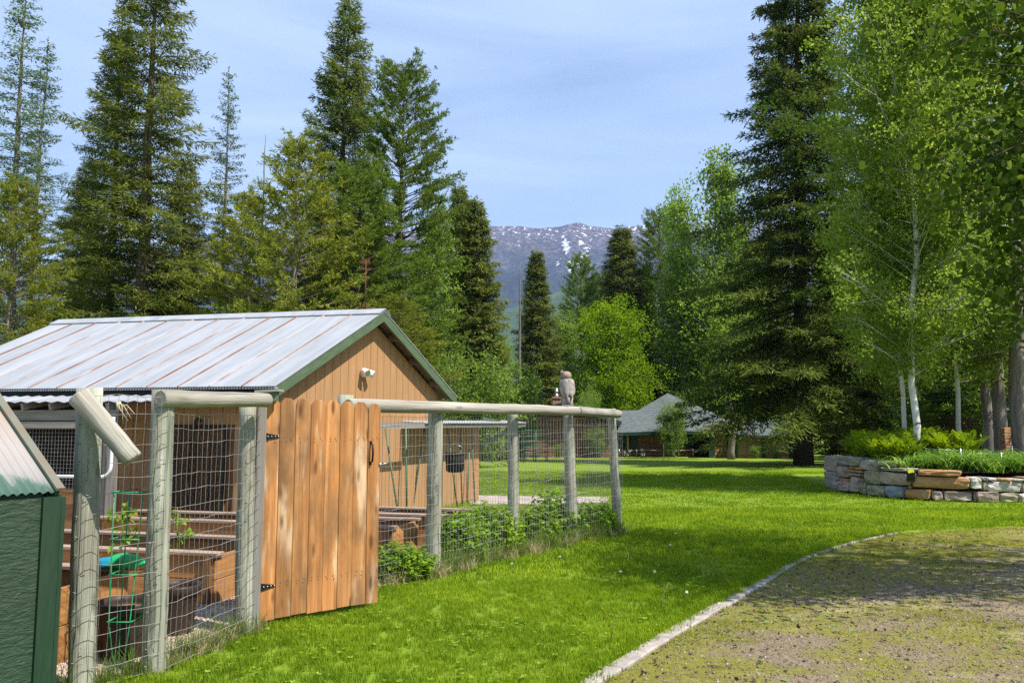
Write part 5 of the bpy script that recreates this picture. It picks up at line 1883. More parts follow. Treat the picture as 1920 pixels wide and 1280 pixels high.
conif('pinebushy', 'pine_tree', 742, 24.5, 560, 'short yellow-green pine just behind the gable peak', 12, 5.2, 1.5)
conif('pine', 'pine_tree', 672, 30, 335, 'dense green pine in front of the tall pointed fir', 20, 3.9, 1.25)
conif('column', 'spruce_tree', 855, 50, 348, 'narrow dark spruce, left one of the close pair beyond the gable', 17, .4, 1.0)
conif('column', 'spruce_tree', 893, 46, 374, 'narrow olive spruce, right one of the close pair beyond the gable', 17, 2.0, 1.25)
conif('column', 'spruce_tree', 1012, 58, 472, 'narrow spruce standing alone in the middle of the mountain view', 17, 3.1, 1.15)
conif('pine', 'pine_tree', 1092, 74, 488, 'small distant pine between the lone spruce and the broad fir', 20, 1.4, .75)
conif('column', 'fir_tree', 1172, 73, 428, 'broad dense fir behind the bright green maple', 17, 4.0, 1.45)
conif('pine', 'pine_tree', 1248, 75, 405, 'thin-crowned pine between the broad fir and the poplars', 20, 2.2, .80)
conif('fir1', 'fir_tree', 325, 34, 300, 'shorter olive fir to the right of the tallest open-crowned fir', 25, 5.0, 1.45)
conif('fir2', 'fir_tree', 140, 38, 300, 'lower fir with branches reaching left of the tall pair', 24, 3.3, 1.2)
conif('larch', 'larch_tree', 352, 36, 420, 'young larch between the tallest fir and the lone thin larch', 22, 5.3, 1.35)

# dead snags
def snag(px, Y, ytop, label, r=.12):
    b_ = base(px, Y); h = height_to(ytop, px, Y, b_.z)
    rs = np.random.RandomState(int(px))
    tp = trunk_line(rs, h, (.1, 0), .06)
    mb = MB(); mb.tube(tp, [max(.015, r * (1 - t) + .015) for t in np.linspace(0, 1, len(tp))], 7)
    for i in range(60):
        z = rs.uniform(.25, .96) * h; a = rs.rand() * 6.28; L = rs.uniform(.2, 1.0) * (1.15 - z / h)
        o = on_trunk(tp, z); d = np.array([cos(a), sin(a), rs.uniform(-.5, .15)])
        mb.tube([o, o + d * L * .5, o + d * L + np.array([0, 0, -.1 * L])], [.018, .011, .004], 3, cap=False)
    me = mb.mesh('trunk'); me.materials.append(M['bark_snag'])
    plant_tree('dead_tree', (me, None), b_, label, 'dead tree')
snag(476, 38, 252, 'bare dead snag poking up between the thin larch and the bushy pine', .12)
snag(974, 56, 492, 'bare pole of a dead tree left of the lone spruce', .17)

# big spruce on the lawn
sb = ground(1507, 872)
TR_sp = TR['spruce']
sh = 25.0
sptree = plant_tree('spruce_tree', TR_sp, sb, 'huge dark spruce with a thick black trunk on the lawn', 'tree', None, .6, 1.0)

# --- birches in the stone bed
tb = [ground(1712, 915)]
TR['birch'] = broadleaf(31, 14.2, 1.9, 2.55, lambda t: max(.22, sin(pi * (.24 + .70 * t)) ** .8), 150, .074, 40, .26, 16, .082, .50, (.15, .3), (M['bark_birch'], M['birch_leaf']), wob=.22, asp=.8)
TR['birch2'] = broadleaf(32, 13.0, 1.9, 2.0, lambda t: max(.2, sin(pi * (.22 + .72 * t)) ** .8), 90, .076, 36, .28, 15, .062, .55, (-.3, .4), (M['bark_birch'], M['birch_leaf']), wob=.28, asp=.8)
BZ = 0.72
def in_bed(px, Y):
    x = plan(px, Y); return Vector((x, Y, BZ))
plant_tree('birch_tree', TR['birch'], in_bed(1712, 18.6), 'white-trunked birch in front, rising from the stone-walled bed', 'tree', None, 1.1, 1.0)
plant_tree('birch_tree', TR['birch2'], in_bed(1676, 20.6), 'thinner birch just left behind the front white-trunked birch', 'tree', None, 2.6, 1.0)
plant_tree('birch_tree', TR['birch2'], in_bed(1738, 22.2), 'slim grey-white birch half hidden right behind the front birch', 'tree', None, 4.6, 1.08)
plant_tree('birch_tree', TR['birch2'], in_bed(1797, 21.2), 'birch standing between the front birch and the pine trunks', 'tree', None, .4, 1.02)
# --- pines right of them, trunks bare below
TR['trunkpine'] = conifer(41, 15, 3.0, 2.3, lambda t: max(.15, sin(pi * (.25 + .7 * t))), .50, 5, -.1, .8, .10, .23, .22, 'pine', mats=(M['bark_grey'], M['pine']), trunk_r=.19)
for (px, Y, sc2, rz, lab) in ((1853, 23.0, .85, .3, 'thinnest pine trunk, left of the pair at the right edge'),
                              (1876, 21.4, 1.0, 1.9, 'grey pine trunk leaning slightly beside the brick pillar'),
                              (1908, 19.6, 1.12, 3.7, 'thick pine trunk nearest the right edge of the photo')):
    plant_tree('pine_tree', TR['trunkpine'], base(px, Y), lab, 'tree', 'bare pine trunks at the right edge', rz, sc2)

# --- broadleaf trees beyond
TR['maple'] = broadleaf(51, 12, 1.2, 4.6, lambda t: max(.25, sin(pi * (.22 + .72 * t)) ** .6), 90, .20, 30, .62, 12, .2, .55, mats=(gk, M['bright_leaf']), asp=.75)
TR['poplar'] = broadleaf(52, 15, 1.5, 2.7, oval, 85, .17, 22, .50, 9, .16, .85, mats=(M['bark_birch'], M['pop_leaf']), asp=.7)
TR['bush'] = broadleaf(53, 4.2, .2, 2.0, egg, 60, .12, 24, .32, 9, .05, .7, mats=(gk, M['shrub_leaf']), asp=.6, stems=4, spread=1.0)
def broad(key, name, px, Y, ytop, nat, label, rz, wide=1.0, cat='tree', group=None):
    b_ = base(px, Y); s = height_to(ytop, px, Y, b_.z) / nat
    return plant_tree(name, TR[key], b_, label, cat, group, rz, (s * wide, s * wide, s))
broad('maple', 'maple_tree', 1163, 66, 592, 12, 'rounded bright lime-green maple in front of the broad fir', .4, .92)
broad('poplar', 'birch_tree', 806, 42, 385, 15, 'pale birch with a white trunk beside the leaning pine', 1.2, .72)
broad('poplar', 'poplar_tree', 1296, 70, 368, 15, 'smaller feathery poplar against the mountain, left of the dark spruce', 3.2, .85)
broad('poplar', 'poplar_tree', 1362, 67, 310, 15, 'taller leafy poplar touching the left side of the dark spruce', 4.9, .95)
broad('poplar', 'poplar_tree', 1288, 69, 505, 15, 'light green broadleaf tree behind the hip-roofed house', 2.0, 1.5)
broad('maple', 'maple_tree', 1345, 71, 575, 12, 'green broadleaf tree hidden behind the lower left side of the dark spruce', 2.9, 1.0)
broad('bush', 'shrub', 884, 34, 682, 4.2, 'light green rounded shrub beside the right eave of the shed', .6, 1.05, 'shrub')
broad('bush', 'shrub', 985, 46, 705, 4.2, 'slim light green sapling left of the owl statue', 2.0, .5, 'shrub')
broad('bush', 'shrub', 1110, 61, 735, 4.2, 'young pale green tree right of the owl statue', 3.0, .55, 'shrub')
broad('bush', 'shrub', 828, 40, 640, 4.2, 'leafy green bush below the pale birch', 3.5, .75, 'shrub')
# young poplars of the wood behind the middle
for (px, Y, yt, lab) in ((945, 66, 640, 'pale young poplar between the spruce pair and the dead pole'),
                         (1062, 70, 600, 'dim green tree filling the gap right of the lone spruce'),
                         ):
    broad('poplar', 'poplar_tree', px, Y, yt, 15, lab, px * .01, 1.3)

# near aspen whose boughs hang in from the right
def near_aspen():
    rs = np.random.RandomState(77)
    mt = MB(); lv = Leaves()
    bx = Vector((9.3, 6.9, 0))
    H = 12.5
    tp = trunk_line(rs, H, (-.6, .5), .2)
    mt.tube(tp, [max(.02, .2 * (1 - t) ** .8) for t in np.linspace(0, 1, len(tp))], 12)
    def leaves(cc, per, cl, leaf):
        n = len(cc) * per
        pos = np.repeat(cc, per, 0) + rs.normal(0, cl, (n, 3)) * np.array([1, 1, .8])
        dd = rs.normal(0, .8, (n, 3)); dd[:, 2] -= .8
        nn = rs.normal(0, .9, (n, 3)); nn[:, 2] += .3
        ls = leaf * rs.uniform(.7, 1.25, n)
        lv.add(pos, dd, nn, ls, ls * .98)
    # whole crown
    for i in range(70):
        t = (i + rs.rand()) / 70
        z = 3.0 + (H - 3.2) * t
        L = 2.7 * max(.25, sin(pi * (.2 + .75 * t))) * rs.uniform(.6, 1.1)
        a = i * 2.4
        o = on_trunk(tp, z)
        h = np.array([cos(a), sin(a), .35])
        s = np.linspace(0, 1, 5)[:, None]
        c = o + h * L * s + np.array([0, 0, -.18]) * L * s ** 2
        mt.tube(c, [.03, .02, .013, .008, .004], 5, cap=False)
        k = 10
        sc_ = rs.uniform(.2, 1.05, k)
        leaves(np.stack([np.interp(sc_, s[:, 0], c[:, q]) for q in range(3)], -1) + rs.normal(0, .3, (k, 3)), 14, .26, .078)
    # long low boughs that reach into the picture
    tips = [(1690, 10, 7.4), (1770, 90, 7.0), (1800, 200, 6.8), (1760, 330, 7.3), (1795, 420, 7.0), (1850, 520, 6.9), (1860, 60, 6.4),
            (1850, 300, 6.4), (1900, 400, 6.2), (1740, 130, 7.8), (1830, -60, 7.2), (1760, -90, 7.8), (1905, 160, 6.2), (1885, 250, 7.2), (1905, 535, 6.6), (1880, 585, 6.9),
            (1840, 130, 7.6), (1810, 20, 6.8), (1790, 375, 7.6), (1900, 480, 7.4), (1870, 360, 7.4)]
    for (px, py, Y_) in tips:
        e = np.array(at(px, py, Y_)) - np.array(bx)
        z0 = min(H - 2, max(2.8, e[2] + rs.uniform(.3, 1.0)))
        o = on_trunk(tp, z0)
        s = np.linspace(0, 1, 9)[:, None]
        c = o + (e - o) * s + np.array([0, 0, .7]) * np.sin(s * pi) * .7
        c[1:-1] += rs.normal(0, .05, (7, 3))
        mt.tube(c, [.022, .019, .016, .013, .011, .009, .007, .005, .003], 5, cap=False)
        k = 46
        sc_ = rs.uniform(.30, 1.0, k) ** .7
        cc = np.stack([np.interp(sc_, s[:, 0], c[:, q]) for q in range(3)], -1)
        off = rs.normal(0, .24, (k, 3)) * np.array([1, 1, .8])
        for q in range(k):
            mt.tube([cc[q], cc[q] + off[q]], [.005, .002], 3, cap=False)
        leaves(cc + off, 15, .14, .064)
    tm = mt.mesh('trunk'); tm.materials.append(M['bark_brown'])
    cm = lv.mesh('crown', M['aspen_leaf'], True)
    plant_tree('aspen_tree', (tm, cm), bx, 'dark round-leaved aspen whose boughs hang in at the upper right', 'tree')
near_aspen()

# trees standing right of the frame whose shade falls on the drive and lawn
TR['shade'] = broadleaf(61, 13, 2.5, 3.4, oval, 60, .16, 18, .50, 9, .18, .6, mats=(gk, M['aspen_leaf']), asp=.8)
for (x, y, s_, rz, lab) in ((10.6, 0.8, .72, 2.1, 'broadleaf tree beside the driveway near the viewer'),
                            ):
    plant_tree('aspen_tree', TR['shade'], (x, y, 0), lab, 'tree', None, rz, s_)

# wood standing farther back, each tree its own
rs = np.random.RandomState(5)
back = []
keys = [('fir2', 24), ('column', 17), ('fir1', 25), ('poplar', 15), ('pine', 20), ('column', 17)]
spots = [(-40, 50, 470), (60, 48, 560), (120, 52, 540), (310, 46, 520), (470, 48, 560), (590, 46, 430), (700, 50, 400), (780, 55, 470),
         (930, 78, 610), (1050, 82, 640), (1130, 80, 520), (1210, 84, 500), (1330, 76, 480), (1400, 72, 430), (1450, 66, 400), (1560, 64, 430), (1610, 60, 470), (1660, 54, 500),
         (1700, 46, 490), (1760, 44, 450), (1820, 42, 430), (1880, 38, 430), (1940, 34, 260), (1640, 48, 560), (1730, 40, 560), (1800, 36, 540), (1870, 32, 560), (1590, 52, 600), (1480, 70, 560), (1920, 29, 480)]
desc = ['pointed fir', 'narrow spruce', 'olive fir', 'pale poplar', 'round-topped pine', 'slim spruce']
where = ['at the far left edge', 'low between the two left larches', 'behind the left foot of the tall fir pair', 'behind the tallest open-crowned fir', 'behind the lone thin larch', 'behind the bushy yellow-tipped pine', 'behind the leaning pine', 'between the leaning pine and the spruce pair',
         'far back, right of the spruce pair', 'far back, right of the lone spruce', 'far back, left of the broad fir', 'far back, between the broad fir and thin-crowned pine', 'far back, behind the smaller feathery poplar', 'far back, behind the taller leafy poplar', 'behind the left boughs of the huge dark spruce', 'behind the right boughs of the huge dark spruce',
         'showing above the fern bed, left of the birches', 'behind the thinner birch', 'behind the front birch trunk', 'behind the slim grey-white birch', 'behind the birch nearest the pines', 'behind the pair of pine trunks', 'beyond the right edge behind the pines',
         'low behind the left end of the stone wall', 'low behind the front birch', 'low behind the thin wire fence', 'low behind the brick pillar', 'in the dark gap right of the spruce trunk', 'behind the screened porch', 'close behind the thick pine at the right edge']
for i, ((px, Y, yt), w) in enumerate(zip(spots, where)):
    k = i % 6
    key, nat = keys[k]
    if px > 1550: 
        k = (3, 0, 3, 5)[i % 4]; key, nat = keys[k]
    b_ = base(px, Y); h = height_to(yt, px, Y, b_.z); s = h / nat
    w_ = max(1.0, min(1.7, 12 / h)) if Y > 30 else 1.0
    plant_tree('tree_in_wood', TR[key], b_, 'background %s %s' % (desc[k], w), 'tree', 'trees of the wood behind', i * 1.7, (s * w_, s * w_, s))

# ------------------------------------------------------------------ stone-walled bed
swall = thing('stone_wall', ground(1700, 938), 'low dry-stone wall of big grey and orange blocks round the fern bed', 'stone wall')
def wall_D(px):
    return float(np.interp(px, [1555, 1600, 1650, 1700, 1760, 1830, 1900, 1990, 2100], [19.6, 18.4, 17.4, 16.75, 16.35, 16.15, 16.15, 16.3, 16.8]))
def stone_block(x0, y0, x1, y1, key, deep=.45, proud=0.0):
    X0, X1 = 1520 + x0 / 4.8, 1520 + x1 / 4.8
    Y0, Y1 = 740 + y0 / 4.8, 740 + y1 / 4.8
    xm = (X0 + X1) / 2
    D = wall_D(xm)
    Da, Db = wall_D(X0), wall_D(X1)
    a = at(X0, (Y0 + Y1) / 2, Da); b_ = at(X1, (Y0 + Y1) / 2, Db)
    zt, zb = at(xm, Y0, D).z, at(xm, Y1, D).z
    ax = Vector((b_.x - a.x, b_.y - a.y, 0)); Lx = ax.length; ax.normalize()
    nrm = Vector((ax.y, -ax.x, 0))
    if nrm.y > 0: nrm = -nrm
    c = Vector(((a.x + b_.x) / 2, (a.y + b_.y) / 2, (zt + zb) / 2))
    hz = (zt - zb) / 2
    bm = bmesh.new()
    bmesh.ops.create_cube(bm, size=2.0)
    cuts = 2 if Lx < .7 else 3
    bmesh.ops.subdivide_edges(bm, edges=bm.edges[:], cuts=cuts, use_grid_fill=True)
    rs_ = random.Random(int(x0 * 7 + y0))
    sk = rs_.uniform(-.10, .10); sk2 = rs_.uniform(-.05, .05)
    for v in bm.verts:
        u = v.co.copy()
        # soften the corners, then split faces unevenly
        k = sum(1 for q in u if abs(q) > .99)
        f_ = (1, 1, .96, .89)[k]
        p = Vector((u.x * f_, u.y * f_, u.z * f_))
        j = .065 if k < 2 else .095
        p += Vector((rs_.uniform(-j, j) * .5, rs_.uniform(-j, j) * (1.6 if u.y < 0 else 1), rs_.uniform(-j, j) * 1.1))
        p.z += sk * p.x * .6 + sk2
        p.x += sk2 * p.z * 1.2
        p.z = max(p.z, -1.0 - .02)
        w = c + ax * p.x * (Lx / 2 - .014) + nrm * (-p.y * deep / 2 - deep / 2 + proud) + Vector((0, 0, p.z * (hz - .008)))
        v.co = w - swall.location
    me = bpy.data.meshes.new('stone'); bm.to_mesh(me); bm.free()
    a_ = me.attributes.new('loc', 'FLOAT_VECTOR', 'POINT')
    me.materials.append(M[key])
    me.update()
    ob = bpy.data.objects.new('stone', me); COL.objects.link(ob); ob.parent = swall
    bv = ob.modifiers.new('edge', 'BEVEL'); bv.width = .010; bv.segments = 1; bv.limit_method = 'ANGLE'; bv.angle_limit = radians(30)
    return ob
ST = [(232, 555, 440, 638, 'st_grey'), (437, 583, 600, 682, 'st_grey'), (602, 590, 750, 650, 'st_olive'), (215, 637, 335, 745, 'st_pink'), (332, 640, 452, 674, 'st_orange'),
      (336, 676, 455, 702, 'st_orange'), (340, 704, 452, 736, 'st_olive'), (457, 678, 608, 808, 'st_olive'), (610, 690, 872, 810, 'st_pink'), (622, 652, 880, 688, 'st_olive'),
      (195, 738, 240, 772, 'st_pink'), (240, 748, 345, 790, 'st_orange'), (195, 776, 350, 862, 'st_pink'), (345, 735, 430, 880, 'st_pink'), (425, 790, 488, 897, 'st_olive'), (490, 810, 660, 912, 'st_olive'),
      (662, 812, 834, 924, 'st_blue'), (836, 848, 1080, 945, 'st_orange'), (1078, 866, 1192, 950, 'st_pink'), (905, 740, 1440, 853, 'st_orange'), (1442, 742, 1545, 850, 'st_pale'), (958, 680, 1358, 738, 'st_orange'),
      (1198, 868, 1470, 958, 'st_pink'), (1490, 864, 1705, 974, 'st_pink'), (1707, 880, 1890, 970, 'st_olive'), (1592, 778, 1908, 880, 'st_pale'), (1548, 738, 1602, 776, 'st_grey'),
      (1604, 745, 1700, 776, 'st_pale'), (1704, 748, 1822, 784, 'st_orange'), (1826, 752, 1925, 782, 'st_pale'), (1892, 880, 2010, 968, 'st_pale'), (1912, 786, 2030, 878, 'st_olive'),
      (2014, 880, 2220, 970, 'st_grey'), (2034, 780, 2230, 878, 'st_pink'), (1930, 735, 2110, 780, 'st_orange'),
      (2114, 735, 2330, 780, 'st_pink'), (2236, 784, 2480, 878, 'st_olive'), (2224, 880, 2440, 970, 'st_orange'), (2446, 880, 2660, 970, 'st_pink'), (2486, 784, 2700, 878, 'st_pale'), (2334, 735, 2560, 780, 'st_grey'), (2564, 735, 2720, 780, 'st_olive'), (2666, 880, 2790, 970, 'st_grey'),
      (868, 815, 905, 846, 'st_grey'), (1470, 880, 1492, 960, 'st_olive'), (872, 745, 903, 812, 'st_grey'), (1546, 780, 1590, 862, 'st_olive')]
for (a, b_, c_, d_, k) in ST:
    stone_block(a, b_, c_, d_, k, proud=rnd.uniform(-.03, .03))
# end of the wall turning back
for k, (dx, dy, z0, z1, key) in enumerate(((0.10, .75, 0, .42, 'st_grey'), (.12, .75, .43, .80, 'st_pink'), (.45, 1.5, 0, .40, 'st_pink'), (.45, 1.5, .41, .78, 'st_grey'), (1.0, 2.2, 0, .7, 'st_olive'))):
    p = at(1566, 870, 19.6)
    bm = bmesh.new(); bmesh.ops.create_cube(bm, size=1.0)
    for v in bm.verts:
        v.co = Vector((v.co.x * .5 + p.x + dx + .25, v.co.y * .75 + p.y + dy - .1, gz(0, 20) + (z0 + z1) / 2 + v.co.z * (z1 - z0))) + Vector((rnd.uniform(-.03, .03), rnd.uniform(-.03, .03), rnd.uniform(-.02, .02))) - swall.location
    me = bpy.data.meshes.new('stone'); bm.to_mesh(me); bm.free(); me.materials.append(M[key])
    ob = bpy.data.objects.new('stone', me); COL.objects.link(ob); ob.parent = swall
    bv = ob.modifiers.new('edge', 'BEVEL'); bv.width = .03; bv.segments = 2
# earth behind the wall
pts = []
for px in range(1596, 2120, 25):
    D = wall_D(px); pts.append((plan(px, D), D + .35))
back_ = [(x + 2.7, y + 5.5) for (x, y) in pts[::-1]]
vs_, fs = [], []
n = len(pts)
for (x, y) in pts: vs_.append((x, y, .56))
for (x, y) in back_[::-1]: vs_.append((x, y, .80))
for (x, y) in back_[::-1]: vs_.append((x + .6, y + 1.2, -.4))
for i in range(n - 1):
    fs.append((i, i + 1, n + i + 1, n + i)); fs.append((n + i, n + i + 1, 2 * n + i + 1, 2 * n + i))
b0 = len(vs_)
vs_ += [(pts[-1][0] + 1.0, pts[-1][1] + .9, -.3), (back_[0][0] + 1.5, back_[0][1] + .8, -.4)]
fs.append((n - 1, b0, b0 + 1, 2 * n - 1)); fs.append((2 * n - 1, b0 + 1, 3 * n - 1))
me = bpy.data.meshes.new('planting_soil'); me.from_pydata(vs_, [], fs); me.materials.append(M['soil'])
tag(link('planting_soil', me), kind='structure')
def soil_z(y, D): return .56 + .24 * max(0, min(1, (y - D - .35) / 5.5))

# ferns and daylilies
def fern_mesh(seed):
    rs = np.random.RandomState(seed); lv = Leaves()
    for i in range(26):
        a = rs.rand() * 6.283; L = rs.uniform(.55, .95); el_ = rs.uniform(.95, 1.45)
        s = np.linspace(.08, 1, 24)
        r_ = L * s * np.cos(el_) + .16 * L * s ** 2.5
        z = 1.25 * L * s * np.sin(el_) - .22 * L * s ** 3
        h = np.array([cos(a), sin(a), 0]); sd = np.array([-sin(a), cos(a), 0])
        p = h * r_[:, None] + np.array([0, 0, 1.0]) * z[:, None]
        tn = np.gradient(p, axis=0); tn /= np.linalg.norm(tn, axis=1, keepdims=True)
        for side in (-1, 1):
            d = sd * side + tn * .55 + rs.normal(0, .08, (24, 3))
            w = .17 * np.sin(pi * np.clip(s * .93 + .07, 0, 1)) ** .7 + .012
            lv.add(p, d, np.cross(sd, tn) + rs.normal(0, .15, (24, 3)), w, .040)
    return lv.mesh('fronds', M['fern_leaf'])
def lily_mesh(seed):
    rs = np.random.RandomState(seed)
    V, Fc = [], []
    for i in range(70):
        a = rs.rand() * 6.283; L = rs.uniform(.35, .62); el_ = rs.uniform(.7, 1.35)
        o = np.array([rs.normal(0, .10), rs.normal(0, .10), 0])
        h = np.array([cos(a), sin(a), 0]); sd = np.array([-sin(a), cos(a), 0])
        for k, s in enumerate((0, .3, .6, .85, 1)):
            p = o + h * (L * s * cos(el_) + .35 * L * s ** 2.2) + np.array([0, 0, L * s * sin(el_) - .45 * L * s ** 2.6])
            w = .015 * (1 - s * .92)
            V += [p - sd * w, p + sd * w]
        b0 = len(V) - 10
        for k in range(4): Fc.append((b0 + 2 * k, b0 + 2 * k + 1, b0 + 2 * k + 3, b0 + 2 * k + 2))
    me = np_mesh('blades', np.array(V), np.array(Fc)); me.materials.append(M['lily_leaf'])
    return me
FM = [fern_mesh(1), fern_mesh(2)]; LM = [lily_mesh(3), lily_mesh(4)]
rs = np.random.RandomState(9)
def one_mesh_plant(name, me, part, loc, rz, s, label, cat, group):
    t = bpy.data.objects.new(name, me); COL.objects.link(t)
    t.location = loc; t.rotation_euler = (0, 0, rz); t.scale = (s, s, s)
    tag(t, label, cat, group)
i = 0
for (px0, px1, d0, d1, n_) in ((1602, 1703, .5, 2.6, 30), (1722, 1815, 1.9, 4.0, 22)):
    for k in range(n_):
        px = px0 + (px1 - px0) * (k + rs.rand()) / n_; D = wall_D(px) + rs.uniform(d0, d1)
        one_mesh_plant('fern', FM[i % 2], 'fronds', (plan(px, D), D, soil_z(D, wall_D(px))), rs.rand() * 6.28, rs.uniform(.50, .92),
                       'green fern left of the front birch trunk' if px < 1705 else 'green fern behind the daylilies right of the front birch', 'fern', 'ferns left of the front birch' if px < 1705 else 'ferns right of the front birch')
        i += 1
for k in range(46):
    px = 1668 + (1925 - 1668) * (k + rs.rand()) / 46; D = wall_D(px) + rs.uniform(.35, 1.9)
    if px < 1700: D = wall_D(px) + rs.uniform(.35, .8)
    one_mesh_plant('daylily', LM[k % 2], 'blades', (plan(px, D), D, soil_z(D, wall_D(px))), rs.rand() * 6.28, rs.uniform(.85, 1.5),
                   'grassy bright green daylily clump spilling over the stone wall', 'daylily', 'daylilies along the top of the stone wall')
# thin stakes and wires over the bed
wf = thing('wire_stake_fence', in_bed(1805, 17.2), 'thin wire fence on slim pale stakes over the daylily bed', 'wire fence')
sk = [(1705, 853, 832, 17.4), (1804, 872, 841, 16.9), (1880, 880, 848, 16.8), (1900, 863, 835, 18.2), (1842, 838, 815, 21.5)]
tops = []
for (px, yb, yt, D) in sk:
    mb = MB(); a = at(px, yb, D); b_ = at(px - 3, yt, D); mb.tube([a - Vector((0, 0, .15)), b_], .009, 6); mb.build('stake', M['steel'], wf); tops.append(b_)
mb = MB()
for a, b_ in ((0, 1), (1, 2), (2, 3)):
    for dz in (-.03, -.16):
        p, q = tops[a] + Vector((0, 0, dz)), tops[b_] + Vector((0, 0, dz))
        mb.tube([p, (p + q) / 2 - Vector((0, 0, .03)), q], .004, 4)
mb.build('wire', M['steel'], wf)
# black pot with a yellow tag on the wall
pq = at(1707, 893, wall_D(1707) - .02)
bp = thing('black_nursery_pot', pq, 'small black pot with a yellow tag wedged between the wall stones', 'pot')
mb = MB(); mb.lathe(pq + Vector((0, -.02, -.09)), [(.07, 0), (.085, .16), (.092, .17), (.092, .185), (.08, .185), (.07, .1)], 14); mb.build('pot_body', M['black_plastic'], bp)
mb = MB(); q = at(1708, 883, wall_D(1707) - .14); mb.obox(q, Vector((.06, 0, .012)), Vector((0, .004, 0)), Vector((-.008, 0, .028))); mb.build('tag', M['yellow'], bp)
# brick pillar and rust coloured post
pq = base(1884, 20.4); pq.z = .1
bpil = thing('brick_pillar', pq, 'short orange-brown stone pillar between the pine trunks at the right', 'pillar')
for k in range(9):
    mb = MB(); mb.obox(pq + Vector((rnd.uniform(-.01, .01), 0, .08 + k * .15)), Vector((.105 + rnd.uniform(-.01, .01), 0, 0)), Vector((0, .11, 0)), Vector((0, 0, .070)), .012); mb.build('brick', M['st_orange'], bpil)

# bushes growing through the wire on the right side of the garden
def berry(seed, R, H, n=150):
    rs = np.random.RandomState(seed); lv = Leaves(); mt = MB()
    for i in range(n):
        a = rs.rand() * 6.283; r = R * sqrt(rs.rand()); top = H * rs.uniform(.35, 1.0) * (1 - .45 * (r / R) ** 2)
        o = np.array([cos(a) * r * .6, sin(a) * r * .6, 0]); e = np.array([cos(a) * r, sin(a) * r, top])
        mt.tube([o, (o + e) / 2 + rs.normal(0, .03, 3), e], [.004, .003, .002], 3, cap=False)
        for f in (.55, .8, 1.0):
            c = o + (e - o) * f
            for k in range(5):
                b_ = rs.rand() * 6.283
                d = np.array([[cos(b_), sin(b_), rs.uniform(-.5, .35)]])
                lv.add(c[None] + rs.normal(0, .02, (1, 3)), d, np.array([[0, -.2, 1.0]]) + rs.normal(0, .3, (1, 3)), rs.uniform(.06, .11), rs.uniform(.03, .05))
    tm = mt.mesh('stems'); tm.materials.append(M['berry_leaf'])
    return tm, lv.mesh('foliage', M['berry_leaf'])
BR = [berry(1, .46, .52, 230), berry(2, .44, .44, 220)]
def bush(px, py, s, hs, k, lab):
    p = ground(px, py)
    t = bpy.data.objects.new('raspberry_bush', None); COL.objects.link(t)
    t.location = p; t.rotation_euler = (0, 0, px); t.scale = (s, s, hs)
    tag(t, lab, 'bush', 'leafy bushes along the garden fence')
    for nm, me in zip(('stems', 'foliage'), BR[k]):
        o = bpy.data.objects.new(nm, me); COL.objects.link(o); o.parent = t
bush(748, 1085, .80, .75, 0, 'leafy bush right beside the free edge of the gate')
bush(856, 1050, .80, 1.30, 1, 'tall bright bush just right of the second fence post from the gate')
bush(918, 1037, .90, 1.25, 0, 'bushy plants left of the middle fence post')
bush(1003, 1020, .85, 1.1, 1, 'rounded bush right of the middle fence post')
bush(1042, 1010, .88, 1.35, 0, 'bush at the foot of the post that carries the owl')
bush(1116, 1000, .80, 1.1, 1, 'grassy bush beside the last corner post of the fence')
# tomato seedlings
def seedling(loc, h, lab, seed):
    rs = np.random.RandomState(seed); lv = Leaves(); mt = MB()
    mt.tube([(0, 0, 0), (.02, 0, h * .5), (0, .01, h)], [.007, .006, .004], 5)
    for i in range(16):
        z = h * rs.uniform(.3, 1); a = rs.rand() * 6.28; L = rs.uniform(.08, .17)
        d = np.array([cos(a), sin(a), rs.uniform(-.1, .5)])
        mt.tube([(0, 0, z), tuple(np.array([0, 0, z]) + d * L)], [.003, .002], 3)
        for f in (.4, .6, .8, 1):
            c = np.array([[0, 0, z]]) + d * L * f
            lv.add(c, rs.normal(0, 1, (1, 3)) + d * .6, np.array([[0, 0, 1.0]]) + rs.normal(0, .4, (1, 3)), rs.uniform(.05, .09), rs.uniform(.025, .04))
    tm = mt.mesh('stem'); tm.materials.append(M['berry_leaf'])
    t = plant_tree('tomato_plant', (None, None), loc, lab, 'plant', None)
    for nm, me in (('stem', tm), ('leaves', lv.mesh('leaves', M['berry_leaf']))):
        o = bpy.data.objects.new(nm, me); COL.objects.link(o); o.parent = t
p = at(226, 1000, 6.6); seedling((p.x, p.y, .48), .42, 'thin tomato seedling seen through the wire, inside the green cage', 1)
p = at(330, 985, 7.6); seedling((p.x, p.y, .18), .62, 'leafy tomato seedling right of the second front post', 2)
# ------------------------------------------------------------------ houses beyond the lawn
def hp(px, Y, z=None):
    p = Vector((plan(px, Y), Y, 0)); p.z = gz(p.x, Y) if z is None else z
    return p
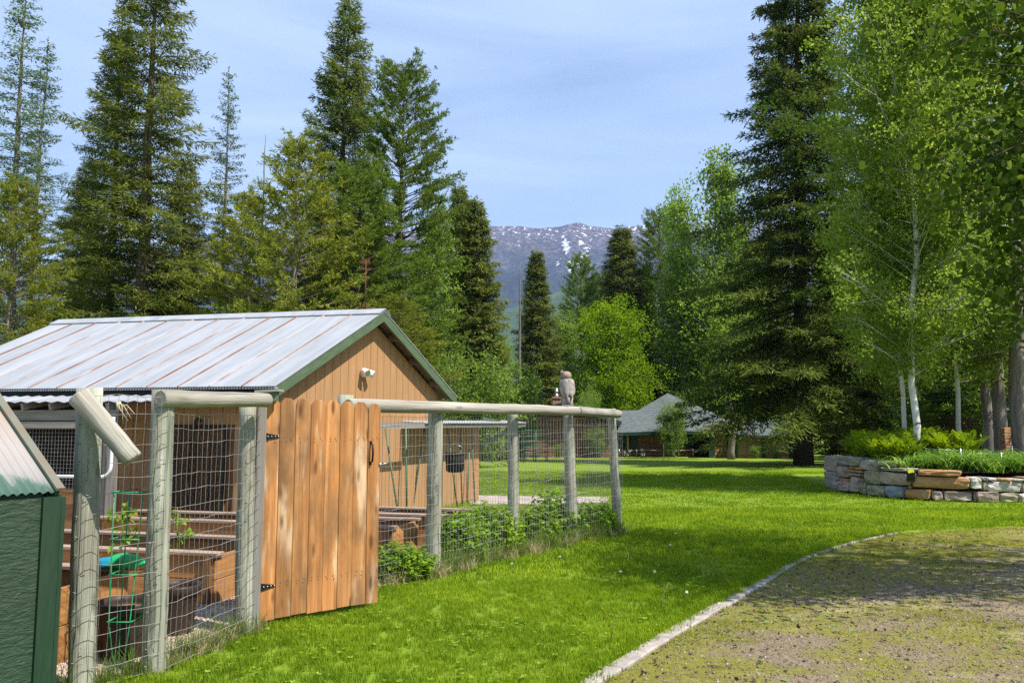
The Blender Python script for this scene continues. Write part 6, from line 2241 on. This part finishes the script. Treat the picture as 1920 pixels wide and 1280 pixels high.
# --- main house: hip roof, brown log walls, green trim
HY = 54.0
gzh = gz(0, HY)
def hz_(py, Y=HY, px=1200): return at(px, py, Y).z
house = thing('log_house', hp(1230, HY), 'brown log house with a grey hip roof and green trim across the lawn', 'house')
eave = hz_(806); 
def house_wall(x0, x1, z0, z1, Y, part='log_course', mat_='log', n=None):
    h = .19
    k = 0; z = z0
    while z < z1 - .02:
        zz = min(z + h, z1)
        mb = MB(); mb.box(plan(x0, Y), plan(x1, Y), Y, Y + .10 + .02 * (k % 2), z, zz - .012, .035)
        mb.build(part, M[mat_], house); z = zz; k += 1
wz0 = gzh - .1
mb = MB(); mb.box(plan(1135, HY), plan(1500, HY), HY + .12, HY + 7, wz0, eave); mb.build('wall', M['log_dark'], house)
house_wall(1194, 1266, wz0, eave, HY)
house_wall(1130, 1158, wz0, eave, HY)
house_wall(1158, 1194, wz0, hz_(843), HY)
house_wall(1266, 1300, wz0, hz_(840), HY)
# roof
ridge_l, ridge_z = hp(1196, HY + 4), hz_(769, HY + 4)
apex = hp(1252, HY + 6, hz_(737, HY + 6)); 
mb = MB()
A = hp(1120, HY - .7, hz_(812, HY - .7)); B = hp(1182, HY - .7, hz_(810, HY - .7)); C_ = hp(1268, HY - .7, hz_(807, HY - .7)); 
R1 = hp(1110, HY + 4, ridge_z); R2 = hp(1196, HY + 4, ridge_z)
Dd = hp(1330, HY - .7, hz_(809, HY - .7)); E_ = hp(1400, HY + 2, hz_(800, HY + 2)); G_ = hp(1390, HY + 9, hz_(800, HY + 9))
th = Vector((0, 0, -.16))
def slab(pts):
    nrm = (pts[1] - pts[0]).cross(pts[2] - pts[0]).normalized()
    if nrm.z > 0: nrm = -nrm
    mb_ = MB(); mb_.prism(pts, nrm * .14); return mb_
slab([A, C_, R2, R1]).build('roof', M['shingle'], house)
slab([C_, Dd, apex, R2]).build('roof', M['shingle'], house)
slab([Dd, E_, apex]).build('roof', M['shingle'], house)
slab([E_, G_, apex]).build('roof', M['shingle'], house)
slab([hp(1110, HY + 8, eave), R1, R2, hp(1240, HY + 8.5, eave)]).build('roof', M['shingle'], house)
mb = MB(); mb.beam(A + Vector((0, -.03, -.13)), C_ + Vector((0, -.03, -.13)), .05, .18); mb.build('fascia', M['green_house'], house)
mb = MB(); mb.beam(C_ + Vector((0.02, -.03, -.13)), Dd + Vector((0, -.03, -.13)), .05, .18); mb.build('fascia', M['green_house'], house)
def window(x0, x1, y0, y1, Y, shut=True):
    a, b_ = plan(x0, Y), plan(x1, Y); z1, z0 = hz_(y0, Y), hz_(y1, Y)
    mb = MB(); f = .10
    mb.box(a, a + f, Y - .06, Y + .1, z0, z1); mb.box(b_ - f, b_, Y - .06, Y + .1, z0, z1); mb.box(a + f, b_ - f, Y - .06, Y + .1, z1 - f, z1); mb.box(a + f, b_ - f, Y - .06, Y + .1, z0, z0 + f)
    w = mb.build('window', M['green_house'], house)
    mb = MB(); mb.box(a + f, b_ - f, Y + .0, Y + .03, z0 + f, z1 - f); mb.build('pane', M['glass'], w)
    mb = MB(); mb.box((a + b_) / 2 - .03, (a + b_) / 2 + .03, Y - .04, Y - .002, z0 + f, z1 - f); mb.build('mullion', M['green_house'], w)
window(1155, 1174, 812, 843, HY - .02)
window(1264, 1298, 815, 840, HY - .02)
mb = MB(); mb.box(plan(1174.5, HY), plan(1178, HY), HY - .06, HY + .05, hz_(842), hz_(812)); mb.build('window_trim', simple('tan_trim', (.42, .33, .18), .7), house)
for (x0, x1) in ((1182, 1195), (1255, 1262)):
    mb = MB(); mb.box(plan(x0, HY), plan(x1, HY), HY - .05, HY - .005, hz_(843), hz_(811)); 
    s_ = mb.build('shutter', M['green_house'], house)
    z = hz_(841)
    while z < hz_(813):
        mb = MB(); mb.box(plan(x0 + 1.5, HY), plan(x1 - 1.5, HY), HY - .075, HY - .052, z, z + .08); mb.build('slat', M['green_house'], s_); z += .13
# porch recess with its shade painted near-black, sunlit gable piece and the screened porch
mb = MB(); mb.box(plan(1299, HY), plan(1326, HY), HY + .02, HY + .1, wz0, eave); mb.build('porch_shade_panel', M['dark'], house)
PX = HY - 3.0
gx0, gx1 = plan(1328, PX), plan(1366, PX)
for k in range(11):
    z = gz(0, PX) - .05 + k * .2
    t = k / 11
    mb = MB(); mb.box(gx0 + .3, gx1 - .15, PX, PX + .08, z, z + .185, .03); mb.build('log_course', M['porch_base'] if k < 12 else M['log'], house)
mb = MB(); mb.box(gx0 - .02, gx0 + .28, PX - .05, PX + .1, gz(0, PX), hz_(806, PX)); mb.build('corner_post', M['green_house'], house)
slab([hp(1318, PX - .5, hz_(812, PX)), hp(1400, PX - .5, hz_(783, PX)), hp(1400, PX + 4, hz_(783, PX)), hp(1318, PX + 4, hz_(812, PX))]).build('porch_roof', M['shingle'], house)
SY = HY - 4.0
px_ = [1378, 1429, 1480]
slab([hp(1370, SY - .6, hz_(815, SY)), hp(1490, SY - .6, hz_(815, SY)), hp(1480, SY + 5, hz_(785, SY + 5)), hp(1370, SY + 5, hz_(785, SY + 5))]).build('porch_roof', M['shingle'], house)
for i in range(3):
    mb = MB(); x = plan(px_[i], SY); mb.box(x - .09, x + .09, SY - .06, SY + .12, gz(0, SY) - .05, hz_(814, SY)); mb.build('porch_post', M['green_house'], house)
for i in range(2):
    x0, x1 = plan(px_[i], SY) + .1, plan(px_[i + 1], SY) - .1
    mb = MB(); mb.box(x0, x1, SY, SY + .04, hz_(853, SY), hz_(817, SY)); mb.build('screen', M['screen'], house)
    for k in range(12):
        z0 = hz_(853, SY) + (hz_(817, SY) - hz_(853, SY)) * k / 12
        mb = MB(); mb.box(x0, x1, SY - .02, SY - .002, z0, z0 + .02); mb.build('screen_batten', M['porch_base'], house)
    mb = MB(); mb.box(x0, x1, SY - .03, SY + .04, gz(0, SY) - .05, hz_(853.5, SY)); mb.build('porch_base', M['porch_base'], house)
    mb = MB(); mb.box(x0, x1, SY - .05, SY + .06, hz_(817, SY) + .005, hz_(812, SY)); mb.build('porch_beam', M['green_house'], house)
mb = MB(); mb.box(plan(1470, SY), plan(1487, SY), SY + .2, SY + 4, gz(0, SY), hz_(815, SY)); mb.build('wall', M['log_dark'], house)

# --- log cabin left of it, with the chimney
CY = 52.0
cabin = thing('log_cabin', hp(1040, CY), 'log-sided cabin with a green roof edge and brick chimney, seen through the garden fence', 'cabin')
z0, z1 = gz(0, CY) - .1, hz_(782, CY)
mb = MB(); mb.box(plan(935, CY), plan(1150, CY), CY + .14, CY + 6, z0, z1); mb.build('wall', M['log_dark'], cabin)
z = z0; k = 0
while z < z1 - .05:
    mb = MB(); mb.box(plan(935, CY), plan(1150, CY), CY, CY + .11 + .02 * (k % 2), z, min(z + .20, z1) - .014, .05); mb.build('log_course', M['log'], cabin)
    z += .20; k += 1
cr = [hp(925, CY - .6, hz_(787, CY)), hp(1160, CY - .6, hz_(787, CY)), hp(1160, CY + 4, hz_(757, CY + 4)), hp(1010, CY + 4, hz_(757, CY + 4))]
slab([hp(900, CY - .7, hz_(797, CY)), hp(1052, CY - .7, hz_(757, CY)), hp(1052, CY + 6, hz_(757, CY)), hp(900, CY + 6, hz_(797, CY))]).build('roof', M['shingle'], cabin)
slab([hp(1052, CY - .7, hz_(757, CY)), hp(1165, CY - .7, hz_(792, CY)), hp(1165, CY + 6, hz_(792, CY)), hp(1052, CY + 6, hz_(757, CY))]).build('roof', M['shingle'], cabin)
for (a, b_) in (((900, 797), (1052, 757)), ((1052, 757), (1165, 792))):
    mb = MB(); mb.beam(hp(a[0], CY - .76, hz_(a[1] + 1, CY)), hp(b_[0], CY - .76, hz_(b_[1] + 1, CY)), .06, .20); mb.build('barge_board', M['green_house'], cabin)
mb = MB(); mb.prism([hp(935, CY, z1 + .01), hp(1150, CY, z1 + .01), hp(1052, CY, hz_(760, CY))], Vector((0, .1, 0)), grain=(1, 0, 0)); mb.build('gable', M['log'], cabin)
chx, chY = 1044, CY + 3
cz = hz_(762, chY)
kq = 0
z = cz
while z < hz_(748, chY):
    x = plan(chx, chY)
    for sx in (-1, 0, 1):
        mb = MB(); mb.box(x + sx * .19 - .09, x + sx * .19 + .09, chY, chY + .5, z, z + .10, .01); mb.build('brick', M['brick'], cabin)
    z += .115
mb = MB(); mb.box(x - .33, x + .33, chY - .06, chY + .56, z, z + .09); mb.build('chimney_cap', M['brick'], cabin)
mb = MB(); mb.lathe((x, chY + .25, z + .09), [(.16, 0), (.16, .14), (.10, .16), (.10, .36), (.17, .38), (.17, .42), (.12, .44), (.12, .58), (.10, .60)], 12); mb.build('flue', M['steel'], cabin)
# big leaf shrubs and plants against the houses
broad('bush', 'shrub', 1262, 52.2, 752, 4.2, 'dark multi-stemmed shrub against the middle of the log house', 1.1, .72, 'shrub')
broad('bush', 'shrub', 1050, 50.8, 832, 4.2, 'yellow-green shrub at the foot of the log cabin wall', 2.0, 1.2, 'shrub')
broad('bush', 'shrub', 1122, 51.0, 800, 4.2, 'loose shrub between the cabin and the log house, behind the last fence bay', 2.6, .9, 'shrub')
broad('bush', 'shrub', 1415, 49.3, 836, 4.2, 'low shrub in front of the left porch screen', 3.4, .95, 'shrub')
broad('bush', 'shrub', 1452, 49.2, 846, 4.2, 'small low shrub in front of the right porch screen', .4, 1.1, 'shrub')
# trunk of the birch before the porch
b_ = base(1369, 47.5)
TRb = broadleaf(71, 9.0, 3.4, 2.6, oval, 30, .2, 14, .5, 7, .22, .7, mats=(M['bark_grey'], M['pop_leaf']), asp=.7)
plant_tree('poplar_tree', TRb, b_, 'pale thick trunk standing in front of the porch, left of the screens', 'tree', None, 0, 1.0)
# flower-bed wire in front of the house
wf2 = thing('wire_stake_fence', base(1245, 51.2), 'low string fence on thin stakes before the log house', 'wire fence')
prev = None
mbw = MB()
for px in (1160, 1193, 1243, 1298, 1330, 1362, 1396):
    p = base(px, 51.2); mb = MB(); mb.tube([p, p + Vector((0, 0, .85 if px == 1243 else .55))], .018, 5); mb.build('stake', M['steel'], wf2)
    q = p + Vector((0, 0, .5))
    if prev is not None: mbw.tube([prev, (prev + q) / 2 - Vector((0, 0, .04)), q], .008, 4)
    prev = q
mbw.build('wire', M['steel'], wf2)
for k, (px, py) in enumerate(((1171, 848), (1181, 846), (1177, 852), (1203, 843), (1205, 851))):
    p = at(px, py, 51.0)
    lv = Leaves(); rs = np.random.RandomState(k)
    lv.add(np.tile(np.array(p), (14, 1)) + rs.normal(0, .04, (14, 3)), rs.normal(0, 1, (14, 3)), rs.normal(0, 1, (14, 3)), .10, .08)
    o = link('flower', lv.mesh('flower', M['dandelion']), None)
    mbx = MB(); mbx.tube([(p.x, p.y, gz(p.x, p.y)), (p.x, p.y, p.z)], .01, 4)
    me = mbx.mesh('stalk'); me.materials.append(M['berry_leaf'])
    so = bpy.data.objects.new('stalk', me); COL.objects.link(so); so.parent = o
    tag(o, 'white flower before the log house, %s of the five from the left' % ('first', 'third', 'second', 'fourth', 'fifth')[k], 'flower', 'white flowers before the log house')

# --- cabin at the far right edge
ry = 31.0
rc = thing('log_cabin', hp(1935, ry), 'reddish log cabin partly hidden behind pine trunks at the right edge', 'cabin')
z = gz(0, ry) - .1; k = 0
mb = MB(); mb.box(plan(1890, ry) + .05, plan(2150, ry), ry + .15, ry + 5, z, 1.9); mb.build('wall', M['log_dark'], rc)
while z < 1.9:
    mb = MB(); mb.box(plan(1890, ry), plan(2150, ry), ry, ry + .13, z, z + .19, .04); mb.build('log_course', M['log'], rc); z += .205
slab([hp(1878, ry - .8, 1.9), hp(2170, ry - .8, 1.9), hp(2170, ry + 3, 3.4), hp(1878, ry + 3, 3.4)]).build('roof', M['shingle'], rc)

# --- green corral panels on the lawn
qy = 43.0
def panel(pa, pb, lab):
    t = thing('corral_panel', pa, lab, 'corral panel', 'green tube corral panels on the lawn')
    d = pb - pa
    Hh = 1.62
    z0_, z1_ = pa.z + .22, pa.z + Hh
    for k in range(6):
        zz = z0_ + (z1_ - z0_) * k / 5
        mb = MB(); mb.tube([Vector((pa.x, pa.y, zz)), Vector((pb.x, pb.y, zz))], .026, 6); mb.build('bar', M['green_tube'], t)
    for f in (0, .5, 1):
        p = pa + d * f
        mb = MB(); mb.tube([Vector((p.x, p.y, pa.z - .02)), Vector((p.x, p.y, z1_ + .02))], .030, 6); mb.build('upright', M['green_tube'], t)
    for f in (.06, .94):
        p = pa + d * f
        mb = MB(); mb.tube([Vector((p.x, p.y, pa.z)), Vector((p.x, p.y, z0_))], .022, 6); mb.build('foot', M['green_tube'], t)
A_, B_, C2, D2 = base(922, qy), base(982, qy - 1.6), base(1026, qy), base(976, qy + 2.6)
panel(A_, B_, 'green corral panel forming the near left side of the pen')
panel(B_, C2, 'green corral panel forming the near right side of the pen')
panel(C2, D2, 'green corral panel at the back right of the pen')
panel(D2, A_, 'green corral panel at the back left of the pen')
b_ = base(941, 44)
snag_me = MB(); snag_me.tube([b_ - Vector((0, 0, .1)), b_ + Vector((0, 0, 1.0)), b_ + Vector((.05, 0, 2.4))], [.20, .16, .13], 10)
o = snag_me.build('dead_tree', M['bark_grey'], None, b_); o.name = 'dead_tree'; tag(o, 'grey bare trunk standing inside the green corral panels', 'dead tree')
# ------------------------------------------------------------------ grass, pebbles and litter (nobody could count them)
def scatter(name, pts, rots, scales, src_mesh, parent=None):
    """one object that sets the small mesh on every point"""
    me = bpy.data.meshes.new(name)
    n = len(pts)
    me.vertices.add(n)
    me.vertices.foreach_set('co', np.ascontiguousarray(pts, np.float32).ravel())
    a = me.attributes.new('rot', 'FLOAT_VECTOR', 'POINT'); a.data.foreach_set('vector', np.ascontiguousarray(rots, np.float32).ravel())
    a = me.attributes.new('scl', 'FLOAT', 'POINT'); a.data.foreach_set('value', np.ascontiguousarray(scales, np.float32))
    o = bpy.data.objects.new(name, me); COL.objects.link(o)
    tag(o, kind='stuff')
    src = bpy.data.objects.new(name + '_piece', src_mesh)      # source for the node tree, not linked to the scene
    ng = bpy.data.node_groups.new(name, 'GeometryNodeTree')
    ng.interface.new_socket('Geometry', in_out='INPUT', socket_type='NodeSocketGeometry')
    ng.interface.new_socket('Geometry', in_out='OUTPUT', socket_type='NodeSocketGeometry')
    gi = ng.nodes.new('NodeGroupInput'); go = ng.nodes.new('NodeGroupOutput')
    oi = ng.nodes.new('GeometryNodeObjectInfo'); oi.inputs['Object'].default_value = src
    oi.inputs['As Instance'].default_value = True
    ip = ng.nodes.new('GeometryNodeInstanceOnPoints')
    ra = ng.nodes.new('GeometryNodeInputNamedAttribute'); ra.data_type = 'FLOAT_VECTOR'; ra.inputs['Name'].default_value = 'rot'
    sa = ng.nodes.new('GeometryNodeInputNamedAttribute'); sa.data_type = 'FLOAT'; sa.inputs['Name'].default_value = 'scl'
    ng.links.new(gi.outputs[0], ip.inputs['Points'])
    ng.links.new(oi.outputs['Geometry'], ip.inputs['Instance'])
    ng.links.new(ra.outputs['Attribute'], ip.inputs['Rotation'])
    ng.links.new(sa.outputs['Attribute'], ip.inputs['Scale'])
    ng.links.new(ip.outputs['Instances'], go.inputs[0])
    md = o.modifiers.new('scatter', 'NODES'); md.node_group = ng
    return o

def blades(name, n, rad, h, w, mat_, seed, bend=.5, spread=.25):
    rs = np.random.RandomState(seed)
    V, Fc = [], []
    for i in range(n):
        a = rs.rand() * 6.283; r = rad * sqrt(rs.rand())
        o = np.array([cos(a) * r, sin(a) * r, -0.004])
        b = rs.rand() * 6.283; L = h * rs.uniform(.6, 1.25)
        d = np.array([cos(b), sin(b), 0]); sd = np.array([-sin(b), cos(b), 0])
        k = L * rs.uniform(.1, 1) * bend
        tilt = rs.uniform(0, spread) * L
        ww = w * rs.uniform(.7, 1.2)
        p0, p1, p2 = o, o + d * (k * .25 + tilt * .5) + np.array([0, 0, L * .58]), o + d * (k + tilt) + np.array([0, 0, L * (1 - .25 * bend * rs.rand())])
        b0 = len(V)
        V += [p0 - sd * ww / 2, p0 + sd * ww / 2, p1 + sd * ww * .42, p1 - sd * ww * .42, p2]
        Fc.append((b0, b0 + 1, b0 + 2, b0 + 3)); Fc.append((b0 + 3, b0 + 2, b0 + 4))
    me = bpy.data.meshes.new(name); me.from_pydata([tuple(v) for v in V], [], Fc); me.materials.append(mat_)
    return me

rs = np.random.RandomState(42)
def frustum_points(n, y0, y1, margin=.16, power=1.0):
    """random ground points inside the camera's view between two distances, even per square metre"""
    y = np.sqrt(rs.uniform(y0 ** 2, y1 ** 2, n)) if power == 1 else (rs.uniform(y0 ** power, y1 ** power, n)) ** (1 / power)
    x = rs.uniform(-.64 - margin, .64 + margin, n) * y
    return x, y
gpoly = np.array([[p.x, p.y] for p in gv])
def inside(poly, x, y):
    c = np.zeros(len(x), bool); n = len(poly)
    for i in range(n):
        x0, y0 = poly[i]; x1, y1 = poly[(i + 1) % n]
        m = ((y0 > y) != (y1 > y)) & (x < (x1 - x0) * (y - y0) / (y1 - y0 + 1e-12) + x0)
        c ^= m
    return c
bedpoly = np.array([[plan(p, wall_D(p)), wall_D(p) - .05] for p in range(1560, 2110, 30)] + [[18, 30], [9.5, 28]])
pathpoly = np.array([[p.x, p.y] for p in pa])
def lawn_ok(x, y, clear=.03):
    ok = ~inside(gpoly, x, y) & ~inside(bedpoly, x, y) & ~inside(pathpoly, x, y)
    near = (y < 15.5) & (x > 0)
    e = np.ones(len(x))
    if near.any():
        e[near] = left_of_edge(x[near], y[near])
    far_right = (x > EL[-1][0])
    ok &= (e > clear) | (~near)
    ok &= ~((y < 13.2) & (x > 10))
    # garden gravel, shed footprint
    u = (x - C0.x) * gdir.x + (y - C0.y) * gdir.y
    v = (x - C0.x) * rdir.x + (y - C0.y) * rdir.y
    ok &= ~((u > -.9) & (u < 6.4) & (v > -.05))
    return ok
def zof(x, y): return gz_np(x, y)
def lawn_rots(n): 
    r = np.zeros((n, 3)); r[:, 2] = rs.uniform(0, 6.283, n); r[:, 0] = rs.normal(0, .12, n); r[:, 1] = rs.normal(0, .12, n); return r

g1 = blades('grass_tuft', 26, .055, .052, .0040, M['grass_blade'], 1)
g2 = blades('grass_tuft', 26, .10, .058, .0070, M['grass_blade'], 2)
g3 = blades('grass_tuft', 30, .22, .045, .011, M['grass_blade'], 3)
for (nm, y0, y1, dens, src) in (('grass', 3.6, 8.2, 330, g1), ('grass', 8.2, 15.0, 150, g2), ('grass', 15.0, 30.0, 34, g3)):
    area = .8 * (y1 ** 2 - y0 ** 2)
    x, y = frustum_points(int(area * dens), y0, y1)
    ok = lawn_ok(x, y)
    x, y = x[ok], y[ok]
    # the mower leaves uneven height
    s = .66 + .62 * fbm(x * 1.3, y * 1.3, 4, 5) + rs.uniform(-.12, .12, len(x))
    scatter(nm, np.stack([x, y, zof(x, y)], -1), lawn_rots(len(x)), s, src)

# clover and plantain leaves among the grass
wl_ = leaf_mesh('weed_leaf', np.zeros((5, 3)), np.array([[cos(a), sin(a), .35] for a in (0, 1.3, 2.5, 3.8, 5.1)]), np.array([[0, 0, 1.0]] * 5), 1.0, .6, M['berry_leaf'], True)
x, y = frustum_points(5200, 3.8, 13)
cl_ = fbm(x * .7, y * .7, 4, 33)
ok = lawn_ok(x, y) & (cl_ > .50)
x, y = x[ok], y[ok]
scatter('lawn_weeds', np.stack([x, y, np.full(len(x), .030)], -1), lawn_rots(len(x)), rs.uniform(.012, .030, len(x)), wl_)
# taller, drier grass along the fence foot
t1 = blades('tall_grass_tuft', 16, .05, .26, .006, M['grass_tall'], 5, .7, .3)
t2 = blades('dry_grass_tuft', 14, .05, .17, .005, M['grass_dry'], 6, .9, .5)
def along(pts, n, w):
    pts = [np.array([p[0], p[1]]) for p in pts]
    seg = np.array([np.linalg.norm(b - a) for a, b in zip(pts[:-1], pts[1:])]); cs = np.concatenate([[0], np.cumsum(seg)])
    u = rs.uniform(0, cs[-1], n); i = np.clip(np.searchsorted(cs, u) - 1, 0, len(seg) - 1)
    f = (u - cs[i]) / seg[i]
    P = np.array(pts)
    q = P[i] + (P[i + 1] - P[i]) * f[:, None]
    d = (P[i + 1] - P[i]) / seg[i][:, None]
    nn = np.stack([d[:, 1], -d[:, 0]], -1)
    return q + nn * rs.normal(0, w, n)[:, None]
q = along([b4 + (b4 - b5) * .5, b8], 420, .10)
scatter('tall_grass', np.stack([q[:, 0], q[:, 1], zof(q[:, 0], q[:, 1])], -1), lawn_rots(len(q)), rs.uniform(.5, 1.15, len(q)), t1)
q = along([b4 + (b4 - b5) * .5, b8], 150, .09) + np.array([.10, -.06])
scatter('dry_grass', np.stack([q[:, 0], q[:, 1], zof(q[:, 0], q[:, 1])], -1), lawn_rots(len(q)), rs.uniform(.5, 1.1, len(q)), t2)
q = along([b1 + (b1 - b2) * .2, b2, b3, b3 + Vector((.1, .12, 0))], 120, .06)
scatter('tall_grass', np.stack([q[:, 0], q[:, 1], zof(q[:, 0], q[:, 1])], -1), lawn_rots(len(q)), rs.uniform(.3, .8, len(q)), t1)
q = along([b2, b3, b3 + Vector((.1, .12, 0))], 60, .06)
scatter('dry_grass', np.stack([q[:, 0], q[:, 1], zof(q[:, 0], q[:, 1])], -1), lawn_rots(len(q)), rs.uniform(.4, .9, len(q)), t2)
# tufts that lap over the edging
q = along([Vector(p) for p in el2[:-1]], 700, .05) + np.array([-.085, .045])
scatter('grass', np.stack([q[:, 0], q[:, 1], zof(q[:, 0], q[:, 1])], -1), lawn_rots(len(q)), rs.uniform(.8, 1.5, len(q)), g1)

# pebbles of the garden gravel
def pebble(name, mat_, seed):
    bm = bmesh.new(); bmesh.ops.create_icosphere(bm, subdivisions=1, radius=1)
    r_ = random.Random(seed)
    for v in bm.verts: v.co = Vector((v.co.x * r_.uniform(.8, 1.2), v.co.y * r_.uniform(.7, 1.1), v.co.z * r_.uniform(.5, .8)))
    me = bpy.data.meshes.new(name); bm.to_mesh(me); bm.free(); me.materials.append(mat_); return me
pb = pebble('pebble', M['pebble'], 1)
n = 26000
x = rs.uniform(-4.2, -1.2, n); y = rs.uniform(4.6, 9.0, n)
ok = inside(gpoly, x, y)
x, y = x[ok], y[ok]
scatter('pebbles', np.stack([x, y, np.full(len(x), .007)], -1), rs.uniform(0, 6.28, (len(x), 3)) * np.array([.15, .15, 1]), rs.uniform(.005, .013, len(x)), pb)

# driveway: grit, moss tufts, fallen leaves, brown litter and twigs
def drive_points(n, y0, y1, k=0.0):
    x, y = frustum_points(n, y0, y1)
    m = x > 0
    x, y = x[m], y[m]
    e = left_of_edge(x, y)
    ok = (e < -.02) & (y < 12.9 + x * .02)
    return x[ok], y[ok], -e[ok]
gt = pebble('grit_stone', M['grit'], 2)
x, y, e = drive_points(60000, 4.2, 9.5)
scatter('grit', np.stack([x, y, np.full(len(x), .006)], -1), rs.uniform(0, 6.28, (len(x), 3)) * np.array([.2, .2, 1]), rs.uniform(.0025, .0085, len(x)) * (1 + (rs.rand(len(x)) < .03) * .9), gt)
ms = blades('moss_tuft', 22, .045, .014, .0035, M['moss'], 8, .8, .8)
x, y, e = drive_points(52000, 4.2, 13.0)
mn = fbm(x * .8, y * 1.3, 5, 21) * 1.35 - .17 + np.clip(.12 - e * .06, -.16, .2)
k = mn + rs.uniform(-.06, .06, len(x)) > .60
x, y = x[k], y[k]
scatter('moss', np.stack([x, y, np.full(len(x), .004)], -1), lawn_rots(len(x)), rs.uniform(.6, 1.5, len(x)), ms)
def flat_leaf(name, mat_, seed, n=1):
    r_ = np.random.RandomState(seed)
    return leaf_mesh(name, np.zeros((1, 3)), np.array([[1.0, 0, .05]]), np.array([[0, 0, 1.0]]), 1.0, .8, mat_, True)
lf = flat_leaf('fallen_leaf', M['litter_green'], 1)
x, y, e = drive_points(900, 4.2, 12.5)
r3 = rs.normal(0, .35, (len(x), 3)); r3[:, 2] = rs.uniform(0, 6.28, len(x))
scatter('fallen_leaves', np.stack([x, y, np.full(len(x), .014)], -1), r3, rs.uniform(.02, .055, len(x)), lf)
bl = flat_leaf('brown_leaf', M['litter_brown'], 2)
x, y, e = drive_points(7000, 4.2, 12.5)
k = rs.rand(len(x)) < np.clip(1.05 - e * .28, .30, 1)
x, y = x[k], y[k]
r3 = rs.normal(0, .45, (len(x), 3)); r3[:, 2] = rs.uniform(0, 6.28, len(x))
scatter('brown_litter', np.stack([x, y, np.full(len(x), .010)], -1), r3, rs.uniform(.012, .034, len(x)), bl)
mb = MB()
rnd.seed(3)
for k in range(46):
    x, y, e = drive_points(40, 4.3, 11)
    if len(x) == 0: continue
    a = rnd.uniform(0, 6.28); L = rnd.uniform(.015, .06)
    p = Vector((x[0], y[0], .014)); d = Vector((cos(a), sin(a), 0)) * L
    mb.tube([p - d, p + Vector((rnd.uniform(-.015, .015), rnd.uniform(-.015, .015), .008)), p + d], [.0025, .0035, .002], 4)
tag(mb.build('twigs', M['bark_brown'], None), kind='stuff')

# dandelions in the lawn
def dandelion(px, py, head, lab, grp, yellow=False, h=.13):
    p = ground(px, py)
    lv = Leaves(); r_ = np.random.RandomState(int(px))
    n = 40 if not yellow else 26
    d = r_.normal(0, 1, (n, 3))
    if yellow: d[:, 2] = np.abs(d[:, 2]) * .5
    lv.add(np.tile(np.array([0, 0, h]), (n, 1)), d, r_.normal(0, 1, (n, 3)), head, head * (.5 if not yellow else .4))
    o = link('dandelion', lv.mesh('dandelion', M['dandelion_y'] if yellow else M['dandelion']))
    o.location = p
    mb = MB(); mb.tube([(0, 0, 0), (.01, .005, h * .5), (0, 0, h)], .0025, 4)
    me = mb.mesh('stalk'); me.materials.append(M['grass_tall'])
    s_ = bpy.data.objects.new('stalk', me); COL.objects.link(s_); s_.parent = o
    tag(o, lab, 'dandelion', grp)
for (px, py, w) in ((1267, 1018, 'right of the corner post'), (1168, 1006, 'nearest the corner post of the fence'), (1228, 1096, 'in the middle of the near lawn'), (1257, 1042, 'in the shaded strip of lawn'),
                (1164, 1096, 'farthest left in the near lawn'), (1485, 1002, 'near where the edging ends'), (960, 1080, 'below the middle fence post'), (1050, 1066, 'below the owl post'), (1288, 1138, 'beside the tall dry stalks')):
    dandelion(px, py, .016, 'white dandelion clock in the lawn, ' + w, 'dandelion clocks in the lawn')
for (px, py, w) in ((1131, 1163, 'nearest the viewer'), (1355, 1003, 'on the far edge of the shaded strip'), (1392, 1020, 'close to the driveway edging'), (1108, 1022, 'right-hand one at the foot of the fence'), (1095, 1030, 'left-hand one at the foot of the fence')):
    dandelion(px, py, .015, 'yellow dandelion flower in the lawn, ' + w, 'yellow dandelions in the lawn', True, .09)
mb = MB()
for (px, py, hh, a) in ((1240, 1150, .24, .5), (1180, 1060, .20, 2.0), (1330, 1090, .22, 1.0), (1350, 1085, .24, 3.0), (1145, 1205, .22, .2), (1365, 1100, .16, 4.0), (1325, 1045, .15, 5.0)):
    p = ground(px, py)
    d = Vector((cos(a), sin(a), 0)) * .08
    mb.tube([p, p + Vector((0, 0, hh * .6)) + d * .2, p + Vector((0, 0, hh)) + d, p + Vector((0, 0, hh * .95)) + d * 1.5], [.0028, .0026, .0022, .0015], 4)
tag(mb.build('grass_stalks', M['grass_dry'], None), kind='stuff')
